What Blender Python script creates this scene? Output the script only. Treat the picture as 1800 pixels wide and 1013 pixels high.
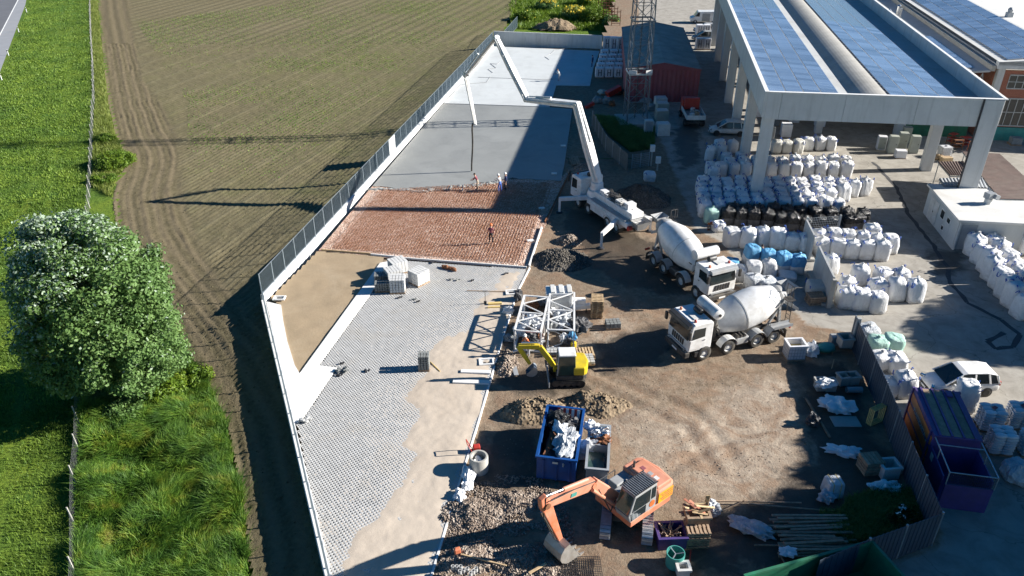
import bpy, bmesh, math, random
import numpy as np
from mathutils import Vector, Matrix, noise as mnoise
random.seed(7); rng = np.random.default_rng(7)
for o in list(bpy.data.objects): bpy.data.objects.remove(o)
S = bpy.context.scene
COL = S.collection
R = math.radians
# ---------------------------------------------------------------- camera
CAMH, PITCH, FPX = 30.0, R(30.0), 1370.0
cd = bpy.data.cameras.new('camera'); cam = bpy.data.objects.new('camera', cd); COL.objects.link(cam)
cam.location = (0, 0, CAMH); cam.rotation_euler = (R(90) - PITCH, 0, 0)
cd.sensor_width = 36; cd.lens = 36 * FPX / 1800; cd.clip_end = 3000; cd.clip_start = 0.5
S.camera = cam
S.render.resolution_x = 1024; S.render.resolution_y = 576
# ---------------------------------------------------------------- light
SUN_EL, SUN_AZ = R(24.0), R(4.0)          # azimuth from +X towards +Y
W = bpy.data.worlds.new('World'); S.world = W; W.use_nodes = True
nt = W.node_tree; bg = nt.nodes['Background']; sk = nt.nodes.new('ShaderNodeTexSky')
sk.sky_type = 'NISHITA'; sk.sun_disc = False; sk.sun_elevation = SUN_EL; sk.sun_rotation = R(90) - SUN_AZ
sk.air_density = 0.8; sk.dust_density = 0.2; sk.ozone_density = 2.0
hs = nt.nodes.new('ShaderNodeHueSaturation'); hs.inputs['Saturation'].default_value = 1.4; hs.inputs['Value'].default_value = 0.88
nt.links.new(sk.outputs[0], hs.inputs['Color']); nt.links.new(hs.outputs[0], bg.inputs[0]); bg.inputs[1].default_value = 0.05
sl = bpy.data.lights.new('sun', 'SUN'); sl.energy = 5.0; sl.angle = R(0.5); sl.color = (1.0, 0.955, 0.88)
sun = bpy.data.objects.new('sun', sl); COL.objects.link(sun)
sd = Vector((math.cos(SUN_EL) * math.cos(SUN_AZ), math.cos(SUN_EL) * math.sin(SUN_AZ), math.sin(SUN_EL)))
sun.rotation_euler = sd.to_track_quat('Z', 'Y').to_euler(); sun.location = sd * 120
S.view_settings.view_transform = 'Standard'; S.view_settings.look = 'None'
S.view_settings.exposure = 1.25; S.view_settings.gamma = 1.0
S.render.engine = 'CYCLES'

# ---------------------------------------------------------------- helpers
def G(u, v, z=0.0):
    """photo pixel -> point on the level z"""
    dx = u - 900.0; dv = 506.5 - v
    dy = FPX * math.cos(PITCH) + dv * math.sin(PITCH)
    dz = -FPX * math.sin(PITCH) + dv * math.cos(PITCH)
    t = (z - CAMH) / dz
    return Vector((dx * t, dy * t, z))
def RAYPLANE(u, v, p, n):
    """photo pixel -> point on the vertical plane through p with normal n"""
    dx = u - 900.0; dv = 506.5 - v
    d = Vector((dx, FPX * math.cos(PITCH) + dv * math.sin(PITCH), -FPX * math.sin(PITCH) + dv * math.cos(PITCH)))
    o = Vector((0, 0, CAMH)); t = (p - o).dot(n) / d.dot(n)
    return o + d * t
def mat_new(name):
    m = bpy.data.materials.new(name); m.use_nodes = True
    n = m.node_tree.nodes; return m, n, m.node_tree.links, n['Principled BSDF']
def ramp(n, l, src, stops):
    r = n.new('ShaderNodeValToRGB'); e = r.color_ramp.elements
    while len(e) < len(stops): e.new(0.5)
    for i, (p, c) in enumerate(stops): e[i].position = p; e[i].color = (*c, 1) if len(c) == 3 else c
    l.new(src, r.inputs[0]); return r.outputs[0]
def texco(n, l, scale=(1, 1, 1), world=False, rot=0):
    if world:
        g = n.new('ShaderNodeNewGeometry'); src = g.outputs['Position']
    else:
        g = n.new('ShaderNodeTexCoord'); src = g.outputs['Object']
    mp = n.new('ShaderNodeMapping'); mp.inputs['Scale'].default_value = scale; mp.inputs['Rotation'].default_value = (0, 0, rot)
    l.new(src, mp.inputs[0]); return mp.outputs[0]
def noise(n, l, co, scale, detail=4, rough=0.55, dist=0):
    t = n.new('ShaderNodeTexNoise'); t.inputs['Scale'].default_value = scale; t.inputs['Detail'].default_value = detail
    t.inputs['Roughness'].default_value = rough; t.inputs['Distortion'].default_value = dist
    l.new(co, t.inputs['Vector']); return t.outputs['Fac']
def mix(n, l, fac, a, b, mode='MIX'):
    m = n.new('ShaderNodeMix'); m.data_type = 'RGBA'; m.blend_type = mode
    if isinstance(fac, (int, float)): m.inputs[0].default_value = fac
    else: l.new(fac, m.inputs[0])
    for i, x in ((6, a), (7, b)):
        if isinstance(x, tuple): m.inputs[i].default_value = (*x, 1)
        else: l.new(x, m.inputs[i])
    return m.outputs[2]
def math_(n, l, op, a, b=None, clamp=False):
    m = n.new('ShaderNodeMath'); m.operation = op; m.use_clamp = clamp
    for i, x in ((0, a), (1, b)):
        if x is None: continue
        if isinstance(x, (int, float)): m.inputs[i].default_value = x
        else: l.new(x, m.inputs[i])
    return m.outputs[0]
def bump(n, l, b, h, strength=0.4, dist=0.05):
    bp = n.new('ShaderNodeBump'); bp.inputs['Strength'].default_value = strength; bp.inputs['Distance'].default_value = dist
    l.new(h, bp.inputs['Height']); l.new(bp.outputs[0], b.inputs['Normal'])
M = {}
def pm(name, col, rough=0.6, metal=0.0, var=0.2, scale=2.0, dirt=None, damt=0.45, bmp=0.0, bscale=20, world=False, coat=0, spec=0.5, rnd=0.0):
    """painted / plain surface: base colour, uneven tone, dirt patches, fine relief"""
    m, n, l, b = mat_new(name)
    co = texco(n, l, world=world)
    f = noise(n, l, co, scale, 6, 0.6)
    dark = tuple(c * (1 - var) for c in col); light = tuple(min(1, c * (1 + var)) for c in col)
    c = ramp(n, l, f, [(0.3, dark), (0.7, light)])
    if dirt:
        f2 = noise(n, l, co, scale * 0.7, 8, 0.65, 0.4)
        k = ramp(n, l, f2, [(0.5 - 0.1, (0, 0, 0)), (0.5 + 0.22, (damt,) * 3)])
        c = mix(n, l, k, c, dirt)
    if rnd:
        oi = n.new('ShaderNodeObjectInfo'); hv = n.new('ShaderNodeHueSaturation')
        v = math_(n, l, 'MULTIPLY_ADD', oi.outputs['Random'], rnd); v.node.inputs[2].default_value = 1 - rnd / 2
        l.new(v, hv.inputs['Value']); l.new(c, hv.inputs['Color']); c = hv.outputs[0]
    l.new(c, b.inputs['Base Color'])
    b.inputs['Roughness'].default_value = rough; b.inputs['Metallic'].default_value = metal
    b.inputs['Coat Weight'].default_value = coat; b.inputs['Specular IOR Level'].default_value = spec
    if bmp:
        f3 = noise(n, l, co, bscale, 5, 0.6); bump(n, l, b, f3, bmp, 0.03)
    M[name] = m; return m

class MB:
    """collects faces of one mesh"""
    def __init__(s): s.v = []; s.f = []; s.mi = []; s.cur = 0
    def add(s, vs, fs):
        o = len(s.v); s.v += [tuple(p) for p in vs]
        for f in fs: s.f.append(tuple(i + o for i in f)); s.mi.append(s.cur)
        return s
    def box(s, c, d, rz=0, ry=0, rx=0, taper=1.0, tx=None):
        hx, hy, hz = d[0] / 2, d[1] / 2, d[2] / 2; tX = tx if tx is not None else taper
        vs = [Vector((x * hx * (tX if z > 0 else 1), y * hy * (taper if z > 0 else 1), z * hz)) for z in (-1, 1) for y in (-1, 1) for x in (-1, 1)]
        m = Matrix.Rotation(rz, 3, 'Z') @ Matrix.Rotation(ry, 3, 'Y') @ Matrix.Rotation(rx, 3, 'X')
        c = Vector(c)
        return s.add([m @ p + c for p in vs], [(0, 2, 3, 1), (4, 5, 7, 6), (0, 1, 5, 4), (2, 6, 7, 3), (0, 4, 6, 2), (1, 3, 7, 5)])
    def span(s, a, b, z0, z1):  # box from corner a(x,y) to b(x,y)
        return s.box(((a[0] + b[0]) / 2, (a[1] + b[1]) / 2, (z0 + z1) / 2), (abs(b[0] - a[0]), abs(b[1] - a[1]), z1 - z0))
    def beam(s, p, q, w, h, w2=None, h2=None, up=(0, 0, 1)):
        p, q = Vector(p), Vector(q); d = (q - p)
        if d.length < 1e-6: return s
        d.normalize(); up = Vector(up)
        if abs(d.dot(up)) > 0.98: up = Vector((1, 0, 0))
        sx = d.cross(up).normalized(); sy = sx.cross(d).normalized(); w2 = w if w2 is None else w2; h2 = h if h2 is None else h2
        vs = [p + sx * a * w / 2 + sy * c * h / 2 for a, c in ((-1, -1), (1, -1), (1, 1), (-1, 1))] + [q + sx * a * w2 / 2 + sy * c * h2 / 2 for a, c in ((-1, -1), (1, -1), (1, 1), (-1, 1))]
        return s.add(vs, [(3, 2, 1, 0), (4, 5, 6, 7), (0, 1, 5, 4), (1, 2, 6, 5), (2, 3, 7, 6), (3, 0, 4, 7)])
    def tube(s, p, q, r, n=8, r2=None, caps=True):
        p, q = Vector(p), Vector(q); d = (q - p); r2 = r if r2 is None else r2
        if d.length < 1e-6: return s
        d.normalize(); a = Vector((0, 0, 1)) if abs(d.z) < 0.95 else Vector((1, 0, 0))
        x = d.cross(a).normalized(); y = d.cross(x)
        vs = []
        for c, rr in ((p, r), (q, r2)):
            for i in range(n):
                t = 2 * math.pi * i / n; vs.append(c + x * rr * math.cos(t) + y * rr * math.sin(t))
        fs = [(i, (i + 1) % n, n + (i + 1) % n, n + i) for i in range(n)]
        if caps: fs += [tuple(range(n - 1, -1, -1)), tuple(range(n, 2 * n))]
        return s.add(vs, fs)
    def path(s, pts, r, n=6):
        for a, b in zip(pts[:-1], pts[1:]): s.tube(a, b, r, n)
        return s
    def lathe(s, prof, p=(0, 0, 0), d=(0, 0, 1), n=20, cap0=True, cap1=True):
        p = Vector(p); d = Vector(d).normalized(); a = Vector((0, 0, 1)) if abs(d.z) < 0.95 else Vector((1, 0, 0))
        x = d.cross(a).normalized(); y = d.cross(x); vs = []; k = len(prof)
        for h, r in prof:
            for i in range(n):
                t = 2 * math.pi * i / n; vs.append(p + d * h + x * r * math.cos(t) + y * r * math.sin(t))
        fs = [(j * n + i, (j + 1) * n + i, (j + 1) * n + (i + 1) % n, j * n + (i + 1) % n) for j in range(k - 1) for i in range(n)]
        if cap0: fs.append(tuple(range(n)))
        if cap1: fs.append(tuple(range(k * n - 1, (k - 1) * n - 1, -1)))
        return s.add(vs, fs)
    def prism(s, poly, axis_o, ax, ay, depth):
        """polygon in plane (ax, ay) at axis_o, extruded by vector depth"""
        o, ax, ay, dp = Vector(axis_o), Vector(ax), Vector(ay), Vector(depth); k = len(poly)
        vs = [o + ax * a + ay * b for a, b in poly]; vs += [p + dp for p in vs]
        return s.add(vs, [tuple(range(k)), tuple(range(2 * k - 1, k - 1, -1))] + [(i + k, (i + 1) % k + k, (i + 1) % k, i) for i in range(k)])
    def quad(s, a, b, c, d): return s.add([a, b, c, d], [(0, 1, 2, 3)])
    def blob(s, c, r, seed=0, amp=0.15, fr=1.5, n=10, flat=True):
        """lumpy rounded body"""
        c = Vector(c); r = Vector(r); vs = []; k = n
        for j in range(k + 1):
            th = math.pi * j / k
            for i in range(2 * k):
                ph = math.pi * i / k; u = Vector((math.sin(th) * math.cos(ph), math.sin(th) * math.sin(ph), math.cos(th)))
                f = 1 + amp * 2 * mnoise.noise(u * fr + Vector((seed * 3.1, seed, 0))); vs.append(c + Vector((u.x * r.x, u.y * r.y, u.z * r.z)) * f)
        fs = [(j * 2 * k + i, (j + 1) * 2 * k + i, (j + 1) * 2 * k + (i + 1) % (2 * k), j * 2 * k + (i + 1) % (2 * k)) for j in range(k) for i in range(2 * k)]
        return s.add(vs, fs)
    def build(s, name, mat, parent=None, bevel=0, smooth=False, world=False, kind=None):
        me = bpy.data.meshes.new(name); vs = s.v
        if world and parent is not None:
            im = (Matrix.Translation(parent.location) @ parent.rotation_euler.to_matrix().to_4x4()).inverted()
            vs = [im @ Vector(p) for p in vs]
        me.from_pydata(vs, [], s.f)
        for mm in (mat if isinstance(mat, (list, tuple)) else [mat]): me.materials.append(M[mm] if isinstance(mm, str) else mm)
        if any(s.mi): me.polygons.foreach_set('material_index', s.mi)
        if smooth: me.shade_smooth() if smooth is True else me.set_sharp_from_angle(angle=R(smooth)) if me.shade_smooth() is None else None
        me.validate(); me.update()
        o = bpy.data.objects.new(name, me); COL.objects.link(o); o.parent = parent
        if bevel:
            b = o.modifiers.new('bevel', 'BEVEL'); b.width = bevel; b.segments = 2; b.limit_method = 'ANGLE'; b.angle_limit = R(40)
        if kind: o['kind'] = kind
        return o
def nmesh(name, v, f, mat, parent=None, kind=None, smooth=False, mi=None):
    """fast mesh from numpy arrays; f (n,3) or (n,4)"""
    me = bpy.data.meshes.new(name); v = np.asarray(v, np.float32); f = np.asarray(f, np.int32); k = f.shape[1]
    me.vertices.add(len(v)); me.vertices.foreach_set('co', v.ravel())
    me.loops.add(f.size); me.loops.foreach_set('vertex_index', f.ravel())
    me.polygons.add(len(f)); me.polygons.foreach_set('loop_start', np.arange(len(f), dtype=np.int32) * k)
    me.polygons.foreach_set('loop_total', np.full(len(f), k, np.int32))
    for mm in (mat if isinstance(mat, (list, tuple)) else [mat]): me.materials.append(M[mm] if isinstance(mm, str) else mm)
    if mi is not None: me.polygons.foreach_set('material_index', np.asarray(mi, np.int32))
    if smooth: me.polygons.foreach_set('use_smooth', np.ones(len(f), bool))
    me.update(calc_edges=True)
    o = bpy.data.objects.new(name, me); COL.objects.link(o); o.parent = parent
    if kind: o['kind'] = kind
    return o
def thing(name, label, cat, loc=(0, 0, 0), rz=0, group=None):
    o = bpy.data.objects.new(name, None); COL.objects.link(o); o.location = loc; o.rotation_euler = (0, 0, rz); o.empty_display_size = 0.2
    return tag(o, label, cat, group)
def tag(o, label, cat, group=None, kind=None):
    o['label'] = label; o['category'] = cat
    if group: o['group'] = group
    if kind: o['kind'] = kind
    return o
def dup(o, loc=None, rz=None, label=None, group=None, parent=None, scale=None):
    c = o.copy(); COL.objects.link(c); c.parent = parent
    if loc is not None: c.location = loc
    if rz is not None: c.rotation_euler = (0, 0, rz)
    if scale is not None: c.scale = scale
    if label: c['label'] = label
    if group: c['group'] = group
    for ch in o.children: dup(ch, parent=c)
    return c
def inst(name, mesh, parent, loc=(0, 0, 0), rot=(0, 0, 0), scale=(1, 1, 1)):
    o = bpy.data.objects.new(name, mesh); COL.objects.link(o); o.parent = parent; o.location = loc; o.rotation_euler = rot; o.scale = scale
    return o
def pip(x, y, poly):
    """points in polygon, numpy"""
    x = np.asarray(x); y = np.asarray(y); r = np.zeros(x.shape, bool); n = len(poly)
    for i in range(n):
        x0, y0 = poly[i][0], poly[i][1]; x1, y1 = poly[(i + 1) % n][0], poly[(i + 1) % n][1]
        c = ((y0 > y) != (y1 > y)); xi = (x1 - x0) * (y - y0) / ((y1 - y0) if y1 != y0 else 1e-9) + x0
        r ^= c & (x < xi)
    return r
def pdist(x, y, poly, closed=True):
    """distance to a polyline"""
    x = np.asarray(x, float); y = np.asarray(y, float); d = np.full(x.shape, 1e9); n = len(poly)
    for i in range(n if closed else n - 1):
        ax, ay = poly[i][0], poly[i][1]; bx, by = poly[(i + 1) % n][0] - ax, poly[(i + 1) % n][1] - ay
        t = np.clip(((x - ax) * bx + (y - ay) * by) / max(bx * bx + by * by, 1e-9), 0, 1)
        d = np.minimum(d, np.hypot(x - ax - t * bx, y - ay - t * by))
    return d
def soft(x, y, poly, w):
    """1 inside, 0 outside, soft over w metres"""
    d = pdist(x, y, poly); s = np.where(pip(x, y, poly), d, -d)
    return np.clip(0.5 + s / w, 0, 1)
_perm = np.random.default_rng(3).permutation(512)
_gr = np.random.default_rng(4).random((512,)) * 2 - 1
def vnoise(x, y, sc=1.0, oct=3):
    """value noise -1..1, numpy"""
    x = np.asarray(x, float) / sc; y = np.asarray(y, float) / sc; out = np.zeros(x.shape); a = 1.0; tot = 0
    for o in range(oct):
        xi = np.floor(x).astype(int); yi = np.floor(y).astype(int); fx = x - xi; fy = y - yi
        fx = fx * fx * (3 - 2 * fx); fy = fy * fy * (3 - 2 * fy)
        h = lambda i, j: _gr[(_perm[(i % 512)] + j * 57 + o * 131) % 512]
        out += a * ((h(xi, yi) * (1 - fx) + h(xi + 1, yi) * fx) * (1 - fy) + (h(xi, yi + 1) * (1 - fx) + h(xi + 1, yi + 1) * fx) * fy)
        tot += a; a *= 0.5; x = x * 2.03; y = y * 2.03
    return out / tot
def PX(pts, z=0.0): return [G(u, v, z) for u, v in pts]
def sheet(name, poly, z, mat, kind='structure', parent=None, thick=0.0):
    """flat filled polygon, optionally with sides"""
    bm = bmesh.new(); vs = [bm.verts.new((p[0], p[1], z)) for p in poly]; f = bm.faces.new(vs)
    if f.normal.z < 0 or (f.normal_update() is None and f.normal.z < 0): f.normal_flip()
    if thick:
        r = bmesh.ops.extrude_face_region(bm, geom=[f]); bmesh.ops.translate(bm, vec=(0, 0, -thick), verts=[g for g in r['geom'] if isinstance(g, bmesh.types.BMVert)])
        bmesh.ops.recalc_face_normals(bm, faces=bm.faces)
    bmesh.ops.triangulate(bm, faces=[q for q in bm.faces if len(q.verts) > 4])
    me = bpy.data.meshes.new(name); bm.to_mesh(me); bm.free(); me.materials.append(M[mat])
    o = bpy.data.objects.new(name, me); COL.objects.link(o); o.parent = parent
    if kind: o['kind'] = kind
    return o
def subdiv(poly, step, amp=0, seed=0):
    """resample a polyline, with sideways wobble"""
    out = []
    for a, b in zip(poly[:-1], poly[1:]):
        a, b = Vector(a), Vector(b); d = b - a; k = max(1, int(d.length / step)); nrm = Vector((-d.y, d.x, 0)).normalized()
        for i in range(k):
            p = a + d * (i / k); out.append(p + nrm * amp * mnoise.noise(p * 1.3 + Vector((seed, 0, 0))))
    out.append(Vector(poly[-1])); return out
def hfield(name, x0, x1, y0, y1, st, hfun, mat, keep=None, parent=None, kind='structure', attrs=None, smooth=True):
    xs = np.arange(x0, x1 + st * .5, st); ys = np.arange(y0, y1 + st * .5, st); X, Y = np.meshgrid(xs, ys); Z = hfun(X, Y)
    ny, nx = X.shape; idx = np.arange(nx * ny).reshape(ny, nx)
    f = np.stack([idx[:-1, :-1], idx[:-1, 1:], idx[1:, 1:], idx[1:, :-1]], -1).reshape(-1, 4)
    if keep is not None:
        cx = (X[:-1, :-1] + X[1:, 1:]).ravel() / 2; cy = (Y[:-1, :-1] + Y[1:, 1:]).ravel() / 2; f = f[keep(cx, cy)]
    v = np.stack([X.ravel(), Y.ravel(), Z.ravel()], -1)
    used = np.zeros(len(v), bool); used[f.ravel()] = True; mp = np.cumsum(used) - 1; v = v[used]; f = mp[f]
    o = nmesh(name, v, f, mat, parent, kind, smooth)
    for an, fn in (attrs or {}).items():
        a = o.data.attributes.new(an, 'FLOAT', 'POINT'); a.data.foreach_set('value', np.asarray(fn(v[:, 0], v[:, 1]), np.float32))
    return o
def stones(name, pts, rad, mat, parent=None, kind='stuff', flat=0.7, mi=None):
    """many small broken stones as one mesh: 8-corner lumps"""
    n = len(pts); base = np.array([[x, y, z] for z in (-1, 1) for y in (-1, 1) for x in (-1, 1)], float) * .58
    q = np.array([(0, 2, 3, 1), (4, 5, 7, 6), (0, 1, 5, 4), (2, 6, 7, 3), (0, 4, 6, 2), (1, 3, 7, 5)])
    v = base[None] * (1 + rng.uniform(-.38, .38, (n, 8, 3))); v *= np.asarray(rad).reshape(-1, 1, 1)
    v[:, :, 2] *= flat
    a = rng.uniform(0, 6.28, n); b = rng.uniform(-.6, .6, n); ca, sa = np.cos(a)[:, None], np.sin(a)[:, None]; cb, sb = np.cos(b)[:, None], np.sin(b)[:, None]
    x, y, z = v[..., 0], v[..., 1], v[..., 2]; y, z = y * cb - z * sb, y * sb + z * cb; x, y = x * ca - y * sa, x * sa + y * ca
    v = np.stack([x, y, z], -1) + np.asarray(pts)[:, None, :]
    f = (q[None] + (np.arange(n) * 8)[:, None, None]).reshape(-1, 4)
    if mi is not None: mi = np.repeat(mi, 6)
    return nmesh(name, v.reshape(-1, 3), f, mat, parent, kind, mi=mi)
# ================================================================ materials
def ground_mats():
    # field soil
    m, n, l, b = mat_new('field_soil'); co = texco(n, l, world=True)
    f1 = noise(n, l, co, 0.09, 5, .6); f2 = noise(n, l, co, 3.5, 8, .7); f3 = noise(n, l, co, 0.35, 6, .65, .5)
    base = ramp(n, l, f2, [(.25, (.072, .060, .034)), (.5, (.138, .115, .067)), (.8, (.21, .178, .11))])
    at = n.new('ShaderNodeAttribute'); at.attribute_name = 'ridge'
    base = mix(n, l, math_(n, l, 'MULTIPLY', at.outputs['Fac'], .55), base, (.205, .178, .112))
    g = math_(n, l, 'MULTIPLY', ramp(n, l, f3, [(.45, (0, 0, 0)), (.68, (1, 1, 1))]), ramp(n, l, f1, [(.35, (.08,) * 3), (.65, (.5,) * 3)]))
    at3 = n.new('ShaderNodeAttribute'); at3.attribute_name = 'green'
    g = math_(n, l, 'MULTIPLY', g, at3.outputs['Fac'])
    fine = noise(n, l, co, 6.0, 6, .7)
    g2 = math_(n, l, 'ADD', g, math_(n, l, 'MULTIPLY', ramp(n, l, fine, [(.45, (0, 0, 0)), (.62, (.55,) * 3)]), math_(n, l, 'MULTIPLY', at3.outputs['Fac'], .75)), True)
    c = mix(n, l, g2, base, (.105, .135, .030))
    at2 = n.new('ShaderNodeAttribute'); at2.attribute_name = 'track'
    c = mix(n, l, math_(n, l, 'MULTIPLY', at2.outputs['Fac'], .6), c, (.22, .175, .112))
    l.new(c, b.inputs['Base Color']); b.inputs['Roughness'].default_value = .95; b.inputs['Specular IOR Level'].default_value = .1
    bump(n, l, b, noise(n, l, co, 9, 7, .7), .8, .06); M['field_soil'] = m
    # grass ground
    m, n, l, b = mat_new('grass_soil'); co = texco(n, l, world=True)
    f = noise(n, l, co, .22, 6, .65, .6); f2 = noise(n, l, co, 4.5, 7, .72)
    c1 = ramp(n, l, f2, [(.3, (.03, .07, .012)), (.55, (.085, .165, .025)), (.78, (.15, .23, .04))])
    c2 = ramp(n, l, f2, [(.3, (.06, .10, .016)), (.55, (.15, .22, .025)), (.78, (.25, .30, .05))])
    l.new(mix(n, l, ramp(n, l, f, [(.38, (0,) * 3), (.62, (1,) * 3)]), c1, c2), b.inputs['Base Color'])
    b.inputs['Roughness'].default_value = .9; b.inputs['Specular IOR Level'].default_value = .15; bump(n, l, b, f2, 1.0, .2); M['grass_soil'] = m
    # yard ground: dirt with paved part and dark patches of wet and painted shade
    m, n, l, b = mat_new('yard_soil'); co = texco(n, l, world=True)
    f1 = noise(n, l, co, .16, 6, .62, .4); f2 = noise(n, l, co, 2.2, 9, .72); f3 = noise(n, l, co, .5, 7, .65, .8)
    brown = ramp(n, l, f2, [(.25, (.12, .085, .055)), (.5, (.235, .178, .125)), (.78, (.36, .285, .21))])
    grey = ramp(n, l, f2, [(.25, (.20, .168, .135)), (.5, (.365, .295, .225)), (.8, (.50, .415, .325))])
    a3 = n.new('ShaderNodeAttribute'); a3.attribute_name = 'dust'
    k = math_(n, l, 'ADD', a3.outputs['Fac'], math_(n, l, 'MULTIPLY', math_(n, l, 'SUBTRACT', f1, .5), 2.2), True)
    c = mix(n, l, ramp(n, l, k, [(.3, (0,) * 3), (.7, (1,) * 3)]), brown, grey)
    bp_ = ramp(n, l, noise(n, l, co, .45, 7, .7, 1.2), [(.46, (0,) * 3), (.62, (.8,) * 3)]); c = mix(n, l, bp_, c, (.235, .152, .098))
    sp_ = ramp(n, l, noise(n, l, co, 9, 4, .7), [(.28, (.45,) * 3), (.42, (0,) * 3)]); c = mix(n, l, sp_, c, (.07, .05, .035))
    a1 = n.new('ShaderNodeAttribute'); a1.attribute_name = 'paved'
    pav = ramp(n, l, noise(n, l, co, .8, 8, .68, .5), [(.28, (.235, .215, .185)), (.55, (.345, .32, .28)), (.75, (.40, .375, .33))])
    cr = n.new('ShaderNodeTexVoronoi'); cr.feature = 'DISTANCE_TO_EDGE'; cr.inputs['Scale'].default_value = .22
    dco = n.new('ShaderNodeVectorMath'); dco.operation = 'ADD'; nn = n.new('ShaderNodeTexNoise'); nn.inputs['Scale'].default_value = .8; nn.inputs['Detail'].default_value = 5
    l.new(co, nn.inputs['Vector']); sc = n.new('ShaderNodeVectorMath'); sc.operation = 'SCALE'; sc.inputs[3].default_value = 1.6; l.new(nn.outputs['Color'], sc.inputs[0])
    l.new(co, dco.inputs[0]); l.new(sc.outputs[0], dco.inputs[1]); l.new(dco.outputs[0], cr.inputs['Vector'])
    crack = ramp(n, l, cr.outputs['Distance'], [(0, (.55,) * 3), (.006, (1,) * 3)])
    pav = mix(n, l, 1.0, pav, crack, 'MULTIPLY')
    pk = math_(n, l, 'ADD', a1.outputs['Fac'], math_(n, l, 'MULTIPLY', math_(n, l, 'SUBTRACT', f3, .5), .9), True)
    pk = ramp(n, l, pk, [(.42, (0,) * 3), (.58, (1,) * 3)])
    c = mix(n, l, pk, c, pav)
    a2 = n.new('ShaderNodeAttribute'); a2.attribute_name = 'wet'  # carries damp ground and the painted shade patches together
    wk = math_(n, l, 'ADD', a2.outputs['Fac'], math_(n, l, 'MULTIPLY', math_(n, l, 'SUBTRACT', f3, .5), 1.6), True)
    wk = ramp(n, l, wk, [(.42, (0,) * 3), (.7, (1,) * 3)])
    c = mix(n, l, math_(n, l, 'MULTIPLY', wk, .78), c, (.045, .038, .030))
    l.new(c, b.inputs['Base Color'])
    rr = ramp(n, l, wk, [(0, (.95,) * 3), (1, (.55,) * 3)]); l.new(rr, b.inputs['Roughness']); b.inputs['Specular IOR Level'].default_value = .25
    h = math_(n, l, 'MULTIPLY', noise(n, l, co, 7, 8, .7), math_(n, l, 'SUBTRACT', 1.0, math_(n, l, 'MULTIPLY', pk, .75)))
    bump(n, l, b, h, .7, .08); M['yard_soil'] = m
    # heaps
    for nm, cs in (('gravel_dark', ((.05, .045, .04), (.11, .10, .085), (.20, .18, .16))), ('gravel_pale', ((.13, .10, .08), (.26, .205, .165), (.46, .40, .34))),
                   ('soil_heap', ((.09, .066, .042), (.20, .15, .10), (.32, .25, .17))), ('red_gravel', ((.27, .15, .10), (.50, .33, .25), (.74, .63, .55)))):
        m, n, l, b = mat_new(nm); co = texco(n, l, world=True)
        vo = n.new('ShaderNodeTexVoronoi'); vo.inputs['Scale'].default_value = 9 if nm != 'soil_heap' else 5; l.new(co, vo.inputs['Vector'])
        f = math_(n, l, 'ADD', math_(n, l, 'ADD', math_(n, l, 'MULTIPLY', noise(n, l, co, 1.2, 7, .7), .45), math_(n, l, 'MULTIPLY', noise(n, l, co, .28, 4, .6), .3)), math_(n, l, 'MULTIPLY', vo.outputs['Color'], .35))
        l.new(ramp(n, l, f, [(.3, cs[0]), (.52, cs[1]), (.75, cs[2])]), b.inputs['Base Color']); b.inputs['Roughness'].default_value = .95; b.inputs['Specular IOR Level'].default_value = .15
        bump(n, l, b, vo.outputs['Distance'], .9, .08); M[nm] = m
ground_mats()
def concrete(name, col, var=.12, scale=.35, rough=.85, stain=(.35, .33, .30), samt=.35, streak=False, bmp=.15):
    m, n, l, b = mat_new(name); co = texco(n, l, world=True); f = noise(n, l, co, scale, 8, .65, .3); f2 = noise(n, l, co, 6, 6, .7)
    c = ramp(n, l, math_(n, l, 'ADD', math_(n, l, 'MULTIPLY', f, .75), math_(n, l, 'MULTIPLY', f2, .25)), [(.3, tuple(x * (1 - var) for x in col)), (.7, tuple(min(1, x * (1 + var)) for x in col))])
    co2 = texco(n, l, (1.2, 1.2, .12) if streak else (1, 1, 1), world=True); s = noise(n, l, co2, 1.1 if streak else .25, 7, .7, .6)
    c = mix(n, l, ramp(n, l, s, [(.5, (0,) * 3), (.75, (samt,) * 3)]), c, stain)
    l.new(c, b.inputs['Base Color']); b.inputs['Roughness'].default_value = rough; b.inputs['Specular IOR Level'].default_value = .3
    bump(n, l, b, f2, bmp, .03); M[name] = m
concrete('white_concrete', (.52, .545, .55), .09, .3, stain=(.38, .39, .39), samt=.6)
concrete('kerb_white', (.72, .715, .70), .05, 1.0, stain=(.55, .5, .43), samt=.4)
concrete('fresh_concrete', (.27, .275, .265), .13, .18, rough=.5, stain=(.19, .195, .19), samt=.7)
concrete('precast', (.60, .60, .585), .10, .5, stain=(.33, .32, .30), samt=.5, streak=True)
concrete('divider_concrete', (.36, .37, .37), .14, .8, stain=(.22, .22, .21), samt=.5, streak=True)
concrete('old_concrete', (.40, .385, .35), .14, 1.2, stain=(.24, .22, .19), samt=.5)
concrete('paver', (.42, .42, .415), .16, 1.6, stain=(.42, .38, .32), samt=.5)
concrete('paver_dark', (.20, .21, .205), .16, 1.6, stain=(.28, .27, .25), samt=.4)
concrete('paver_white', (.56, .56, .55), .12, 1.6, stain=(.55, .53, .50), samt=.3)
concrete('bed_sand', (.335, .255, .165), .13, .8, stain=(.42, .34, .24), samt=.6, bmp=.5)
concrete('joint_sand', (.50, .425, .345), .08, .8, stain=(.40, .32, .245), samt=.5, bmp=.3)
concrete('tar', (.07, .07, .075), .2, 1.0, stain=(.13, .125, .12), samt=.5)
concrete('road_asphalt', (.13, .135, .15), .12, .6, stain=(.18, .18, .19), samt=.5)
concrete('road_shoulder', (.27, .28, .30), .08, .6, stain=(.33, .32, .31), samt=.5)
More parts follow.
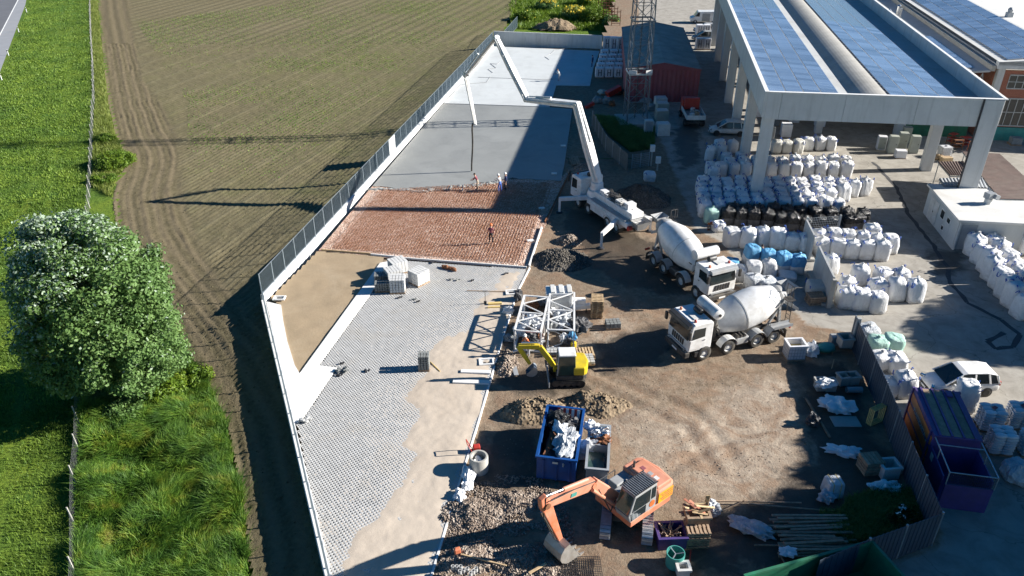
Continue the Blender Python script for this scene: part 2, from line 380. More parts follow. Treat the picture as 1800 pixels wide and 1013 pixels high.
concrete('roof_membrane', (.42, .43, .43), .1, .5, stain=(.25, .23, .21), samt=.5)
concrete('white_roof', (.62, .615, .59), .08, .8, stain=(.40, .35, .29), samt=.5)
concrete('office_wall', (.50, .52, .52), .08, .8, stain=(.33, .33, .32), samt=.5, streak=True)
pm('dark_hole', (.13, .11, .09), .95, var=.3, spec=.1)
pm('white_line', (.78, .78, .76), .6, var=.08)
pm('steel_galv', (.42, .45, .48), .45, .7, var=.15, scale=4)
pm('fence_steel', (.30, .36, .40), .5, .55, var=.15, scale=4)
pm('steel_dark', (.05, .05, .055), .55, .4, var=.3, scale=4)
pm('rust', (.22, .09, .04), .85, .1, var=.35, scale=5, bmp=.3)
pm('rebar', (.36, .16, .075), .8, .2, var=.35, scale=5)
pm('timber', (.46, .33, .19), .8, var=.25, scale=4, rnd=.35)
pm('timber_old', (.32, .225, .15), .85, var=.3, scale=4, rnd=.5)
pm('timber_yellow', (.62, .46, .18), .75, var=.2, scale=4, rnd=.2)
FZ = -1.3
# ================================================================ terrain
WALL = PX([(866, 82), (463, 530), (577, 1013), (604, 1130)])                       # foot of the yard's outer wall
wn = [Vector(((WALL[1] - WALL[0]).x, (WALL[1] - WALL[0]).y, 0)).normalized(), Vector(((WALL[2] - WALL[1]).x, (WALL[2] - WALL[1]).y, 0)).normalized()]
BACK0, BACK1 = G(868, 78), G(1058, 86)
hfield('ground', -420, 420, -120, 700, 20, lambda x, y: np.full(x.shape, FZ - .35), 'grass_soil')
STRIP = [(170, -40), (173, 20), (181, 100), (190, 180), (204, 245), (229, 285), (206, 312), (197, 350), (215, 450), (290, 560), (345, 645), (398, 740), (428, 880), (443, 1013), (452, 1100)]
STRIPW = PX(STRIP, FZ)
INNER = PX([(222, -40), (232, 50), (247, 135), (286, 190), (312, 250), (316, 300), (318, 350), (345, 430), (390, 500), (440, 570)], FZ)
WIRE = PX([(158, -30), (161, 60), (165, 130), (167, 175), (163, 250), (160, 330), (152, 480), (143, 700), (136, 850), (133, 1013), (131, 1090)], FZ)
ra, rb = G(450, 325, FZ), G(715, 158, FZ); rdir = (rb - ra).normalized(); rnx, rny = -rdir.y, rdir.x
HEADP = STRIPW + [INNER[i] for i in range(len(INNER) - 1, -1, -1)]
HEAD = [STRIPW[i] for i in range(0, 9)] + [G(345, 645, FZ), G(398, 740, FZ), G(428, 880, FZ), G(452, 1100, FZ), G(580, 1100, FZ), G(500, 700, FZ), G(450, 575, FZ)] + [INNER[i] for i in range(len(INNER) - 2, -1, -1)]
TRK = [p.copy() for p in STRIPW]; TRK[5] = G(226, 280, FZ); TRK[6] = G(214, 315, FZ)
for _ in range(3):
    q_ = [TRK[0]]
    for a_, b_ in zip(TRK[:-1], TRK[1:]): q_ += [a_.lerp(b_, .25), a_.lerp(b_, .75)]
    TRK = q_ + [TRK[-1]]
TRK = TRK[::3]
def headmask(x, y): return soft(x, y, HEAD, .9)
def rows(x, y):
    s = x * rnx + y * rny + .12 * vnoise(x, y, 6, 2); return s
def field_h(x, y):
    hm = headmask(x, y); s = rows(x, y)
    fade = np.clip(1.35 - y / 190, .3, 1)
    a = .055 * np.cos(2 * np.pi * s / .6) * np.clip(.75 + .9 * vnoise(x, y, 5, 3), .1, 1.4) + .05 * np.clip(np.cos(2 * np.pi * s / 4.32) - .72, 0, 1) * 2
    d = pdist(x, y, TRK, False) + .25 * vnoise(x, y, 5, 2)
    t = .035 * np.cos(2 * np.pi * d / .62) * (1 + 1.2 * vnoise(x, y, 3, 2)) + .05 * np.clip(np.cos(2 * np.pi * d / 2.5), 0, 1) ** 2 * np.clip(.7 + 1.2 * vnoise(x, y, 4, 2), 0, 1.6) + .02 * np.cos(2 * np.pi * d / .31) - .03
    t += .05 * np.cos(2 * np.pi * (y + .3 * x) / .33) * np.clip(np.cos(2 * np.pi * d / 1.9), 0, 1) * (y < 60)
    rough = .05 * vnoise(x, y, .8, 3) + .025 * vnoise(x, y, .3, 2)
    dw = pdist(x, y, WALL[:2], False); berm = .75 * np.clip((y - 46) / 18, 0, 1) * np.exp(-(dw / 6.5) ** 2); berm = np.maximum(berm, .55 * np.exp(-(pdist(x, y, WALL[1:], False) / 3.5) ** 2))
    return FZ + a * fade * (1 - hm) + t * hm + rough + berm
def far_h(x, y):
    hm = headmask(x, y); d = pdist(x, y, TRK, False) + .25 * vnoise(x, y, 5, 2)
    return FZ + (1 - hm) * .05 * np.cos(2 * np.pi * rows(x, y) / 2.4) + hm * (.06 * np.cos(2 * np.pi * d / 1.9)) - .02
def keepfield(x, y):
    left = pip(x, y, [Vector((-300, -200, 0)), Vector((-300, 700, 0)), Vector((STRIPW[0].x + 5, 700, 0))] + STRIPW + [Vector((STRIPW[-1].x, -200, 0))])
    far = y > STRIPW[0].y
    lf = np.where(far, x < STRIPW[0].x + (y - STRIPW[0].y) * -.1, left)
    return ~lf & pip(x, y, [Vector((-300, 5, 0)), Vector((WALL[3].x + .3, 5, 0)), WALL[3] + Vector((.3, 0, 0)), WALL[2] + Vector((.3, 0, 0)), WALL[1] + Vector((.3, 0, 0)), WALL[0], G(905, 10, FZ), G(930, -60, FZ), Vector((30, 300, 0)), Vector((-300, 300, 0))])
fat = {'ridge': lambda x, y: (.5 + .5 * np.cos(2 * np.pi * rows(x, y) / .6)) * (1 - headmask(x, y)) * (.55 + .45 * np.clip(vnoise(x, y, 7, 2) + .5, 0, 1)) + np.clip(np.cos(2 * np.pi * rows(x, y) / 4.32) - .75, 0, 1) * 2 * (1 - headmask(x, y)),
       'track': lambda x, y: headmask(x, y) * (.45 + .55 * np.cos(2 * np.pi * (pdist(x, y, TRK, False) + .3 * vnoise(x, y, 4, 2)) / 1.24)),
       'green': lambda x, y: (1 - .85 * headmask(x, y)) * np.clip(.45 + .5 * vnoise(x, y, 25, 2) + np.clip((x + 25) / 60, -.3, .4), .15, 1)}
hfield('field', -80, 6, 19, 140, .22, field_h, 'field_soil', keepfield, attrs=fat)
cx_ = rng.uniform(-55, 0, 8000); cy_ = rng.uniform(24, 80, 8000); kk_ = keepfield(cx_, cy_) & (rng.random(8000) < np.clip(45 / cy_, .2, 1)); cx_, cy_ = cx_[kk_], cy_[kk_]
clods = stones('soil_clods', np.stack([cx_, cy_, field_h(cx_, cy_)], -1), rng.uniform(.02, .07, len(cx_)), 'field_soil'); tag(clods, 'loose clods of earth scattered over the field', 'soil clods', kind='stuff')
hfield('field_far', -115, 30, 140, 270, .5, far_h, 'field_soil', keepfield, attrs=fat)
# verge and road
ROADE = PX([(52, -30), (45, 10), (0, 130), (-60, 290), (-150, 560)], FZ)
LINE = PX([(50, -30), (33, 0), (0, 64), (-70, 200), (-170, 420)], FZ)
def keepverge(x, y):
    return (pip(x, y, [Vector((-260, 5, 0)), Vector((-260, 420, 0)), Vector((STRIPW[0].x - 8, 420, 0))] + [p + Vector((.25, 0, 0)) for p in STRIPW] + [Vector((STRIPW[-1].x + .4, 5, 0))]))
hfield('grass_verge', -120, -12, 12, 300, .8, lambda x, y: FZ + .06 + .10 * vnoise(x, y, 4, 3) - .05, 'grass_soil', keepverge)
rl = [p.copy() for p in ROADE]; rs = [p + Vector((-40, 0, 0)) for p in ROADE]
sheet('road_shoulder', [p for p in rl] + [p + Vector((-1.0, 0, 0)) for p in reversed(LINE)], FZ + .16, 'road_shoulder')
sheet('road', LINE + [p + Vector((-30, 0, 0)) for p in reversed(LINE)], FZ + .17, 'road_asphalt')
o = sheet('road_line', [p + Vector((.10, 0, 0)) for p in LINE] + [p + Vector((-.12, 0, 0)) for p in reversed(LINE)], FZ + .176, 'white_line')
# yard terrace
TERR = [WALL[3] + Vector((.8, -20, 0)), WALL[3] + Vector((.8, 0, 0)), WALL[2] + Vector((.8, 0, 0)), WALL[1] + Vector((1.0, 0, 0)), WALL[0] + Vector((.5, -.6, 0)), BACK1, G(1062, 60), G(1085, -20), G(1085, -20) + Vector((10, 120, 0)), Vector((220, 300, 0)), Vector((220, -20, 0))]
PAVED = PX([(1122, 0), (1130, 150), (1140, 205), (1172, 270), (1200, 340), (1222, 400), (1255, 420), (1292, 450), (1300, 520), (1385, 540), (1420, 570), (1490, 585), (1512, 640), (1590, 740), (1640, 890), (1650, 960), (1500, 1013), (1500, 1200), (3000, 1200), (3000, -100), (1100, -100)])
WET_SHADE = [PX(q) for q in ([(985, 360), (1060, 375), (1150, 420), (1215, 470), (1260, 520), (1160, 520), (1090, 500), (1040, 470), (1000, 420)],  # first polygon: mud with truck shadow painted in, around the pump
        [(1040, 600), (1180, 560), (1190, 600), (1150, 650), (1060, 655)], [(860, 660), (940, 640), (1030, 650), (1040, 690), (900, 700)], [(1625, 430), (1700, 445), (1710, 475), (1640, 490)],
        [(850, 760), (950, 740), (950, 860), (830, 860)], [(1400, 640), (1500, 640), (1540, 760), (1620, 900), (1500, 1000), (1180, 1013), (1170, 930), (1300, 900), (1420, 790)], [(1180, 230), (1230, 200), (1235, 290), (1195, 300)])]  # large lower-right polygon darkens the soil in place of tree shade
DUST = [PX(q) for q in ([(1090, 720), (1180, 700), (1400, 650), (1440, 760), (1400, 860), (1240, 890), (1100, 820)], [(1000, 540), (1170, 540), (1150, 600), (1020, 620)], [(1180, 520), (1300, 600), (1400, 570), (1200, 500)])]
TRACKS = [PX(q) for q in ([(1040, 650), (1130, 690), (1220, 720), (1290, 800)], [(1040, 675), (1120, 715), (1200, 750), (1260, 830)], [(1130, 860), (1250, 780), (1400, 740)], [(1000, 620), (1120, 640), (1240, 660), (1380, 640)], [(1020, 535), (1130, 540), (1260, 590)])]
CON = PX([(860, 80), (1052, 92), (1036, 150), (978, 152), (966, 190), (1004, 194), (984, 316), (955, 395), (925, 472), (905, 515), (866, 646), (834, 755), (755, 1013), (732, 1095), (600, 1120), (575, 1013), (463, 530)])
def yard_h(x, y):
    p = soft(x, y, PAVED, 3); r = .06 * vnoise(x, y, 2.2, 3) + .055 * vnoise(x, y, .7, 3) - .03
    for t in TRACKS:
        d = pdist(x, y, t, False); r = r - .05 * np.exp(-(d / .35) ** 2) + .035 * np.exp(-((d - .55) / .25) ** 2) + .02 * np.cos(2 * np.pi * (x * .8 + y * .6) / .5) * np.exp(-(d / .4) ** 2)
    r = r * (1 - p) - .004; cn = np.clip(soft(x, y, CON, .5) * 2 - .6, 0, 1)
    return np.where(p > .98, -.004, r * (1 - cn) - .12 * cn)
yat = {'paved': lambda x, y: soft(x, y, PAVED, 2.5), 'wet': lambda x, y: np.max([soft(x, y, w, 2.5) for w in WET_SHADE], 0) * .95, 'dust': lambda x, y: np.max([soft(x, y, w, 4) for w in DUST], 0) * .75}  # 'wet' mixes damp ground with painted truck and tree shade
hfield('yard_ground', -16, 34, 14, 80, .25, yard_h, 'yard_soil', lambda x, y: pip(x, y, TERR), attrs=yat)
hfield('yard_ground_far', -16, 34, 80, 182, 1.0, lambda x, y: np.full(x.shape, -.004), 'yard_soil', lambda x, y: pip(x, y, TERR), attrs=yat)
hfield('yard_ground_right', 34, 134, 14, 182, 1.0, lambda x, y: np.full(x.shape, -.004), 'yard_soil', attrs=yat)
def mound(name, u, v, rx, ry, h, mat, seed=0, rz=0, pw=1.3, rough=.25, z=0, stonecol=None, ns=0, sr=(.05, .12), st=.16):
    """a heap of loose material standing on the ground"""
    c = G(u, v, z); rm = max(rx, ry) * 1.15
    def hf(x, y):
        a, b = x - c.x, y - c.y; p = (a * math.cos(rz) + b * math.sin(rz)) / rx; q = (-a * math.sin(rz) + b * math.cos(rz)) / ry
        r = np.sqrt(p * p + q * q) + .18 * vnoise(x + seed * 9, y, rx * .5, 2)
        hh = h * np.clip(1 - r ** pw, -.2, 1); k = np.clip(hh / (.25 * h), 0, 1)
        return z - .06 + hh + k * (rough * h * .5 * vnoise(x, y + seed * 5, .7, 3) + .05 * vnoise(x, y, .25, 2))
    o = hfield(name, c.x - rm, c.x + rm, c.y - rm, c.y + rm, st, hf, mat, lambda x, y: hf(x, y) > z - .1, kind=None)
    if ns:
        x = c.x + rng.normal(0, .5, ns) * rx; y = c.y + rng.normal(0, .5, ns) * ry; zz = hf(x, y); kk = zz > z - .05; x, y, zz = x[kk], y[kk], zz[kk]
        stones('loose_stones', np.stack([x, y, zz], -1), rng.uniform(*sr, len(x)), stonecol or mat, o)
    return o
tag(mound('gravel_heap', 1122, 352, 3.1, 2.4, 1.5, 'gravel_dark', 1, ns=1800, stonecol='gravel_dark'), 'dark gravel heap behind the boom pump truck', 'gravel heap')
tag(mound('gravel_heap', 1030, 305, 2.0, 2.2, 1.0, 'gravel_pale', 2, ns=1200, stonecol='gravel_pale'), 'pale gravel heap between fresh slab and grey corner fence', 'gravel heap')
tag(mound('gravel_heap', 985, 458, 2.6, 1.9, .9, 'gravel_dark', 3, ns=1200, stonecol='gravel_dark'), 'small grey gravel heap beside the rebar gravel bed', 'gravel heap')
tag(mound('soil_heap', 1000, 425, 1.2, 1.0, .7, 'gravel_pale', 4, ns=500, stonecol='gravel_pale'), 'little sandy spoil heap by the rebar bed edge', 'soil heap')
tag(mound('soil_heap', 945, 725, 2.4, 1.3, .95, 'soil_heap', 5, rough=.6, ns=200, stonecol='soil_heap'), 'brown sandy heap beside the blue skip', 'soil heap')
tag(mound('soil_heap', 1040, 712, 2.4, 1.2, .8, 'soil_heap', 6, rough=.8, ns=200, stonecol='soil_heap'), 'brown dug-up heap behind the blue skip', 'soil heap')
tag(mound('soil_heap', 890, 640, .9, 1.6, .5, 'gravel_pale', 7, rough=.8, ns=500, stonecol='gravel_pale'), 'rubble and clods under the mini excavator bucket', 'soil heap')
tag(mound('soil_heap', 975, 48, 4.5, 2.5, 1.6, 'soil_heap', 8, z=FZ, rough=.7, st=.3), 'mound of dark earth behind the rear concrete wall', 'soil heap')
DIRT = PX([(880, 560), (1100, 520), (1400, 640), (1450, 760), (1250, 890), (1050, 860), (880, 800)]); x = rng.uniform(-3, 22, 9000); y = rng.uniform(25, 62, 9000); k = pip(x, y, DIRT) & (vnoise(x, y, 2, 3) > -.1)
sc0 = stones('loose_gravel', np.stack([x[k], y[k], yard_h(x[k], y[k])], -1), rng.uniform(.012, .045, k.sum()), ['gravel_pale', 'soil_heap'], mi=rng.integers(0, 2, k.sum())); tag(sc0, 'small loose stones and clods on the bare yard', 'gravel', kind='stuff')
# rubble field bottom centre
for i, (u, v, rx, ry, h, mt) in enumerate([(830, 905, 1.9, 1.2, .35, 'gravel_pale'), (900, 880, 1.8, .9, .28, 'gravel_pale'), (820, 985, 1.6, 1.1, .4, 'gravel_pale'), (915, 985, 1.6, 1.0, .35, 'gravel_pale'), (960, 1000, .9, .8, .28, 'gravel_pale')]):
    tag(mound('rubble_heap', u, v, rx, ry, h, mt, 20 + i, rough=.9, ns=2600, stonecol='gravel_pale', sr=(.03, .085)), ['low stony rubble heap beside the concrete pipe ring', 'long low rubble ridge left of the orange excavator boom', 'stony rubble heap with grey hollow blocks at the bottom edge', 'rubble heap left of the excavator bucket', 'small rubble heap below the excavator bucket'][i], 'rubble heap')
rub = PX([(800, 830), (950, 840), (1000, 900), (1020, 1013), (745, 1030), (770, 930)])
bx = [p.x for p in rub]; by = [p.y for p in rub]; x = rng.uniform(min(bx), max(bx), 9000); y = rng.uniform(min(by), max(by), 9000); k = pip(x, y, rub) & (vnoise(x, y, 1.5, 2) > -.25)
stones('loose_rubble', np.stack([x[k], y[k], np.full(k.sum(), .0)], -1), rng.uniform(.025, .07, k.sum()), 'gravel_pale')
bpy.data.objects['loose_rubble']['label'] = 'scattered broken stones over the bare ground'; bpy.data.objects['loose_rubble']['category'] = 'rubble'

SEAM = subdiv(PX([(1535, 285), (1575, 330), (1600, 380), (1640, 432), (1664, 470), (1670, 500), (1702, 532), (1760, 562), (1792, 588), (1780, 610), (1748, 614), (1736, 600), (1765, 585)]), .7, .25, 4); b = MB()
for i, (p, q) in enumerate(zip(SEAM[:-1], SEAM[1:])):
    d = (q - p).normalized(); n_ = Vector((-d.y, d.x, 0)); w0 = .12 + .09 * abs(math.sin(i * 1.7)); w1 = .12 + .09 * abs(math.sin((i + 1) * 1.7)); b.quad(*[(v + Vector((0, 0, .003))) for v in (p - n_ * w0, q - n_ * w1, q + n_ * w1, p + n_ * w0)])
b.build('tar_seam', 'tar', kind='structure')
# ================================================================ construction yard
PZ = .06
def pxs(pts, z=PZ): return PX(pts, z)
# cured slab, fresh slab
SLAB = pxs([(868, 82), (1054, 90), (1043, 120), (1037, 151), (978, 150), (966, 188), (850, 184), (780, 182)])
o = sheet('concrete_slab', SLAB, PZ + .02, 'white_concrete', thick=.2)
edge = [(1006, 192), (1000, 235), (992, 290), (986, 318)]
low = [(986, 318), (940, 316), (900, 312), (870, 318), (838, 322), (800, 330), (760, 333), (700, 331), (655, 327)]
FR = pxs([(779, 183)] + [(850, 185), (966, 189)] + edge) + subdiv(pxs(low), .35, .45, 3)[1:]
sheet('fresh_slab', FR, PZ + .008, 'fresh_concrete', thick=.14)
# wet lip of the pour
c0 = pxs([(655, 330), (740, 335), (830, 326), (880, 318)]); pts = subdiv(c0, .25, .3, 9); b = MB()
for i, p in enumerate(pts): b.blob((p.x + random.uniform(-.1, .1), p.y - .1 + random.uniform(-.15, .15), PZ - .05), (random.uniform(.2, .45), random.uniform(.2, .4), random.uniform(.06, .14)), i, .25, 2.2, 5)
o = b.build('pour_lip', 'fresh_concrete', smooth=True); o['kind'] = 'structure'
# strip of bare ground left open in the slab
# gravel bed
BED = pxs([(655, 327), (985, 312), (1003, 300), (960, 395), (925, 472), (690, 455), (560, 441)], 0)
sheet('gravel_bed', BED, .012, 'red_gravel')
bx = [p.x for p in BED]; by = [p.y for p in BED]; x = rng.uniform(min(bx), max(bx), 26000); y = rng.uniform(min(by), max(by), 26000); k = pip(x, y, BED)
o = stones('crushed_stone', np.stack([x[k], y[k], np.full(k.sum(), .015)], -1), rng.uniform(.025, .06, k.sum()), 'red_gravel'); tag(o, 'reddish crushed stone spread under the rebar mesh', 'gravel', kind='stuff')
# rebar mesh, clipped to the bed
a, c = pxs([(565, 441), (920, 470)], 0); ux = (c - a).normalized(); uy = Vector((-ux.y, ux.x, 0)); b = MB()
MESHP = pxs([(668, 334), (880, 322), (975, 322), (915, 466), (580, 439)], 0)
def clipbars(org, d, nrm, cnt, step, z, r):
    for i in range(cnt):
        p0 = org + nrm * (i * step); ts = np.arange(-25, 45, .5); xs = p0.x + d.x * ts; ys = p0.y + d.y * ts; ins = pip(xs, ys, MESHP)
        if ins.any():
            t0, t1 = ts[ins][0], ts[ins][-1]; b.beam((p0 + d * t0) + Vector((0, 0, z)), (p0 + d * t1) + Vector((0, 0, z)), r, r)
clipbars(a, ux, uy, 110, .25, .09, .022); clipbars(a - ux * 10, uy, ux, 170, .25, .11, .022)
o = b.build('rebar_mesh', 'rebar', kind='stuff'); tag(o, 'rusty reinforcement mesh laid over the red gravel bed', 'rebar mesh')
# formwork boards along the bed's edge
def board(p, q, w, h, mat, name='board', label=None, cat='board', z=0, parent=None):
    b = MB(); b.beam(Vector(p) + Vector((0, 0, z + h / 2)), Vector(q) + Vector((0, 0, z + h / 2)), w, h); o = b.build(name, mat, parent)
    if label: tag(o, label, cat)
    return o
fw = thing('formwork_edge', 'timber and white strip formwork along the near edge of the rebar bed', 'formwork', G(690, 455))
for (p, q, mt) in (((566, 441), (652, 448), 'timber'), ((652, 449), (700, 454), 'kerb_white'), ((702, 455), (926, 472), 'kerb_white')):
    b = MB(); b.beam(G(*p) + Vector((0, 0, .08)), G(*q) + Vector((0, 0, .08)), .09, .18); b.build('board', mt, fw, world=True)
fw2 = thing('formwork_edge', 'rusty formwork rail along the right side of the rebar bed', 'formwork', G(960, 395))
b = MB(); b.beam(G(1003, 302) + Vector((0, 0, .1)), G(958, 392) + Vector((0, 0, .1)), .1, .2); b.build('rail', 'rust', fw2, world=True)
b = MB(); b.beam(G(952, 402) + Vector((0, 0, .1)), G(930, 470) + Vector((0, 0, .1)), .12, .2); b.build('rail', 'kerb_white', fw2, world=True)
# planting bed of brown sand
SB = pxs([(560, 444), (672, 452), (668, 462), (527, 656), (518, 640), (505, 600), (497, 560), (494, 535), (478, 525)], 0)
hfield('planting_bed', min(p.x for p in SB) - .3, max(p.x for p in SB) + .3, min(p.y for p in SB) - .3, max(p.y for p in SB) + .3, .2, lambda x, y: .03 + .03 * vnoise(x, y, 1.2, 3), 'bed_sand', lambda x, y: soft(x, y, SB, .6) > .3)
# white concrete surfaces beside the bed
kw = thing('white_kerb', 'broad white concrete kerb running between brown sand bed and grid pavers', 'kerb', G(600, 555))
def slabpart(name, pts, z, mat, parent, th=.15):
    o = sheet(name, pts, z, mat, None, None, th); 
    if parent: o.parent = parent; o.matrix_parent_inverse = Matrix.Translation(-parent.location)
    return o
slabpart('kerb_strip', pxs([(668, 462), (695, 457), (560, 641), (527, 656)], .13), .13, 'kerb_white', kw, .16)
ws = thing('white_slab', 'bright white concrete corner slab inside the outer wall', 'slab', G(520, 690))
slabpart('slab', pxs([(468, 530), (494, 536), (497, 560), (505, 600), (518, 642), (527, 657), (560, 642), (592, 646), (527, 742), (517, 743)], .11), .11, 'kerb_white', ws, .14)
SANDB = pxs([(880, 482), (838, 530), (826, 575), (770, 592), (742, 660), (706, 700), (700, 770), (690, 862), (620, 928), (585, 1040), (740, 1060), (757, 1013), (800, 870), (836, 755), (868, 646), (908, 515), (920, 476)], .08)
# ---- grid pavers with open cells
KERB = [(930, 472), (908, 515), (886, 585), (868, 646), (836, 755), (800, 870), (757, 1013), (735, 1090)]
PAVP = pxs([(697, 457), (926, 474)] + KERB[1:] + [(592, 1090), (576, 1013), (522, 745), (529, 743), (594, 646), (562, 642)], .08)
pd = (PAVP[4] - PAVP[2]).normalized() if False else (G(868, 646) - G(908, 515)).normalized()
pc = .17; e1 = Vector((pd.x + -pd.y, pd.y + pd.x, 0)).normalized(); e2 = Vector((-e1.y, e1.x, 0))
bx = [p.x for p in PAVP]; by = [p.y for p in PAVP]; nn = int(75 / pc); ii, jj = np.meshgrid(np.arange(-nn, nn), np.arange(-nn, nn))
cx, cy = -4 + (ii * e1.x + jj * e2.x) * pc, 36 + (ii * e1.y + jj * e2.y) * pc
k = (cx > min(bx)) & (cx < max(bx)) & (cy > min(by)) & (cy < max(by)); cx, cy = cx[k], cy[k]
k = pip(cx, cy, PAVP); cx, cy = cx[k], cy[k]; N = len(cx)
h = pc / 2 * .995; hh = pc / 2 * .52
loc = np.array([(-h, -h, 0), (h, -h, 0), (h, h, 0), (-h, h, 0), (-hh, -hh, 0), (hh, -hh, 0), (hh, hh, 0), (-hh, hh, 0), (-hh, -hh, -.05), (hh, -hh, -.05), (hh, hh, -.05), (-hh, hh, -.05)])
V = np.zeros((N, 12, 3)); V[..., 0] = cx[:, None] + loc[:, 0] * e1.x + loc[:, 1] * e2.x; V[..., 1] = cy[:, None] + loc[:, 0] * e1.y + loc[:, 1] * e2.y
V[..., 2] = .08 + loc[:, 2] + .006 * vnoise(cx, cy, 2.0, 3)[:, None]
q = np.array([(0, 1, 5, 4), (1, 2, 6, 5), (2, 3, 7, 6), (3, 0, 4, 7), (4, 5, 9, 8), (5, 6, 10, 9), (6, 7, 11, 10), (7, 4, 8, 11)])
F = (q[None] + (np.arange(N) * 12)[:, None, None]).reshape(-1, 4)
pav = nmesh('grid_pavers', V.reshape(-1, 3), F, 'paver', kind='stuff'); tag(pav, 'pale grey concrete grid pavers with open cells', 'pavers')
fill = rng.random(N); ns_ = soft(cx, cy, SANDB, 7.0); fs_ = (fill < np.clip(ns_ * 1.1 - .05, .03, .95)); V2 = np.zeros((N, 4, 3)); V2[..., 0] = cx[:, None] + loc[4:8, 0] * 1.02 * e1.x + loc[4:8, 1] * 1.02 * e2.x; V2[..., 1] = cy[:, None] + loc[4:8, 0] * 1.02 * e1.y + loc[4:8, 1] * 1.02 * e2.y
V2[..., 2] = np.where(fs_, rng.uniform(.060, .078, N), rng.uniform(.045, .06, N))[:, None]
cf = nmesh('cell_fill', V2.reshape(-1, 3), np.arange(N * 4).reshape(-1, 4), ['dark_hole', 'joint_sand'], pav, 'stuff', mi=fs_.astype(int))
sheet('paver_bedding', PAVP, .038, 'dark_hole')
SAND = pxs([(880, 482), (838, 530), (826, 575), (770, 592), (752, 618), (742, 660), (706, 700), (735, 735), (700, 770), (655, 775), (722, 800), (690, 862), (668, 910), (620, 928), (590, 990), (585, 1040), (740, 1060), (757, 1013), (800, 870), (836, 755), (868, 646), (908, 515), (920, 476)], .08)
SAND2 = pxs([(740, 640), (770, 600), (880, 600), (862, 660), (832, 760), (790, 790), (770, 720), (715, 690)], .08)
def sand_h(x, y):
    s = soft(x, y, SAND, 1.2) - .5; s2 = soft(x, y, SAND2, 2.0)
    return .063 + .05 * np.clip(s, -.5, .5) * 1.2 + .026 * vnoise(x, y, 1.7, 3) + .018 * vnoise(x, y, .4, 3) + .022 * s2
hfield('joint_sand', min(bx), max(bx), min(by), max(by), .10, sand_h, 'joint_sand', lambda x, y: pip(x, y, PAVP) & (soft(x, y, SAND, 1.2) > .12))
kr = thing('edge_kerb', 'thin pale kerb along the right edge of the grid pavers', 'kerb', G(868, 646))
for p, q in zip(KERB[:-1], KERB[1:]):
    A, B = G(*p, .0), G(*q, .0); n_ = max(1, round((B - A).length / 1.0))
    for i in range(n_):
        b = MB(); s_, t_ = A.lerp(B, i / n_), A.lerp(B, (i + 1) / n_ - .02 / max((B - A).length, .1)); b.beam(s_ + Vector((.05, 0, .0)), t_ + Vector((.05, 0, .0)), .10, .22); b.build('kerb_stone', 'kerb_white', kr, world=True)
# ---------------------------------------------------------------- outer wall with grating fence
def wallrun(A, B, label, z0, z1, th=.3, off=0, mat='kerb_white'):
    t = thing('retaining_wall', label, 'wall', ((A.x + B.x) / 2, (A.y + B.y) / 2, 0)); d = (B - A); L = d.length; k = max(1, round(L / 6)); d.normalize()
    for i in range(k):
        b = MB(); p, q = A + d * (L * i / k), A + d * (L * (i + 1) / k - .012); zc = (z0 + z1) / 2
        b.beam((p.x, p.y, zc), (q.x, q.y, zc), th, z1 - z0); b.build('wall_panel', mat, t, world=True)
    return t
wallrun(WALL[0], WALL[1], 'long white concrete wall foot under the grating fence beside the field', FZ - .4, .55)
wallrun(WALL[1], WALL[3], 'white concrete retaining wall along the near left edge of the pavers', FZ - .4, .16)
def grating_panel(w, h):
    b = MB(); k = int(w / .066)
    for i in range(k + 1): b.box((i * w / k, 0, h / 2), (.003, .017, h))
    for j in range(int(h / .132) + 1): b.box((w / 2, 0, j * .132 + .01), (w, .006, .006))
    b.box((w / 2, 0, h), (w, .03, .03)); b.box((w / 2, 0, 0.0), (w, .03, .03))
    return b
def fence_run(A, B, z, h, label, lower=None):
    t = thing('grating_fence', label, 'fence', (A.x, A.y, z)); d = B - A; L = math.hypot(d.x, d.y); k = round(L / 2.0); w = L / k; rz = math.atan2(d.y, d.x)
    pan = grating_panel(w - .06, h - .08); o = pan.build('grating_panel', 'fence_steel', t); o.location = (.03 * math.cos(rz), .03 * math.sin(rz), .08); o.rotation_euler = (0, 0, rz)
    pb = MB(); pb.box((0, 0, h / 2 + .02), (.07, .07, h + .04)); po = pb.build('post', 'fence_steel', t); po.rotation_euler = (0, 0, rz)
    for i in range(1, k + 1):
        p = Vector((math.cos(rz) * w * i, math.sin(rz) * w * i, 0)); inst('post', po.data, t, p, (0, 0, rz))
        if i < k: inst('grating_panel', o.data, t, p + Vector((.03 * math.cos(rz), .03 * math.sin(rz), .08)), (0, 0, rz))
    return t, w, rz
ft, fw_, frz = fence_run(WALL[0] + Vector((0, 0, 0)), WALL[1], .55, 1.75, 'tall galvanised grating fence along the field side of the yard')
pb = MB(); pb.box((fw_ / 2, .0, .9), (fw_ - .1, .045, 1.6)); o = pb.build('cover_sheet', 'precast', ft); kk = round((G(688, 285) - WALL[0]).length / fw_) - 1
o.location = (math.cos(frz) * fw_ * kk, math.sin(frz) * fw_ * kk, 0); o.rotation_euler = (0, 0, frz)
fence_run(WALL[1], WALL[3], .16, 1.75, 'grating fence seen edge-on along the near left yard edge')
# rear wall of precast panels
bw = thing('precast_wall', 'plain grey precast concrete wall closing the far end of the yard', 'wall', BACK0); d = BACK1 - BACK0; L = d.length; d.normalize(); k = 10
for i in range(k):
    b = MB(); p, q = BACK0 + d * (L * i / k), BACK0 + d * (L * (i + 1) / k - .025); b.beam((p.x, p.y, .35), (q.x, q.y, .35), .22, 3.6); b.build('wall_panel', 'precast', bw, world=True, bevel=.015)
A = G(872, 78); t, _, _ = fence_run(G(887, 74), G(887, 74) + (WALL[0] - WALL[1]).normalized() * 12, .0, 1.9, 'short stretch of grating fence beyond the rear wall corner')
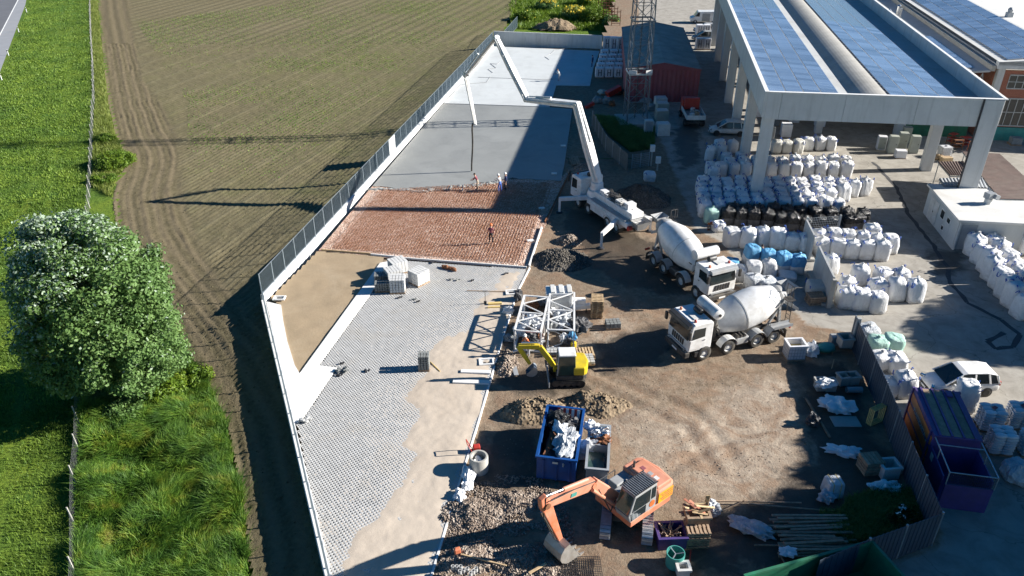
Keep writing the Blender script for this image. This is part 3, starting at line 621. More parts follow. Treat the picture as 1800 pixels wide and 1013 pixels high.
# wall along the pit by the unpoured strip and right edge of slab
# manholes, frames and small yard objects
def frame(u, v, w, d, label, rz=0, z=.09):
    t = thing('manhole_frame', label, 'manhole', G(u, v, z), rz); b = MB()
    for s in (-1, 1): b.box((0, s * (d - .12) / 2, .05), (w, .12, .1)); b.box((s * (w - .12) / 2, 0, .05), (.12, d - .24, .1))
    b.build('frame', 'kerb_white', t, bevel=.01); b = MB(); b.box((0, 0, .005), (w * .45, d * .45, .03)); b.build('pit', 'steel_dark', t)
    b = MB()
    for s in (-1, 1): b.box((0, s * d * .29, .012), (w - .24, d * .14, .03)); b.box((s * w * .29, 0, .012), (w * .14, d * .44, .03))
    b.build('lid_ring', 'paver_white', t); return t
frame(855, 637, 1.0, .75, 'square manhole frame by the kerb below the grating shadow', .1)
frame(899, 515, .9, .7, 'square manhole frame beside the upper kerb near the rebar bed', .1)
frame(491, 525, .9, .6, 'open manhole frame at the corner of the outer wall', .0, .13)
# pallets of paving blocks
def block_stack(u, v, label, mat, rz=0, nx=3, ny=3, nz=6, s=(1.15, 1.15, 1.15), z=.09, strap=True, pallet=True):
    t = thing('paver_stack', label, 'paver stack', G(u, v, z), rz, 'stacks of paving blocks on the pavers'); zz = 0
    if pallet:
        b = MB()
        for j in (-1, 0, 1): b.box((0, j * (s[1] / 2 - .06), .05), (s[0], .1, .1))
        for j in range(5): b.box((-s[0] / 2 + .06 + j * (s[0] - .12) / 4, 0, .115), (.13, s[1], .025))
        b.build('pallet', 'timber_old', t); zz = .13
    bw, bd, bh = s[0] / nx, s[1] / ny, (s[2] - zz) / nz
    pb = MB(); pb.box((0, 0, 0), (bw - .035, bd - .035, bh - .025)); mesh = None
    for kz in range(nz):
        for i in range(nx):
            for j in range(ny):
                lx = -s[0] / 2 + bw * (i + .5) + random.uniform(-.008, .008); ly = -s[1] / 2 + bd * (j + .5) + random.uniform(-.008, .008)
                if 0 < i < nx - 1 and 0 < j < ny - 1 and kz < nz - 1: continue
                if mesh is None: o = pb.build('paving_block', mat, t); o.location = (lx, ly, zz + bh * (kz + .5)); mesh = o.data
                else: inst('paving_block', mesh, t, (lx, ly, zz + bh * (kz + .5)), (0, 0, random.uniform(-.01, .01)))
    return t
block_stack(700, 478, 'white paving block stack standing rearmost of the group', 'paver_white', .55, 5, 3, 5, (1.3, 1.15, 1.1))
block_stack(692, 494, 'white paving block stack in the middle of the group', 'paver_white', .5, 5, 3, 5, (1.2, 1.1, 1.1))
block_stack(737, 497, 'white paving block stack standing apart on the right', 'paver_white', .85, 5, 3, 5, (1.25, 1.15, 1.15))
block_stack(700, 511, 'white paving block stack at the front of the group', 'paver_white', .05, 5, 3, 5, (1.15, 1.15, 1.2))
block_stack(673, 511, 'dark grey paving block stack beside the white ones', 'paver_dark', .1, 6, 2, 4, (1.15, .7, .75))
block_stack(670, 497, 'dark grey block stack half hidden behind the white ones', 'paver_dark', .1, 5, 2, 4, (1.0, .8, .8))
block_stack(746, 648, 'lone dark paving block stack in the middle of the pavers', 'paver_dark', .02, 4, 2, 6, (.72, .75, 1.15))
# planks, beams and scraps on the pavers
def plank(u, v, L, w, h, rz, mat, label, name='plank', z=.1):
    b = MB(); b.box((0, 0, h / 2), (L, w, h)); o = b.build(name, mat, bevel=.006); o.location = G(u, v, z); o.rotation_euler = (0, 0, rz); return tag(o, label, 'plank')
plank(836, 655, 1.9, .32, .12, -.05, 'kerb_white', 'long white plank on sand beside the lone block stack')
plank(828, 673, 2.3, .34, .12, -.06, 'kerb_white', 'pale slab board nearest the kerb on the sandy pavers')
plank(870, 535, 1.0, .22, .14, .12, 'timber_yellow', 'short yellow timber beams beside the kerb')
plank(868, 541, .9, .14, .1, .1, 'timber_yellow', 'second yellow timber beam lying below the first')
plank(765, 645, .05, 1.3, .05, .6, 'timber_yellow', 'thin slanting lath leaning beside the lone block stack', 'lath')
b = MB(); b.tube((-1.6, 0, .05), (1.5, -.15, .05), .03); o = b.build('pipe', 'timber_old'); o.location = G(858, 512, .1); tag(o, 'thin pole lying on the pavers above the yellow beams', 'pole')
b = MB(); b.tube((0, 0, .02), (0, .0, 1.1), .018); b.tube((-.2, 0, 1.1), (.2, 0, 1.1), .018); b.box((0, 0, .1), (.2, .12, .2)); o = b.build('rubber_mallet_stand', 'steel_dark'); o.location = G(853, 534, .1); tag(o, 'dark upright hand tool standing beside the yellow timber', 'tool')
# log like bundle and scraps
b = MB()
for i in range(14): b.blob((random.uniform(-.7, .7), random.uniform(-.15, .15) , .1), (random.uniform(.15, .3), .14, .12), i, .3, 2, 4)
o = b.build('sack_roll', 'rust', smooth=True); o.location = G(791, 474, .1); o.rotation_euler = (0, 0, -.55); tag(o, 'rumpled brown sacking roll lying on the pavers', 'sacking')
for i, (u, v, s) in enumerate([(727, 527, .25), (734, 531, .2), (702, 524, .22), (803, 493, .25), (829, 494, .2), (643, 653, .3), (792, 492, .25), (595, 661, .3), (600, 640, .2), (530, 741, .3), (888, 482, .3), (760, 462, .4)]):
    b = MB(); b.box((0, 0, .05), (s, .12, .1), rz=.4 * i); b.box((s * .7, .1, .04), (.12, .1, .08), rz=1.1 * i); o = b.build('paver_offcut', 'steel_dark' if i % 3 else 'paver_dark', bevel=.01); o.location = G(u, v, .1)
    tag(o, ['dark offcut on the pavers left of the sacking roll', 'dark offcut beside another, below the stacks', 'small dark offcut just below the front white stack', 'dark block scrap right of the sacking roll', 'dark scrap farther right on the upper pavers', 'dark scrap left of the lone block stack', 'dark scrap below the sacking roll', 'dark scrap by the white slab corner', 'small dark scrap beside the white kerb', 'dark offcut at the near end of the white slab', 'dark tool lying by the rebar bed edge', 'pale scrap beside the right hand white stack'][i], 'offcut')
# heap of cut pavers at the white slab's notch
b = MB()
for i in range(14): b.box((random.uniform(-.35, .35), random.uniform(-.2, .2), .06 + .05 * random.random() * i / 3), (.22, .16, .09), rz=random.uniform(0, 3), rx=random.uniform(-.4, .4))
o = b.build('paver_scraps', 'paver_dark', bevel=.008); o.location = G(603, 653, .1); tag(o, 'small pile of cut dark pavers at the white slab notch', 'paver scraps')
b = MB()
for i in range(8): b.box((random.uniform(-.25, .25), random.uniform(-.2, .2), .06 + .02 * i), (.2, .16, .08), rz=random.uniform(0, 3), rx=random.uniform(-.4, .4))
o = b.build('paver_scraps', 'paver', bevel=.008); o.location = G(537, 740, .1); tag(o, 'small pile of cut pale pavers at the near tip of the white slab', 'paver scraps')
# ================================================================ buildings
def solar_mat():
    m, n, l, b = mat_new('solar_glass'); co = texco(n, l); mp = n.new('ShaderNodeTexBrick'); mp.offset = 0; mp.inputs['Scale'].default_value = 1
    mp.inputs['Color1'].default_value = (.115, .175, .275, 1); mp.inputs['Color2'].default_value = (.13, .195, .30, 1); mp.inputs['Mortar'].default_value = (.24, .29, .36, 1)
    mp.inputs['Mortar Size'].default_value = .006; mp.inputs['Brick Width'].default_value = .16; mp.inputs['Row Height'].default_value = .16; l.new(co, mp.inputs['Vector'])
    oi = n.new('ShaderNodeObjectInfo'); hv = n.new('ShaderNodeHueSaturation'); v = math_(n, l, 'MULTIPLY_ADD', oi.outputs['Random'], .5); v.node.inputs[2].default_value = .75
    l.new(v, hv.inputs['Value']); l.new(mp.outputs[0], hv.inputs['Color']); l.new(hv.outputs[0], b.inputs['Base Color'])
    b.inputs['Roughness'].default_value = .22; b.inputs['IOR'].default_value = 1.5; b.inputs['Coat Weight'].default_value = .3; M['solar_glass'] = m
solar_mat()
pm('mast_steel', (.20, .22, .24), .5, .6, var=.2, scale=4)
pm('panel_frame', (.62, .65, .68), .4, .6, var=.05)
pm('glass_dark', (.02, .028, .03), .08, var=.1, spec=.8)
pm('glass_green', (.035, .06, .05), .06, var=.2, spec=.8)
pm('rubber', (.022, .022, .022), .8, var=.3, dirt=(.20, .17, .13), damt=.5)
pm('black_plastic', (.025, .026, .028), .5, var=.3, dirt=(.15, .13, .11), damt=.3)
pm('chassis_black', (.03, .03, .032), .6, var=.3, dirt=(.22, .19, .15), damt=.6, scale=3)
pm('white_paint', (.78, .78, .77), .35, var=.05, dirt=(.38, .33, .27), damt=.5, scale=2.4, coat=.15)
pm('dirty_white', (.62, .62, .60), .5, var=.1, dirt=(.35, .31, .26), damt=.5, scale=2)
pm('grey_paint', (.33, .34, .35), .5, var=.15, dirt=(.28, .25, .20), damt=.5, scale=2)
pm('red_fabric', (.27, .065, .08), .7, var=.12, scale=1, dirt=(.25, .12, .12), damt=.4)
pm('tent_roof', (.42, .36, .31), .9, spec=.1, var=.15, scale=.6, dirt=(.16, .16, .15), damt=.5)
pm('red_paint', (.45, .035, .025), .45, var=.2, dirt=(.20, .08, .05), damt=.4)
pm('green_paint', (.02, .17, .09), .5, var=.2, dirt=(.05, .08, .05), damt=.5)
pm('teal_wall', (.05, .30, .26), .6, var=.15, dirt=(.12, .22, .2), damt=.4)
pm('blue_paint', (.004, .06, .24), .45, var=.2, dirt=(.04, .08, .16), damt=.35)
pm('yellow_paint', (.62, .46, .015), .4, var=.1, dirt=(.32, .24, .10), damt=.4)
pm('orange_paint', (.62, .17, .07), .5, var=.15, dirt=(.62, .36, .28), damt=.6, scale=1.5)
pm('pink_orange', (.60, .27, .18), .55, var=.12, dirt=(.48, .16, .07), damt=.6, scale=1.5)
pm('plate_yellow', (.80, .36, .02), .5, var=.05)
pm('purple_paint', (.070, .045, .19), .5, var=.2, dirt=(.10, .06, .12), damt=.5)
pm('orange_panel', (.66, .17, .04), .5, var=.2, dirt=(.25, .07, .04), damt=.5)
pm('brown_roof', (.13, .085, .07), .7, var=.25, dirt=(.2, .16, .13), damt=.5, scale=1)
pm('grey_roof', (.34, .36, .38), .6, .2, var=.15, dirt=(.24, .22, .20), damt=.4, scale=1)
pm('wrap_white', (.70, .70, .72), .4, var=.1, dirt=(.5, .48, .45), damt=.3, rnd=.25)
pm('crate_grey', (.24, .25, .25), .6, var=.2, rnd=.5)
pm('cabinet', (.36, .38, .33), .5, var=.1, rnd=.25, dirt=(.25, .24, .2), damt=.4)
pm('cloth_white', (.76, .77, .78), .6, var=.06, dirt=(.5, .48, .44), damt=.3)
pm('chrome', (.6, .6, .6), .25, .9, var=.1)
def brick_mat():
    m, n, l, b = mat_new('brick_wall'); co = texco(n, l, (1, 1, 1), world=True); mp = n.new('ShaderNodeTexBrick'); mp.inputs['Scale'].default_value = 3
    mp.inputs['Color1'].default_value = (.33, .10, .055, 1); mp.inputs['Color2'].default_value = (.40, .14, .08, 1); mp.inputs['Mortar'].default_value = (.35, .28, .24, 1); mp.inputs['Mortar Size'].default_value = .012
    sw = n.new('ShaderNodeSeparateXYZ'); cb = n.new('ShaderNodeCombineXYZ'); l.new(co, sw.inputs[0]); l.new(sw.outputs[0], cb.inputs[0]); l.new(sw.outputs[2], cb.inputs[1]); l.new(cb.outputs[0], mp.inputs['Vector'])
    l.new(mp.outputs[0], b.inputs['Base Color']); b.inputs['Roughness'].default_value = .9; M['brick_wall'] = m
brick_mat()
P1 = G(1350, 161, 10.8); P1.z = 0
UX = Vector((math.cos(R(-6.8)), math.sin(R(-6.8)), 0)); UY = Vector((math.sin(R(9.3)), math.cos(R(9.3)), 0)); UXA, UYA = R(-6.8), R(80.7)
BW, BL, BH = 19.5, 66.0, 10.3
def L1(x, y, z): return P1 + UX * x + UY * y + Vector((0, 0, z + (.5 if z > 5 else 0)))
def lbox(b, f, x0, x1, y0, y1, z0, z1):
    vs = [f(x, y, z) for z in (z0, z1) for y in (y0, y1) for x in (x0, x1)]
    return b.add(vs, [(0, 2, 3, 1), (4, 5, 7, 6), (0, 1, 5, 4), (2, 6, 7, 3), (0, 4, 6, 2), (1, 3, 7, 5)])
hall = thing('canopy_hall', 'large open sided concrete hall with solar panels on its roof', 'hall', P1)
def hp(name, mat, *boxes, bevel=.02):
    b = MB()
    for q in boxes: lbox(b, L1, *q)
    return b.build(name, mat, hall, world=True, bevel=bevel)
for yy in range(0, 67, 11):
    for xx in (0, BW):
        x0 = xx - .02 if xx == 0 else xx - .98; hp('column', 'precast', (x0, x0 + 1.0, yy + (0 if yy else -.03), yy + .9, 0, 8.0 if yy else 7.9))
        if yy == 0 and xx: hp('column', 'precast', (BW - 1.55, BW + .02, -.35, -.02, 0, 10.28))
for yy in (22, 44, 65): hp('column', 'precast', (9.6, 10.4, yy, yy + .8, 0, 8.0))
for x0, x1 in ((0, 1.2), (1.22, 6.6), (6.62, 12.6), (12.62, BW - 1.57)): hp('fascia_panel', 'precast', (x0, x1, -.28, -.02, 7.9, BH))
for i in range(6):
    hp('fascia_panel', 'precast', (-.25, -.01, i * 11 - (.28 if i == 0 else 0), i * 11 + 10.98, 8.05, BH)); hp('fascia_panel', 'precast', (BW + .01, BW + .22, i * 11, i * 11 + 10.98, 8.0, BH))
hp('coping', 'kerb_white', (-.3, .06, -.32, BL, BH + .003, BH + .09)); hp('coping', 'kerb_white', (BW - .02, BW + .27, -.36, BL, BH + .003, BH + .09)); hp('coping', 'kerb_white', (.07, BW - .03, -.33, -.0, BH + .004, BH + .07))
hp('downpipe', 'steel_dark', (BW - 1.72, BW - 1.58, -.42, -.30, 0, BH + .05))
hp('roof_deck', 'roof_membrane', (0, BW, .0, BL, 8.85, 9.05))
hp('roof_beam', 'precast', (.02, BW - .02, .92, 1.6, 8.0, 8.84), *[(.02, BW - .02, k, k + .6, 8.0, 8.84) for k in (11.2, 22.2, 33.2, 44.2, 55.2)])
# left slope, vault, right slope
b = MB()
for y0, y1 in ((.0, BL),):
    b.quad(L1(.0, y0, 9.95), L1(7.6, y0, 9.45), L1(7.6, y1, 9.45), L1(.0, y1, 9.95)); b.quad(L1(.0, y0, 9.95), L1(.0, y0, 9.05), L1(7.6, y0, 9.05), L1(7.6, y0, 9.45))
b.build('roof_slope', 'roof_membrane', hall, world=True)
b = MB(); K = 10; pr = [(7.6 + 2.7 * i / K, 9.4 + .75 * math.sin(math.pi * min(1, (i / K) * .62 + .02))) for i in range(K + 1)]
for (xa, za), (xb, zb) in zip(pr[:-1], pr[1:]): b.quad(L1(xa, 0, za), L1(xb, 0, zb), L1(xb, BL, zb), L1(xa, BL, za)); b.quad(L1(xa, 0, 9.05), L1(xb, 0, 9.05), L1(xb, 0, zb), L1(xa, 0, za))
b.build('roof_vault', 'old_concrete', hall, world=True, smooth=30)
b = MB(); b.quad(L1(10.3, 0, 9.95), L1(17.4, 0, 9.15), L1(17.4, BL, 9.15), L1(10.3, BL, 9.95)); b.quad(L1(10.3, 0, 9.05), L1(17.4, 0, 9.05), L1(17.4, 0, 9.15), L1(10.3, 0, 9.95)); b.build('roof_slope', 'roof_membrane', hall, world=True)
# solar modules: one mesh, many copies
def module(w, d):
    b = MB(); b.box((0, 0, 0), (w, d, .035)); b.cur = 1; b.box((0, 0, .022), (w - .07, d - .09, .012)); return b
def modules(parent, frame, cols, y0, y1, step, zf, limit, tilt=R(3)):
    """cols: x centres; zf(x) height; nearest `limit` single, rest one part"""
    lst = [(x, y0 + step * (i + .5)) for i in range(int((y1 - y0) / step)) for x in cols]; first = None; rest = MB(); w = (cols[1] - cols[0]) - .05
    for k, (x, y) in enumerate(lst):
        p = frame(x, y, zf(x)); sl = math.atan((zf(x + .5) - zf(x - .5)))
        if k < limit:
            if first is None:
                first = module(w, step - .05).build('solar_panel', ['panel_frame', 'solar_glass'], parent); o = first
            else: o = inst('solar_panel', first.data, parent)
            o.location = p - parent.location; o.rotation_euler = (tilt + random.uniform(-.006, .006), -sl + random.uniform(-.006, .006), UXA)
        else:
            rest.cur = 0; rest.box(p, (w, step - .05, .035), UXA, -sl); rest.cur = 1; rest.box(p + Vector((0, 0, .022)), (w - .05, step - .1, .012), UXA, -sl)
    if rest.v: rest.build('solar_panels_far', ['panel_frame', 'solar_glass'], parent, world=True, kind='stuff')
modules(hall, L1, [.95 + 1.62 * i for i in range(4)], .75, BL, 1.0, lambda x: 9.95 - x * .5 / 7.6 + .12, 170)
modules(hall, L1, [11.35 + 1.62 * i for i in range(4)], .75, BL, 1.0, lambda x: 9.95 - (x - 10.3) * .8 / 7.1 + .12, 130)
# ---- second hall with brick front
B2 = Vector((53.5, 86.0, 0))
def L2(x, y, z): return B2 + UX * x + UY * y + Vector((0, 0, z))
h2 = thing('brick_hall', 'older hall with brick front and solar roofs at the right edge', 'building', B2)
def h2p(name, mat, *boxes, bevel=0):
    b = MB()
    for q in boxes: lbox(b, L2, *q)
    return b.build(name, mat, h2, world=True, bevel=bevel)
h2p('wall', 'brick_wall', (.6, 32, .1, .4, 1.6, 7.9), (-.1, .2, 1.0, 60, 0, 7.9)); h2p('plinth', 'teal_wall', (.6, 32, .05, .38, 0, 1.55))
for i in range(5): h2p('column', 'precast', (i * 7.5 - .1, i * 7.5 + .6, -.05, .6, 0, 8.1))
h2p('eave_beam', 'precast', (-.4, 32, -.2, .5, 8.12, 8.9))
for i in range(4):
    x0 = i * 7.5 + 1.3
    for (z0, z1, mt) in ((5.9, 7.5, 'glass_dark'), (1.7, 4.9, 'glass_dark')):
        w = h2p('window', 'steel_galv', (x0, x0 + 5.6, .02, .08, z0, z0 + .12), (x0, x0 + 5.6, .02, .08, z1 - .12, z1), *[(x0 + k * 5.6 / 7 - .04, x0 + k * 5.6 / 7 + .04, .03, .07, z0 + .12, z1 - .12) for k in range(8)], (x0, x0 + 5.6, .035, .065, (z0 + z1) / 2 - .04, (z0 + z1) / 2 + .04))
        b = MB(); lbox(b, L2, x0 + .02, x0 + 5.58, .075, .095, z0 + .05, z1 - .05); g = b.build('pane', mt, h2, world=True); g.parent = w
h2p('roof_deck', 'roof_membrane', (-.3, 32, .5, 60, 8.3, 8.5))
b = MB()
for s0, s1, z0, z1 in ((-.3, 7.5, 8.85, 9.6), (7.5, 9.3, 9.6, 9.6), (9.3, 17, 9.6, 8.9), (17, 25, 8.9, 9.7)): b.quad(L2(s0, -.2, z0), L2(s1, -.2, z1), L2(s1, 60, z1), L2(s0, 60, z0)); b.quad(L2(s0, -.2, 8.5), L2(s1, -.2, 8.5), L2(s1, -.2, z1), L2(s0, -.2, z0))
b.build('roof_slope', 'white_roof', h2, world=True)
modules(h2, L2, [1.4 + 1.62 * i for i in range(4)], .4, 58, 1.0, lambda x: 8.85 + (x + .3) * .75 / 7.8 + .1, 150)
# low roof between the halls
b = MB(); b.quad(L2(-8.6, 0, 7.2), L2(-.9, 0, 7.9), L2(-.9, 60, 7.9), L2(-8.6, 60, 7.2)); b.quad(L2(-8.6, 0, 7.0), L2(-.9, 0, 7.7), L2(-.9, 0, 7.9), L2(-8.6, 0, 7.2)); b.build('lean_to_roof', 'roof_membrane', h2, world=True)
b = MB(); b.beam(L2(-.65, 0, 8.1), L2(-.65, 60, 8.1), .4, .6); b.build('gutter', 'old_concrete', h2, world=True)
modules(h2, L2, [-6.3 + 1.62 * i for i in range(3)], 1.2, 18, 1.0, lambda x: 7.2 + (x + 8.6) * .7 / 7.7 + .1, 60)
tr = MB()
for i in range(6):
    xa = -8.2 + i * 1.2; tr.beam(L2(xa, .1, 5.2), L2(xa + 1.2, .1, 5.2), .08, .08); tr.beam(L2(xa, .1, 5.2), L2(xa + .6, .1, 7.05 + i * .1), .06, .06); tr.beam(L2(xa + .6, .1, 7.05 + i * .1), L2(xa + 1.2, .1, 5.2), .06, .06)
tr.build('roof_truss', 'steel_galv', h2, world=True)
h2p('lean_to_wall', 'white_roof', (-8.4, -1.2, .6, .8, 3.0, 5.1)); h2p('lean_to_gate', 'green_paint', (-8.4, -1.2, .65, .8, 0, 2.95))
for i, (x, y, z) in enumerate(((-6.2, 24, 7.5), (-4.2, 27, 7.6), (8.4, 10, 9.6), (8.4, 22, 9.6))):
    ch = thing('roof_vent', ['tall twin steel flue on the low roof between the halls', 'second tall steel flue behind the first', 'small cowl vent on the brick hall ridge', 'farther cowl vent on the brick hall ridge'][i], 'vent', L2(x, y, z)); b = MB()
    if i < 2:
        b.tube((0, 0, 0), (0, 0, 2.2), .18, 10); b.tube((.5, .1, 0), (.5, .1, 1.9), .14, 10); b.build('flue', 'chrome', ch); b = MB(); b.lathe([(0, .05), (.05, .3), (.25, .08)], (0, 0, 2.2)); b.build('cap', 'chrome', ch)
    else:
        b.box((0, 0, .3), (.7, .7, .6)); b.build('base', 'roof_membrane', ch); b = MB(); b.lathe([(0, .28), (.35, .36), (.6, .18)], (0, 0, .6)); b.build('cowl', 'grey_roof', ch)
ac = thing('air_conditioner', 'white air conditioning unit on the brick hall corner', 'air conditioner', L2(-.05, -.45, 4.3), UXA); b = MB(); b.box((0, 0, .35), (.95, .4, .7)); b.build('casing', 'white_paint', ac, bevel=.02); b = MB(); b.lathe([(0, .26), (.02, .26)], (-.1, -.205, .35), (0, -1, 0)); b.build('fan_grille', 'steel_dark', ac)
b = MB(); b.beam((-.4, .2, 0), (-.4, .2, -.35), .05, .05); b.beam((.4, .2, 0), (.4, .2, -.35), .05, .05); b.build('bracket', 'steel_dark', ac)
for i, (x, y) in enumerate(((3.5, -1.2), )):
    t = thing('pallet_load', 'grey wrapped pallet standing before the brick hall', 'pallet', L2(x, y, 0), UXA); b = MB(); b.box((0, 0, .07), (1.2, 1.0, .14)); b.build('pallet', 'timber_old', t); b = MB(); b.box((0, 0, .5), (1.1, .9, .7)); b.build('load', 'crate_grey', t, bevel=.03)
# ---- flat roofed office
OF = G(1672, 438); OB = G(1622, 374); oy = (OB - OF); od = oy.length; oy.normalize(); ox = Vector((oy.y, -oy.x, 0)); OW = 8.0
def L3(x, y, z): return OF + ox * x + oy * y + Vector((0, 0, z))
off = thing('site_office', 'low flat roofed white office block with a roof ventilator', 'office', OF)
def ofp(name, mat, *boxes, bevel=.0):
    b = MB()
    for q in boxes: lbox(b, L3, *q)
    return b.build(name, mat, off, world=True, bevel=bevel)
ofp('wall', 'office_wall', (0, OW, 0, od, 0, 2.6), bevel=.02); ofp('roof', 'white_roof', (-.25, OW + .2, -.3, od + .2, 2.605, 2.8), bevel=.02)
for (y0, y1, z0, z1) in ((2.9, 3.7, 1.3, 2.1), (1.5, 2.2, 1.5, 2.0), (2.4, 2.9, .5, .95)):
    w = ofp('window', 'white_paint', (-.06, -.01, y0, y1, z0, z1)); b = MB(); lbox(b, L3, -.075, -.062, y0 + .06, y1 - .06, z0 + .06, z1 - .06); g = b.build('pane', 'glass_dark', off, world=True); g.parent = w
dr = ofp('door', 'dirty_white', (-.06, -.01, 4.4, 5.4, .05, 2.15), (-.06, -.01, 5.45, 6.4, .05, 2.15)); b = MB(); lbox(b, L3, -.10, -.06, 5.3, 5.36, 1.0, 1.15); g = b.build('handle', 'steel_dark', off, world=True); g.parent = dr
w = ofp('window', 'steel_galv', (5.2, 6.6, -.06, -.01, 1.6, 2.1)); b = MB(); lbox(b, L3, 5.25, 6.55, -.075, -.062, 1.65, 2.05); g = b.build('pane', 'glass_dark', off, world=True); g.parent = w
ofp('downpipe', 'dirty_white', (.05, .17, -.14, -.02, 0, 2.6)); ofp('shutter', 'grey_roof', (.3, 1.5, -.05, -.01, .05, 2.3))
b = MB(); b.lathe([(0, .3), (.45, .3)], L3(3.4, 3.6, 2.8), (0, 0, 1), 14); vt = b.build('ventilator', 'dirty_white', off, world=True, smooth=40); b = MB(); b.box(L3(3.4, 3.6, 3.55), (.7, .6, .5), .3); b.box(L3(3.85, 3.5, 3.5), (.5, .5, .35), .3, .3); g = b.build('cowl', 'grey_roof', off, world=True); g.parent = vt
# ---- corrugated shelters
def corrugated(name, label, pts, z, mat, n, dz=0, posts=True):
    A, B, C, D = [G(u, v, z) for u, v in pts]; t = thing(name, label, 'shelter roof', (A.x, A.y, 0)); b = MB(); K = n * 4
    for e in (0, .02):
        top = []
        for i in range(K + 1):
            s = i / K; w = .05 * (1 if i % 4 in (1, 2) else 0) + e; top.append((A.lerp(D, s) + Vector((0, 0, w)), B.lerp(C, s) + Vector((0, 0, w + dz))))
        for (p, q), (r_, s_) in zip(top[:-1], top[1:]): b.quad(p, q, s_, r_)
    b.build('corrugated_sheet', mat, t, world=True)
    if posts:
        for p in (A, B, C, D):
            b = MB(); qq = p.lerp((A + B + C + D) / 4, .06); b.tube((qq.x, qq.y, 0), (qq.x, qq.y, z - .05), .05); b.build('post', 'steel_galv', t, world=True)
        b = MB(); [b.beam(p + Vector((0, 0, -.08)), q + Vector((0, 0, -.08)), .06, .1) for p, q in ((A, B), (B, C), (C, D), (D, A))]; b.build('rail', 'steel_galv', t, world=True)
    return t
corrugated('corrugated_shelter', 'wide dark brown corrugated roof behind the office', [(1757, 271), (1692, 267), (1757, 350), (1845, 352)], 2.9, 'brown_roof', 34)
corrugated('corrugated_shelter', 'small dark striped corrugated roof left of the front right hall column', [(1649, 285), (1670, 309), (1703, 309), (1694, 284)], 2.5, 'brown_roof', 9)
corrugated('corrugated_shelter', 'pale striped corrugated strip roof touching the office rear', [(1651, 314), (1659, 328), (1737, 331), (1729, 313)], 2.85, 'grey_roof', 13)
corrugated('corrugated_shelter', 'light metal corrugated roof at the right edge beside the office', [(1775, 352), (1800, 385), (1880, 385), (1860, 352)], 2.7, 'grey_roof', 20)
# ---- red fronted storage tent
T0, T1_ = G(1098, 178), G(1225, 180); td = (T1_ - T0); tw = td.length; td.normalize(); ty = Vector((-td.y, td.x, 0)); tyy = (Vector((.10, 1, 0))).normalized()
def L4(x, y, z): return T0 + td * x + tyy * y + Vector((0, 0, z))
tent = thing('storage_tent', 'big storage tent with red curtain front and grey ridged roof', 'tent', T0); TH, TR, TL = 4.2, 5.0, 26
b = MB(); K = 60
ft_ = [(tw * i / K, .08 * math.sin(i * 1.7) + .05 * math.sin(i * .6)) for i in range(K + 1)]
for (xa, ya), (xb, yb) in zip(ft_[:-1], ft_[1:]): b.quad(L4(xa, ya - .05, 0), L4(xb, yb - .05, 0), L4(xb, yb * .2 - .05, TH), L4(xa, ya * .2 - .05, TH))
b.build('curtain', 'red_fabric', tent, world=True, smooth=True)
b = MB(); b.add([L4(-.1, -.12, TH - .05), L4(tw + .1, -.12, TH - .05), L4(tw + .1, -.12, TH + .1), L4(tw / 2, -.12, TR + .1), L4(-.1, -.12, TH + .1)], [(0, 1, 2, 3, 4)]); b.build('gable', 'red_fabric', tent, world=True)
b = MB(); b.quad(L4(tw, 0, 0), L4(tw, TL, 0), L4(tw, TL, TH), L4(tw, 0, TH)); b.quad(L4(0, TL, 0), L4(0, 0, 0), L4(0, 0, TH), L4(0, TL, TH)); b.quad(L4(0, TL, 0), L4(tw, TL, 0), L4(tw, TL, TH), L4(0, TL, TH)); b.build('side_wall', 'red_fabric', tent, world=True)
K = 13
for s in (0, 1):
    b = MB()
    for i in range(K * 4):
        ya, yb = TL * i / (K * 4), TL * (i + 1) / (K * 4); sag = lambda y: -.09 * abs(math.sin(math.pi * y * K / TL)); xs = (-.15, tw / 2) if s == 0 else (tw / 2, tw + .15); zs = (TH + .02, TR + .12) if s == 0 else (TR + .12, TH + .02)
        b.quad(L4(xs[0], ya - .15, zs[0] + sag(ya)), L4(xs[1], ya - .15, zs[1] + sag(ya)), L4(xs[1], yb - .15, zs[1] + sag(yb)), L4(xs[0], yb - .15, zs[0] + sag(yb)))
    b.build('roof_sheet', 'tent_roof', tent, world=True, smooth=True)
# ---- lattice mast
tc = G(1116, 213); mast = thing('lattice_mast', 'tall galvanised lattice mast on a concrete pad', 'mast', tc, .05)
b = MB(); b.box((0, 0, .12), (4.4, 4.2, .3)); b.build('pad', 'old_concrete', mast, bevel=.03)
MH = 37.0
def mw(z): return 1.22 - .35 * min(z, 30) / 30
for sx in (-1, 1):
    for sy in (-1, 1):
        b = MB(); b.beam((sx * mw(0), sy * mw(0), .2), (sx * mw(MH), sy * mw(MH), MH), .13, .13, .09, .09); b.build('leg', 'mast_steel', mast)
zs = [0.4]
while zs[-1] < MH - 1.5: zs.append(zs[-1] + 2.3 - .015 * zs[-1])
for za, zb in zip(zs[:-1], zs[1:]):
    b = MB(); wa, wb = mw(za), mw(zb); cs = [(-1, -1), (1, -1), (1, 1), (-1, 1)]
    for i in range(4):
        (ax, ay), (bx_, by_) = cs[i], cs[(i + 1) % 4]; b.beam((ax * wb, ay * wb, zb), (bx_ * wb, by_ * wb, zb), .06, .06)
        b.beam((ax * wa, ay * wa, za), (bx_ * wb, by_ * wb, zb), .05, .05); b.beam((bx_ * wa, by_ * wa, za), (ax * wb, ay * wb, zb), .05, .05)
    b.build('bracing', 'mast_steel', mast)
b = MB(); b.beam((0, .3, .3), (0, .3, MH), .25, .06); [b.beam((-.22, .3, z), (.22, .3, z), .03, .03) for z in np.arange(.5, MH, .4)]; b.build('cable_ladder', 'steel_dark', mast)
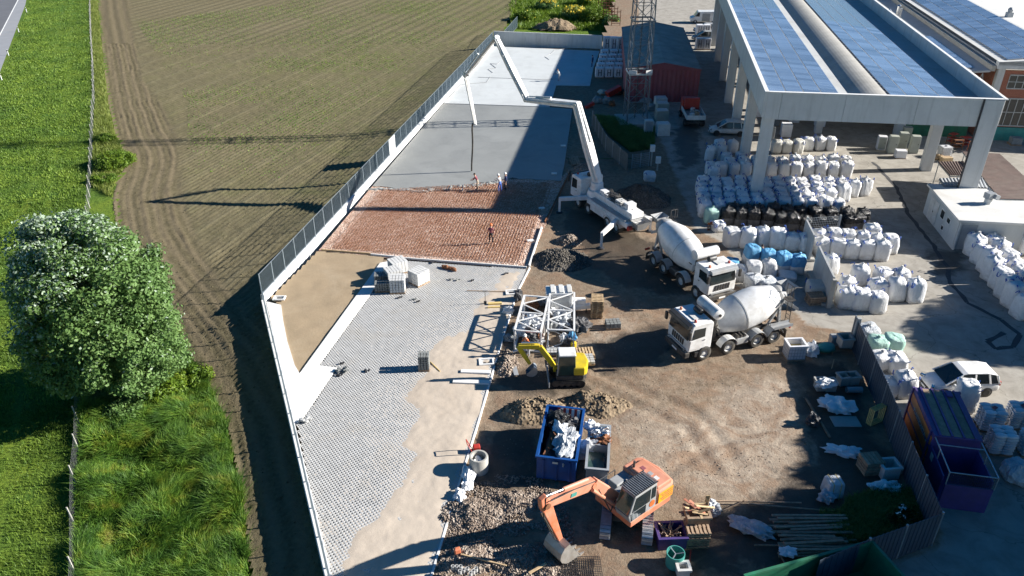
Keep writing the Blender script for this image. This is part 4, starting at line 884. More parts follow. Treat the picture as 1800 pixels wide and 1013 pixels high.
for z in (6.0, 12.0, 20, 26, 32):
    b = MB(); w = mw(z) + .15
    for s in (-1, 1): b.box((0, s * w, z), (2 * w, .1, .18)); b.box((s * w, 0, z), (.1, 2 * w - .1, .18))
    b.build('ring_frame', 'dirty_white' if z == 6 else 'mast_steel', mast)
for s in (-1, 1): b = MB(); b.box((s * .95, -1.3, 6.3), (.9, .08, .4), rz=.4 * s); b.build('antenna_bracket', 'white_paint', mast)
for i in range(6):
    a = i * 1.05; b = MB(); b.box((1.5 * math.cos(a), 1.5 * math.sin(a), 33.5 + (i % 2)), (.35, .2, 2.2), rz=a); b.build('antenna', 'dirty_white', mast)
cab_ = thing('mast_cabinet', 'grey equipment cabinet on the mast pad corner', 'cabinet', G(1139, 234)); b = MB(); b.box((0, 0, .8), (1.0, .7, 1.6)); b.build('body', 'dirty_white', cab_, bevel=.03); b = MB(); b.box((0, -.365, .8), (.85, .03, 1.4)); b.build('door', 'grey_roof', cab_)
# ================================================================ vehicles
def wheel(parent, x, y, r, w, rimmat='dirty_white', name='wheel', n=22):
    """tyre ring + rim; y is the centre, outer face away from the truck's middle"""
    s = 1 if y > 0 else -1
    key = (round(r, 3), round(w, 3), s, rimmat)
    if key in wheel.cache:
        ty, ri = wheel.cache[key]
        o = inst(name, ty, parent, (x, y, r)); inst('rim', ri, o); return o
    b = MB(); b.lathe([(-w / 2, r * .56), (-w / 2, r * .90), (-w * .38, r * .985), (-w * .3, r), (w * .3, r), (w * .38, r * .985), (w / 2, r * .90), (w / 2, r * .56), (w * .3, r * .52), (-w * .3, r * .52)], (0, 0, 0), (0, s, 0), n, False, False)
    o = b.build(name, 'rubber', parent, smooth=50); o.location = (x, y, r)
    b = MB(); b.lathe([(-w * .3, r * .54), (w * .38, r * .57), (w * .36, r * .50), (w * .12, r * .42), (w * .16, r * .28), (w * .34, r * .22), (w * .36, r * .08)], (0, 0, 0), (0, s, 0), n)
    q = b.build('rim', rimmat, o, smooth=40); wheel.cache[key] = (o.data, q.data); return o
wheel.cache = {}
def heading(front, rear):
    d = front - rear; return math.atan2(d.y, d.x)
def truck_cab(t, x0=1.75, x1=3.9, w=2.42, z0=.85, z1=2.95, visor='grey_paint', sun_roof=True):
    """boxy forward control cab, front at +x"""
    hw = w / 2
    b = MB(); b.prism([(x0, z0), (x1 - .02, z0), (x1, z0 + .75), (x1 - .16, z1 - .12), (x1 - .34, z1), (x0 + .05, z1), (x0, z1 - .15)], (0, -hw, 0), (1, 0, 0), (0, 0, 1), (0, w, 0)); cab = b.build('cab', 'white_paint', t, bevel=.06)
    b = MB(); a0, a1 = (x1 + .012, z0 + .80), (x1 - .135, z1 - .22)
    b.prism([(a0[0], a0[1]), (a0[0] + .02, a0[1]), (a1[0] + .02, a1[1]), (a1[0], a1[1])], (0, -hw + .12, 0), (1, 0, 0), (0, 0, 1), (0, w - .24, 0)); b.build('windscreen', 'glass_dark', cab)
    b = MB(); b.prism([(x1 - .15, z1 - .22), (x1 + .16, z1 - .24), (x1 + .10, z1 - .03), (x1 - .2, z1 + .03)], (0, -hw + .06, 0), (1, 0, 0), (0, 0, 1), (0, w - .12, 0)); b.build('sun_visor', visor, cab, bevel=.02)
    for s in (-1, 1):
        b = MB(); b.prism([(x1 - 1.1, z0 + .95), (x1 - .2, z0 + .85), (x1 - .33, z1 - .3), (x1 - 1.1, z1 - .3)], (0, s * (hw + .008), 0), (1, 0, 0), (0, 0, 1), (0, s * .012, 0)); b.build('side_window', 'glass_dark', cab)
        b = MB(); b.prism([(x1 - 1.18, z0 + .15), (x1 - .06, z0 + .15), (x1 - .12, z0 + .8), (x1 - 1.18, z0 + .88)], (0, s * (hw + .005), 0), (1, 0, 0), (0, 0, 1), (0, s * .02, 0)); d_ = b.build('door', 'white_paint', cab, bevel=.01)
        b = MB(); b.box((x1 - 1.05, s * (hw + .04), z0 + .72), (.16, .03, .04)); b.build('handle', 'black_plastic', cab)
        b = MB(); b.box((x1 + .10, s * (hw + .16), z1 - .55), (.14, .2, .55)); b.box((x1 + .02, s * (hw + .05), z1 - .22), (.05, .25, .05)); b.build('mirror', 'black_plastic', cab, bevel=.03)
        b = MB(); b.box((x1 + .03, s * (hw - .28), z0 - .12), (.1, .36, .2)); b.build('headlight', 'chrome', t, bevel=.02)
        b = MB(); b.box((x1 - .75, s * (hw - .1), z0 - .25), (.5, .3, .35)); b.build('step', 'black_plastic', t, bevel=.02)
    for i in range(6): b = MB(); b.box((x1 + .01, -.55 + i * .22, z0 + .48), (.05, .13, .42), rx=-.12); b.build('grille_slot', 'black_plastic', cab)
    b = MB(); b.box((x1 + .02, 0, z0 + .10), (.08, w - .5, .1)); b.build('grille_bar', 'grey_paint', cab)
    b = MB(); b.box((x1 + .0, 0, z0 - .22), (.34, w, .38)); b.build('bumper', 'chassis_black', t, bevel=.05)
    b = MB(); b.box((x1 + .18, 0, z0 - .26), (.02, .52, .11)); b.build('number_plate', 'white_line', t)
    if sun_roof: b = MB(); b.lathe([(0, .2), (.55, .2), (.6, .16)], (x0 + .35, -.35, z1 + .18), (0, 1, 0), 12); b.build('air_intake', 'black_plastic', cab, smooth=40)
    b = MB(); b.box((x1 - .9, .25, z1 + .03), (.6, .7, .06)); b.build('roof_hatch', 'dirty_white', cab, bevel=.01)
    for s in (-.8, .8): b = MB(); b.lathe([(0, .09), (.12, .09), (.18, .04)], (x1 - .55, s, z1), (0, 0, 1), 10); b.build('beacon', 'red_paint' if s > 0 else 'orange_paint', cab)
    return cab
def chassis(t, axles, x0, x1, r=.52, dual=2):
    b = MB()
    for s in (-1, 1): b.box(((x0 + x1) / 2, s * .42, .86), (x1 - x0, .12, .28))
    for x in np.linspace(x0 + .2, x1 - .3, 6): b.box((x, 0, .86), (.12, .75, .2))
    b.build('frame', 'chassis_black', t)
    for i, x in enumerate(axles):
        b = MB(); b.tube((x, -.95, r), (x, .95, r), .11, 8); b.build('axle', 'chassis_black', t)
        for s in (-1, 1):
            d_ = i >= len(axles) - dual; wheel(t, x, s * (.96 if d_ else 1.05), r, .56 if d_ else .34)
def fender(t, xs, r=.66, mat='black_plastic', w=.5, y=1.02):
    for s in (-1, 1):
        b = MB()
        for x in xs:
            pts = [(x + r * math.cos(a), .54 + r * math.sin(a)) for a in np.linspace(.25, math.pi - .25, 9)]
            for (xa, za), (xb, zb) in zip(pts[:-1], pts[1:]): b.add([(xa, s * y - w / 2, za), (xa, s * y + w / 2, za), (xb, s * y + w / 2, zb), (xb, s * y - w / 2, zb), (xa, s * y - w / 2, za + .03), (xa, s * y + w / 2, za + .03), (xb, s * y + w / 2, zb + .03), (xb, s * y - w / 2, zb + .03)], [(0, 1, 2, 3), (4, 7, 6, 5), (0, 3, 7, 4), (1, 5, 6, 2)])
        b.build('fender', mat, t)
def mixer(name, label, front_px, rear_px, side, drummat, frontmat, visor):
    """side: which side (-1 right / 1 left of the heading) the two pixels' wheels stand on"""
    f, r_ = G(*front_px), G(*rear_px); rz = heading(f, r_); axles = [2.75, 1.0, -1.15, -2.45]
    d = (f - r_).normalized(); lft = Vector((-d.y, d.x, 0)); c = (f + r_) / 2 - lft * side * 1.05 - d * ((2.75 - 2.45) / 2)
    t = thing(name, label, 'truck', c, rz); t.scale = (1.08,) * 3
    chassis(t, axles, -3.7, 3.5); cab = truck_cab(t, 2.3, 3.95, 2.3, .85, 2.72, visor=visor); fender(t, [1.0], mat='dirty_white'); fender(t, [-1.15, -2.45], .62, 'grey_paint', .6)
    # drum on its tilted axis
    p0, ax = Vector((1.55, 0, 1.68)), Vector((-1, 0, .235)).normalized()
    prof = [(0, .45), (.12, .65), (1.45, 1.12), (1.85, 1.18)]; prof2 = [(1.85, 1.183), (2.9, 1.2), (3.4, 1.15), (4.6, .72)]; prof3 = [(4.6, .74), (4.78, .74), (4.78, .66), (5.2, .5), (5.25, .42)]
    b = MB(); b.lathe(prof, p0, ax, 32, True, False); dr = b.build('drum', frontmat, t, smooth=30)
    b = MB(); b.lathe(prof2, p0, ax, 32, False, False); b.build('drum_barrel', drummat, dr, smooth=30); b = MB(); b.lathe(prof3, p0, ax, 28, False, True); b.build('roller_ring', 'grey_paint', dr, smooth=30)
    b = MB(); b.lathe([(1.83, 1.195), (1.87, 1.195)], p0, ax, 32, False, False); b.build('drum_seam', 'grey_paint', dr)
    # pedestals
    b = MB(); b.box((1.75, 0, 1.3), (.5, 1.0, .9)); b.box((1.8, 0, 1.8), (.35, .7, .5)); b.build('gearbox', 'chassis_black', t, bevel=.04)
    b = MB()
    for s in (-1, 1): b.beam((-3.2, s * .55, 1.0), (-3.05, s * .5, 2.35), .16, .16); b.beam((-2.3, s * .55, 1.0), (-3.0, s * .5, 2.0), .12, .12)
    b.box((-3.05, 0, 2.05), (.25, 1.1, .2)); b.build('rear_pedestal', 'grey_paint', t)
    # hopper, chute, ladder
    b = MB(); h0 = Vector((-3.75, 0, 3.05)); pr = [(-.48, -.4), (.48, -.4), (.55, .45), (-.55, .45)]
    b.add([h0 + Vector((x, y, .35)) for x, y in ((-.5, -.55), (.35, -.55), (.35, .55), (-.5, .55))] + [h0 + Vector((x, y, -.25)) for x, y in ((-.1, -.25), (.35, -.25), (.35, .25), (-.1, .25))], [(0, 1, 5, 4), (1, 2, 6, 5), (2, 3, 7, 6), (3, 0, 4, 7)]); b.build('hopper', 'grey_paint', t)
    b = MB(); b.prism([(0, 0), (.0, .22), (.03, .22), (.05, .05), (.45, .05), (.47, .22), (.5, .22), (.5, 0)], (-3.7, -.25, 2.1), (0, 1, 0), (0, 0, 1), (-1.0, .25, -.62)); b.build('chute', 'grey_paint', t)
    b = MB(); b.prism([(0, 0), (.0, .2), (.03, .2), (.05, .05), (.4, .05), (.42, .2), (.45, .2), (.45, 0)], (-2.2, .95, 1.15), (0, 1, 0), (0, 0, 1), (-1.3, .1, .08)); b.build('spare_chute', 'grey_paint', t)
    b = MB()
    for y in (.62, 1.0): b.tube((-3.62, y, .9), (-3.55, y, 3.3), .025)
    for z in np.arange(1.1, 3.2, .28): b.tube((-3.6, .62, z), (-3.6, 1.0, z), .02)
    for y in (.62, 1.0, 1.2): b.tube((-3.3, y, 3.2), (-3.3, y, 3.9), .02)
    b.tube((-3.3, .62, 3.9), (-3.3, 1.2, 3.9), .02); b.tube((-3.9, 1.2, 3.75), (-3.3, 1.2, 3.9), .02); b.box((-3.35, .9, 2.9), (.6, .6, .04)); b.build('ladder', 'chassis_black', t)
    b = MB(); b.lathe([(0, .12), (.08, .36), (1.95, .36), (2.03, .12)], (1.85, -1.02, 2.95), (0, 1, 0), 20); wt = b.build('water_tank', 'white_paint', t, smooth=40); b = MB(); b.lathe([(0, .1), (.06, .1)], (1.85, 1.0, 2.95), (0, 1, 0), 10); b.build('tank_cap', 'black_plastic', wt)
    b = MB(); b.box((1.95, 0, 2.35), (.2, 1.6, .55)); b.build('tank_stand', 'chassis_black', t)
    for s, nm, mt in ((1, 'fuel_tank', 'grey_paint'), (-1, 'battery_box', 'black_plastic')): b = MB(); b.box((-.05, s * .92, .75), (.95, .5, .5)); b.build(nm, mt, t, bevel=.08)
    for x in (-.2, 0.05, .3): b = MB(); b.tube((x, .7, 1.1), (x, 1.15, 1.1), .09, 10); b.build('air_reservoir', 'chassis_black', t)
    b = MB()
    for i in range(7): b.path([(random.uniform(1.2, 1.9), random.uniform(-.9, .9), 1.1), (random.uniform(1.2, 1.9), random.uniform(-.9, .9), 1.6), (random.uniform(1.2, 1.9), random.uniform(-.9, .9), 2.1)], .035)
    b.build('hoses', 'chassis_black', t)
    for s in (-1, 1): b = MB(); b.box((-3.72, s * .9, .85), (.06, .4, .16)); b.build('tail_lamp', 'red_paint', t); b = MB(); b.box((-3.3, s * 1.0, .55), (.03, .55, .6)); b.build('mud_flap', 'rubber', t)
    return t
mixer('mixer_truck', 'white concrete mixer truck driving out in front, grey front drum cone', (1232, 631), (1355, 600), 1, 'white_paint', 'dirty_white', 'black_plastic')
mixer('mixer_truck', 'white concrete mixer truck backed up to the pump hopper', (1222, 522), (1154, 470), -1, 'white_paint', 'white_paint', 'grey_paint')
# driver seen in the front mixer window
# ---------------------------------------------------------------- boom pump
pf, pr_ = G(1000, 352), G(1112, 428); prz = heading(pf, pr_); pd_ = (pf - pr_).normalized(); pl = Vector((-pd_.y, pd_.x, 0))
pc_ = (pf + pr_) / 2 - pl * 1.05; pump = thing('concrete_pump_truck', 'white boom pump truck with raised folding arm over the fresh slab', 'pump truck', pc_, prz)
def P(x, y, z): return pc_ + pd_ * x + pl * y + Vector((0, 0, z))
chassis(pump, [3.4, 1.7, -1.5, -2.85], -4.6, 4.2); truck_cab(pump, 3.0, 4.75, visor='black_plastic'); fender(pump, [-1.5, -2.85], .62, 'dirty_white', .6)
b = MB(); b.box((-1.2, 0, 1.25), (6.4, 2.3, .5)); b.build('subframe', 'white_paint', pump, bevel=.04)
b = MB(); b.box((-1.3, 0, 1.85), (5.8, 1.3, .7)); b.build('pump_unit', 'white_paint', pump, bevel=.06)
for s in (-1, 1): b = MB(); b.box((-.9, s * 1.1, 1.0), (4.4, .25, .75)); b.build('side_skirt', 'white_paint', pump, bevel=.03)
for s in (-1, 1):
    b = MB(); b.box((-1.3, s * .93, 1.62), (5.4, .5, .06)); b.build('catwalk', 'grey_paint', pump)
for i, (x, y, d) in enumerate(((.6, .2, (.7, .6, .35)), (-.6, -.2, (.9, .5, .3)), (-1.9, .15, (.8, .7, .35)), (-3.0, 0, (.7, .9, .5)), (-2.4, -.45, (.5, .3, .4)), (-.1, .45, (.5, .25, .3)))): b = MB(); b.box((x, y, 2.2 + d[2] / 2), d); b.build('valve_box', ['white_paint', 'chassis_black', 'dirty_white'][i % 3], pump, bevel=.03)
for s in (-.32, .32): b = MB(); b.tube((1.1, s, 1.95), (-3.9, s * .8, 1.35), .14, 10); b.build('pumping_cylinder', 'grey_paint', pump)
b = MB()
for i in range(26): b.path([(random.uniform(-3.6, 1.2), random.uniform(-.6, .6), 2.2), (random.uniform(-3, 1), random.uniform(-.6, .6), 2.55), (random.uniform(-3, 1), random.uniform(-.6, .6), 2.2)], .03)
b.build('hydraulic_hoses', 'chassis_black', pump)
hz = MB(); h0 = Vector((-4.55, 0, 1.35)); hz.add([h0 + Vector(p) for p in ((-.75, -.75, .35), (.5, -.75, .35), (.5, .75, .35), (-.75, .75, .35), (-.3, -.4, -.5), (.4, -.4, -.5), (.4, .4, -.5), (-.3, .4, -.5))], [(0, 1, 5, 4), (1, 2, 6, 5), (2, 3, 7, 6), (3, 0, 4, 7), (4, 5, 6, 7)]); hz.build('hopper', 'grey_paint', pump)
b = MB()
for i in range(6): b.tube((-5.2 + i * .24, -.72, 1.72), (-5.2 + i * .24, .72, 1.72), .02)
b.build('hopper_grate', 'steel_dark', pump); b = MB(); b.tube((-4.5, .8, 1.1), (-4.5, 1.15, 1.1), .2, 12); b.build('agitator_motor', 'red_paint', pump)
# turret and outriggers
TUR = P(2.15, 0, 0); b = MB(); b.lathe([(1.35, .95), (2.05, .8), (2.1, .62), (2.75, .55), (2.8, .5)], (2.15, 0, 0), (0, 0, 1), 24); b.build('turret', 'white_paint', pump, smooth=30)
def outrigger(base, knee_px, foot_px, kz):
    k_ = G(*knee_px, kz); f_ = G(*foot_px, 0); b_ = P(*base); b = MB(); b.beam(b_, k_, .34, .42, .28, .34); o = b.build('outrigger', 'white_paint', pump, world=True, bevel=.03); b = MB(); b.beam((k_.x, k_.y, kz + .15), (k_.x, k_.y, .1), .2, .2); b.build('outrigger_leg', 'white_paint', pump, world=True); b = MB(); b.lathe([(0, .3), (.06, .3), (.12, .12)], (k_.x, k_.y, 0), (0, 0, 1), 14); b.build('outrigger_pad', 'steel_dark', pump, world=True)
outrigger((2.3, .9, 1.35), (984, 350), (983, 375), 1.35); outrigger((-2.7, .95, 1.2), (1058, 412), (1058, 432), 1.3)
outrigger((2.0, -.9, 1.35), (1083, 343), (1083, 343), 1.3); outrigger((-3.0, -.9, 1.2), (1144, 385), (1144, 385), 1.2)
# folding boom: joints found on the vertical plane turret -> hose end
hose_end = G(830, 303); bp = TUR.copy(); bv = Vector((hose_end.x - bp.x, hose_end.y - bp.y, 0)).normalized(); bn = Vector((-bv.y, bv.x, 0))
J = [TUR + Vector((0, 0, 2.95))] + [RAYPLANE(u, v, bp, bn) for u, v in ((1014, 184), (926, 175), (872, 66), (819, 133), (836, 217))]
SECW = [(.66, .80, .56, .66), (.52, .66, .44, .54), (.44, .56, .34, .42), (.32, .40, .25, .30), (.22, .25, .17, .19)]
up = Vector((0, 0, 1))
for i in range(5):
    a, c = J[i], J[i + 1]; w, h_, w2, h2_ = SECW[i]; off = bn * (.0 if i % 2 == 0 else .0); d = (c - a).normalized(); nrm = bn.cross(d)
    b = MB(); m_ = a.lerp(c, .45); b.beam(a - d * .15, m_, w, h_ * .9, w, h_ * 1.15, bn); b.beam(m_, c + d * .15, w, h_ * 1.15, w2, h2_, bn); sec = b.build('boom_section', 'white_paint', pump, world=True, bevel=.03)
    b = MB(); sgn = 1 if i % 2 else -1; pp = [a + bn * (w / 2 + .12), c + bn * (w2 / 2 + .12)]; b.tube(pp[0], pp[1], .075, 8)
    for s in np.linspace(.08, .92, 5): q = pp[0].lerp(pp[1], s); b.tube(q - d * .05, q + d * .05, .11, 8)
    g = b.build('delivery_pipe', 'dirty_white', pump, world=True); g.parent = sec
    if i < 4:
        q0 = a.lerp(c, .5) + nrm * sgn * (-.38 if i else .38); q1 = c + nrm * sgn * (-.3 if i else .3); b = MB(); b.tube(q0, q0.lerp(q1, .6), .10, 10); b.tube(q0.lerp(q1, .6), q1, .06, 8); g = b.build('boom_cylinder', 'dirty_white', pump, world=True); g.parent = sec
        b = MB(); b.tube(c - bn * (w / 2 + .1), c + bn * (w / 2 + .1), .17, 12); b.beam(c - d * .3 + nrm * .2, c + nrm * .35 * (-sgn), .12, .2); g = b.build('boom_joint', 'steel_galv', pump, world=True); g.parent = sec
he = J[5]; hp_ = [he, he + Vector((-.12, 0, .12)), he + Vector((-.32, 0, -.15)), he + Vector((-.36, .02, -.7))]; e0 = Vector((hose_end.x, hose_end.y, .15))
for s in np.linspace(.0, 1, 8): q = (he + Vector((-.36, .02, -.7))).lerp(e0, s) + Vector((.05 * math.sin(s * 5), 0, 0)); hp_.append(q)
b = MB(); b.path(hp_, .085, 8); b.build('end_hose', 'rubber', pump, world=True)
# outrun turret arm base
b = MB(); b.beam(TUR + Vector((0, 0, 2.4)) - bv * .3, TUR + Vector((0, 0, 3.1)), .6, .5); b.build('boom_foot', 'white_paint', pump, world=True, bevel=.04)
# ---------------------------------------------------------------- tracked machines
def track(t, L, w, r, y, mat='rubber', name='track', n=34, pad=.05):
    """closed belt of pads round two wheels"""
    b = MB(); per = 2 * (L - 2 * r) + 2 * math.pi * r; k = n
    for i in range(k):
        s = per * i / k; a = L - 2 * r
        if s < a: p = (-a / 2 + s, 0.0 + 0.0); ang = 0; z = 0; x = p[0]; nx, nz = 0, -1
        elif s < a + math.pi * r: th = (s - a) / r; x = a / 2 + r * math.sin(th); z = r - r * math.cos(th); ang = -th
        elif s < 2 * a + math.pi * r: x = a / 2 - (s - a - math.pi * r); z = 2 * r; ang = math.pi
        else: th = (s - 2 * a - math.pi * r) / r; x = -a / 2 - r * math.sin(th); z = r + r * math.cos(th); ang = math.pi - th
        b.box((x, y, z + .03), (per / k * .88, w, pad), ry=ang); b.box((x, y, z + .03), (per / k * .3, w, pad * 1.9), ry=ang)
    o = b.build(name, mat, t); b = MB()
    b.box((0, y, r + .03), (L - 2 * r, w * .5, r * 1.1))
    for x in np.linspace(-(L / 2 - r), L / 2 - r, 5): b.tube((x, y - w * .35, r * (1 if abs(x) > L / 2 - r - .01 else .7) + .03), (x, y + w * .35, r * (1 if abs(x) > L / 2 - r - .01 else .7) + .03), r * (.82 if abs(x) > L / 2 - r - .01 else .5), 14)
    q = b.build('track_frame', 'chassis_black', t); q.parent = o; return o
def arm_poly(b, a, c, w, h0, hm, h1, nrm_up, n):
    """plate sided arm between two pins, deepest near 40 %"""
    a, c = Vector(a), Vector(c); d = (c - a).normalized(); u = n.cross(d).normalized(); pts = [(a, h0), (a.lerp(c, .4), hm), (c, h1)]
    for (p, hp0), (q, hq0) in zip(pts[:-1], pts[1:]): b.beam(p, q, w, hp0, w, hq0, u)
def bucket_mesh(w, r, pivot, ang, n, d):
    """curved shell with teeth; pivot pin, opening direction angle in the (d, up) plane"""
    b = MB(); up = Vector((0, 0, 1)); K = 9; prof = []
    for i in range(K + 1):
        th = ang + math.pi * 1.12 * i / K; rr = r * (1 + .15 * math.sin(math.pi * i / K)); prof.append((rr * math.cos(th), rr * math.sin(th)))
    ctr = Vector(pivot); P_ = lambda q, s: ctr + d * q[0] + up * q[1] + n * (w / 2 * s)
    for e in (1, .93):
        for p, q in zip(prof[:-1], prof[1:]): b.quad(P_((p[0] * e, p[1] * e), -1), P_((q[0] * e, q[1] * e), -1), P_((q[0] * e, q[1] * e), 1), P_((p[0] * e, p[1] * e), 1))
    for s in (-1, 1): b.add([P_(p, s) for p in prof], [tuple(range(K + 1))]); b.add([P_((p[0] * .98, p[1] * .98), s * .96) for p in prof], [tuple(range(K, -1, -1))])
    return b, prof, P_
# mini excavator
mc = G(996, 668); me_ = thing('mini_excavator', 'yellow mini excavator with grey cab and folded yellow arm', 'excavator', mc, R(180 + 2))
track(me_, 2.1, .36, .27, .72, n=40, pad=.045); track(me_, 2.1, .36, .27, -.72, n=40, pad=.045)
b = MB(); b.box((0, 0, .42), (1.1, 1.2, .3)); b.build('undercarriage', 'chassis_black', me_); b = MB(); b.box((1.2, 0, .3), (.08, 1.9, .42)); b.build('dozer_blade', 'grey_paint', me_, bevel=.02)
b = MB(); b.prism([(-1.15, -.7), (-.95, -.85), (.7, -.85), (.75, .85), (-.95, .85), (-1.15, .7), (-1.28, 0)], (0, 0, .62), (1, 0, 0), (0, 1, 0), (0, 0, .3)); b.build('deck', 'chassis_black', me_, bevel=.03)
b = MB(); b.prism([(-1.18, -.72), (-.98, -.86), (-.35, -.86), (-.3, .86), (-.98, .86), (-1.18, .72), (-1.32, 0)], (0, 0, .93), (1, 0, 0), (0, 1, 0), (0, 0, .62)); b.build('engine_hood', 'yellow_paint', me_, bevel=.09)
b = MB(); b.box((.1, .35, 1.65), (1.15, .98, 1.4), taper=.93, tx=.88); cb_ = b.build('cab', 'glass_green', me_, bevel=.05)
b = MB(); b.box((.1, .35, 2.4), (1.08, .96, .12)); b.build('cab_roof', 'white_paint', cb_, bevel=.05)
for sx, sy in ((-.48, -.08), (.6, -.08), (-.48, .8), (.6, .8)): b = MB(); b.beam((.08 + sx, .35 + (sy - .36) * 1.0, .95), (.1 + sx * .9, .35 + (sy - .36) * .95, 2.36), .07, .07); b.build('cab_post', 'grey_paint', cb_)
dn = Vector((0, 1, 0)); b = MB(); ja, jb, jc, jd = Vector((.85, -.25, 1.0)), Vector((1.75, -.25, 2.45)), Vector((3.1, -.25, 2.5)), Vector((2.35, -.25, 1.15))
b = MB(); arm_poly(b, ja, jb, .24, .3, .36, .3, None, dn); b.build('boom', 'yellow_paint', me_, bevel=.03); b = MB(); arm_poly(b, jb, jc, .24, .3, .34, .26, None, dn); b.build('boom', 'yellow_paint', me_, bevel=.03)
b = MB(); arm_poly(b, jc, jd, .2, .26, .3, .2, None, dn); b.build('dipper', 'yellow_paint', me_, bevel=.03)
for hp0, hp1, hr in (((.95, -.25, 1.3), (1.5, -.25, 1.75), .07), ((1.9, -.25, 2.75), (2.9, -.25, 2.75), .06), ((3.0, -.4, 2.2), (2.45, -.4, 1.3), .05)): b = MB(); b.tube(hp0, hp1, hr); b.build('hydraulic_cylinder', 'chrome', me_)
b = MB(); b.path([(.8, -.35, 1.1), (1.5, -.4, 2.3), (2.2, -.42, 2.85), (2.9, -.4, 2.6)], .03); b.build('hydraulic_hose', 'rubber', me_)
b, pr2, PP = bucket_mesh(.55, .38, (2.3, -.25, .72), R(120), dn, Vector((1, 0, 0))); b.build('bucket', 'steel_galv', me_)
b = MB(); b.box((.72, -.1, .9), (.3, .4, .35)); b.build('swing_post', 'yellow_paint', me_)
pm('steel_worn', (.40, .38, .35), .5, .5, var=.2, scale=3, dirt=(.30, .20, .12), damt=.5)
# big orange excavator
XC = G(1102, 909); XH = R(219); ex = thing('orange_excavator', 'faded orange tracked excavator with its bucket on the rubble', 'excavator', XC, XH)
tr_t = R(80) - XH     # tracks stand nearly along the view, the house is slewed
tb = bpy.data.objects.new('undercarriage', None)
def rotz_part(o, a): o.rotation_euler = (0, 0, a)
for s in (-1, 1): o = track(ex, 3.7, .52, .4, s * 1.02, 'steel_galv', n=46, pad=.06); rotz_part(o, tr_t)
b = MB(); b.box((0, 0, .62), (1.6, 1.7, .4), rz=tr_t); b.lathe([(.6, .6), (1.0, .6)], (0, 0, 0), (0, 0, 1), 20); b.build('undercarriage', 'chassis_black', ex)
b = MB(); b.prism([(-1.95, -1.05), (-1.7, -1.22), (1.15, -1.22), (1.15, 1.22), (-1.7, 1.22), (-1.95, 1.05), (-2.1, 0)], (0, 0, 1.0), (1, 0, 0), (0, 1, 0), (0, 0, .35)); b.build('deck', 'orange_paint', ex, bevel=.04)
b = MB(); b.prism([(-2.0, -1.05), (-1.75, -1.22), (-.72, -1.22), (-.72, 1.22), (-1.75, 1.22), (-2.0, 1.05), (-2.15, 0)], (0, 0, 1.36), (1, 0, 0), (0, 1, 0), (0, 0, .82)); hd = b.build('engine_housing', 'pink_orange', ex, bevel=.08)
b = MB(); b.box((-1.35, .1, 2.24), (1.0, 1.9, .14)); b.build('hood', 'pink_orange', hd, bevel=.05)
for y, mt in ((.55, 'dirty_white'), (.15, 'grey_paint'), (-.35, 'red_fabric')): b = MB(); b.box((-1.3, y, 2.318), (.22, .25, .012)); b.build('hood_sticker', mt, hd)
b = MB(); b.box((-1.3, 1.232, 1.72), (1.05, .02, .62)); pl_ = b.build('side_plate', 'plate_yellow', ex)
for k in range(4):
    b = MB()
    for j in range(8 - k % 2): b.box((-1.75 + j * .115 + random.uniform(-.01, .01), 1.246, 1.92 - k * .13), (.075 + random.uniform(-.02, .02), .008, .055))
    b.build('plate_lettering', 'red_fabric', pl_)
b = MB(); b.box((.25, -.2, 1.6), (.8, .7, .5)); b.box((-.3, -.85, 1.65), (1.3, .6, .6)); b.build('side_tank', 'grey_paint', ex, bevel=.05); b = MB(); b.tube((-1.0, -.7, 2.25), (-1.0, -.7, 2.7), .06); b.build('exhaust', 'chassis_black', ex)
# cab on the left side
b = MB(); b.prism([(-.62, 1.36), (1.2, 1.36), (1.35, 1.8), (1.0, 2.95), (-.55, 2.95)], (0, .28, 0), (1, 0, 0), (0, 0, 1), (0, .94, 0)); cb2 = b.build('cab', 'grey_paint', ex, bevel=.05)
b = MB(); b.prism([(-.1, 2.0), (1.15, 2.0), (.92, 2.82), (-.1, 2.82)], (0, 1.225, 0), (1, 0, 0), (0, 0, 1), (0, .012, 0)); b.build('door_window', 'glass_dark', cb2); b = MB(); b.prism([(.15, 1.45), (1.15, 1.45), (1.22, 1.95), (.15, 1.95)], (0, 1.225, 0), (1, 0, 0), (0, 0, 1), (0, .012, 0)); b.build('door_window', 'glass_dark', cb2)
b = MB(); b.prism([(-.5, 2.1), (-.2, 2.1), (-.2, 2.8), (-.48, 2.8)], (0, 1.225, 0), (1, 0, 0), (0, 0, 1), (0, .012, 0)); b.build('side_window', 'glass_dark', cb2); b = MB(); b.lathe([(0, .2), (.012, .2)], (-.3, 1.226, 1.75), (0, 1, 0), 18); b.build('round_mark', 'orange_panel', cb2)
b = MB(); b.add([(1.225, .34, 1.45), (1.225, 1.16, 1.45), (1.365, 1.16, 1.85), (1.365, .34, 1.85)], [(0, 1, 2, 3)]); b.add([(1.355, .34, 1.9), (1.355, 1.16, 1.9), (1.045, 1.16, 2.88), (1.045, .34, 2.88)], [(0, 1, 2, 3)]); b.build('windscreen', 'glass_green', cb2)
for i in range(13): b = MB(); b.box((-.5 + i * .125, .75, 3.03), (.03, .98, .05)); b.build('roof_bar', 'steel_galv', cb2)
b = MB(); b.box((.25, .28, 3.03), (1.65, .04, .06)); b.box((.25, 1.22, 3.03), (1.65, .04, .06)); b.box((.25, .75, 2.965), (1.5, .9, .02)); b.build('roof_guard', 'steel_dark', cb2)
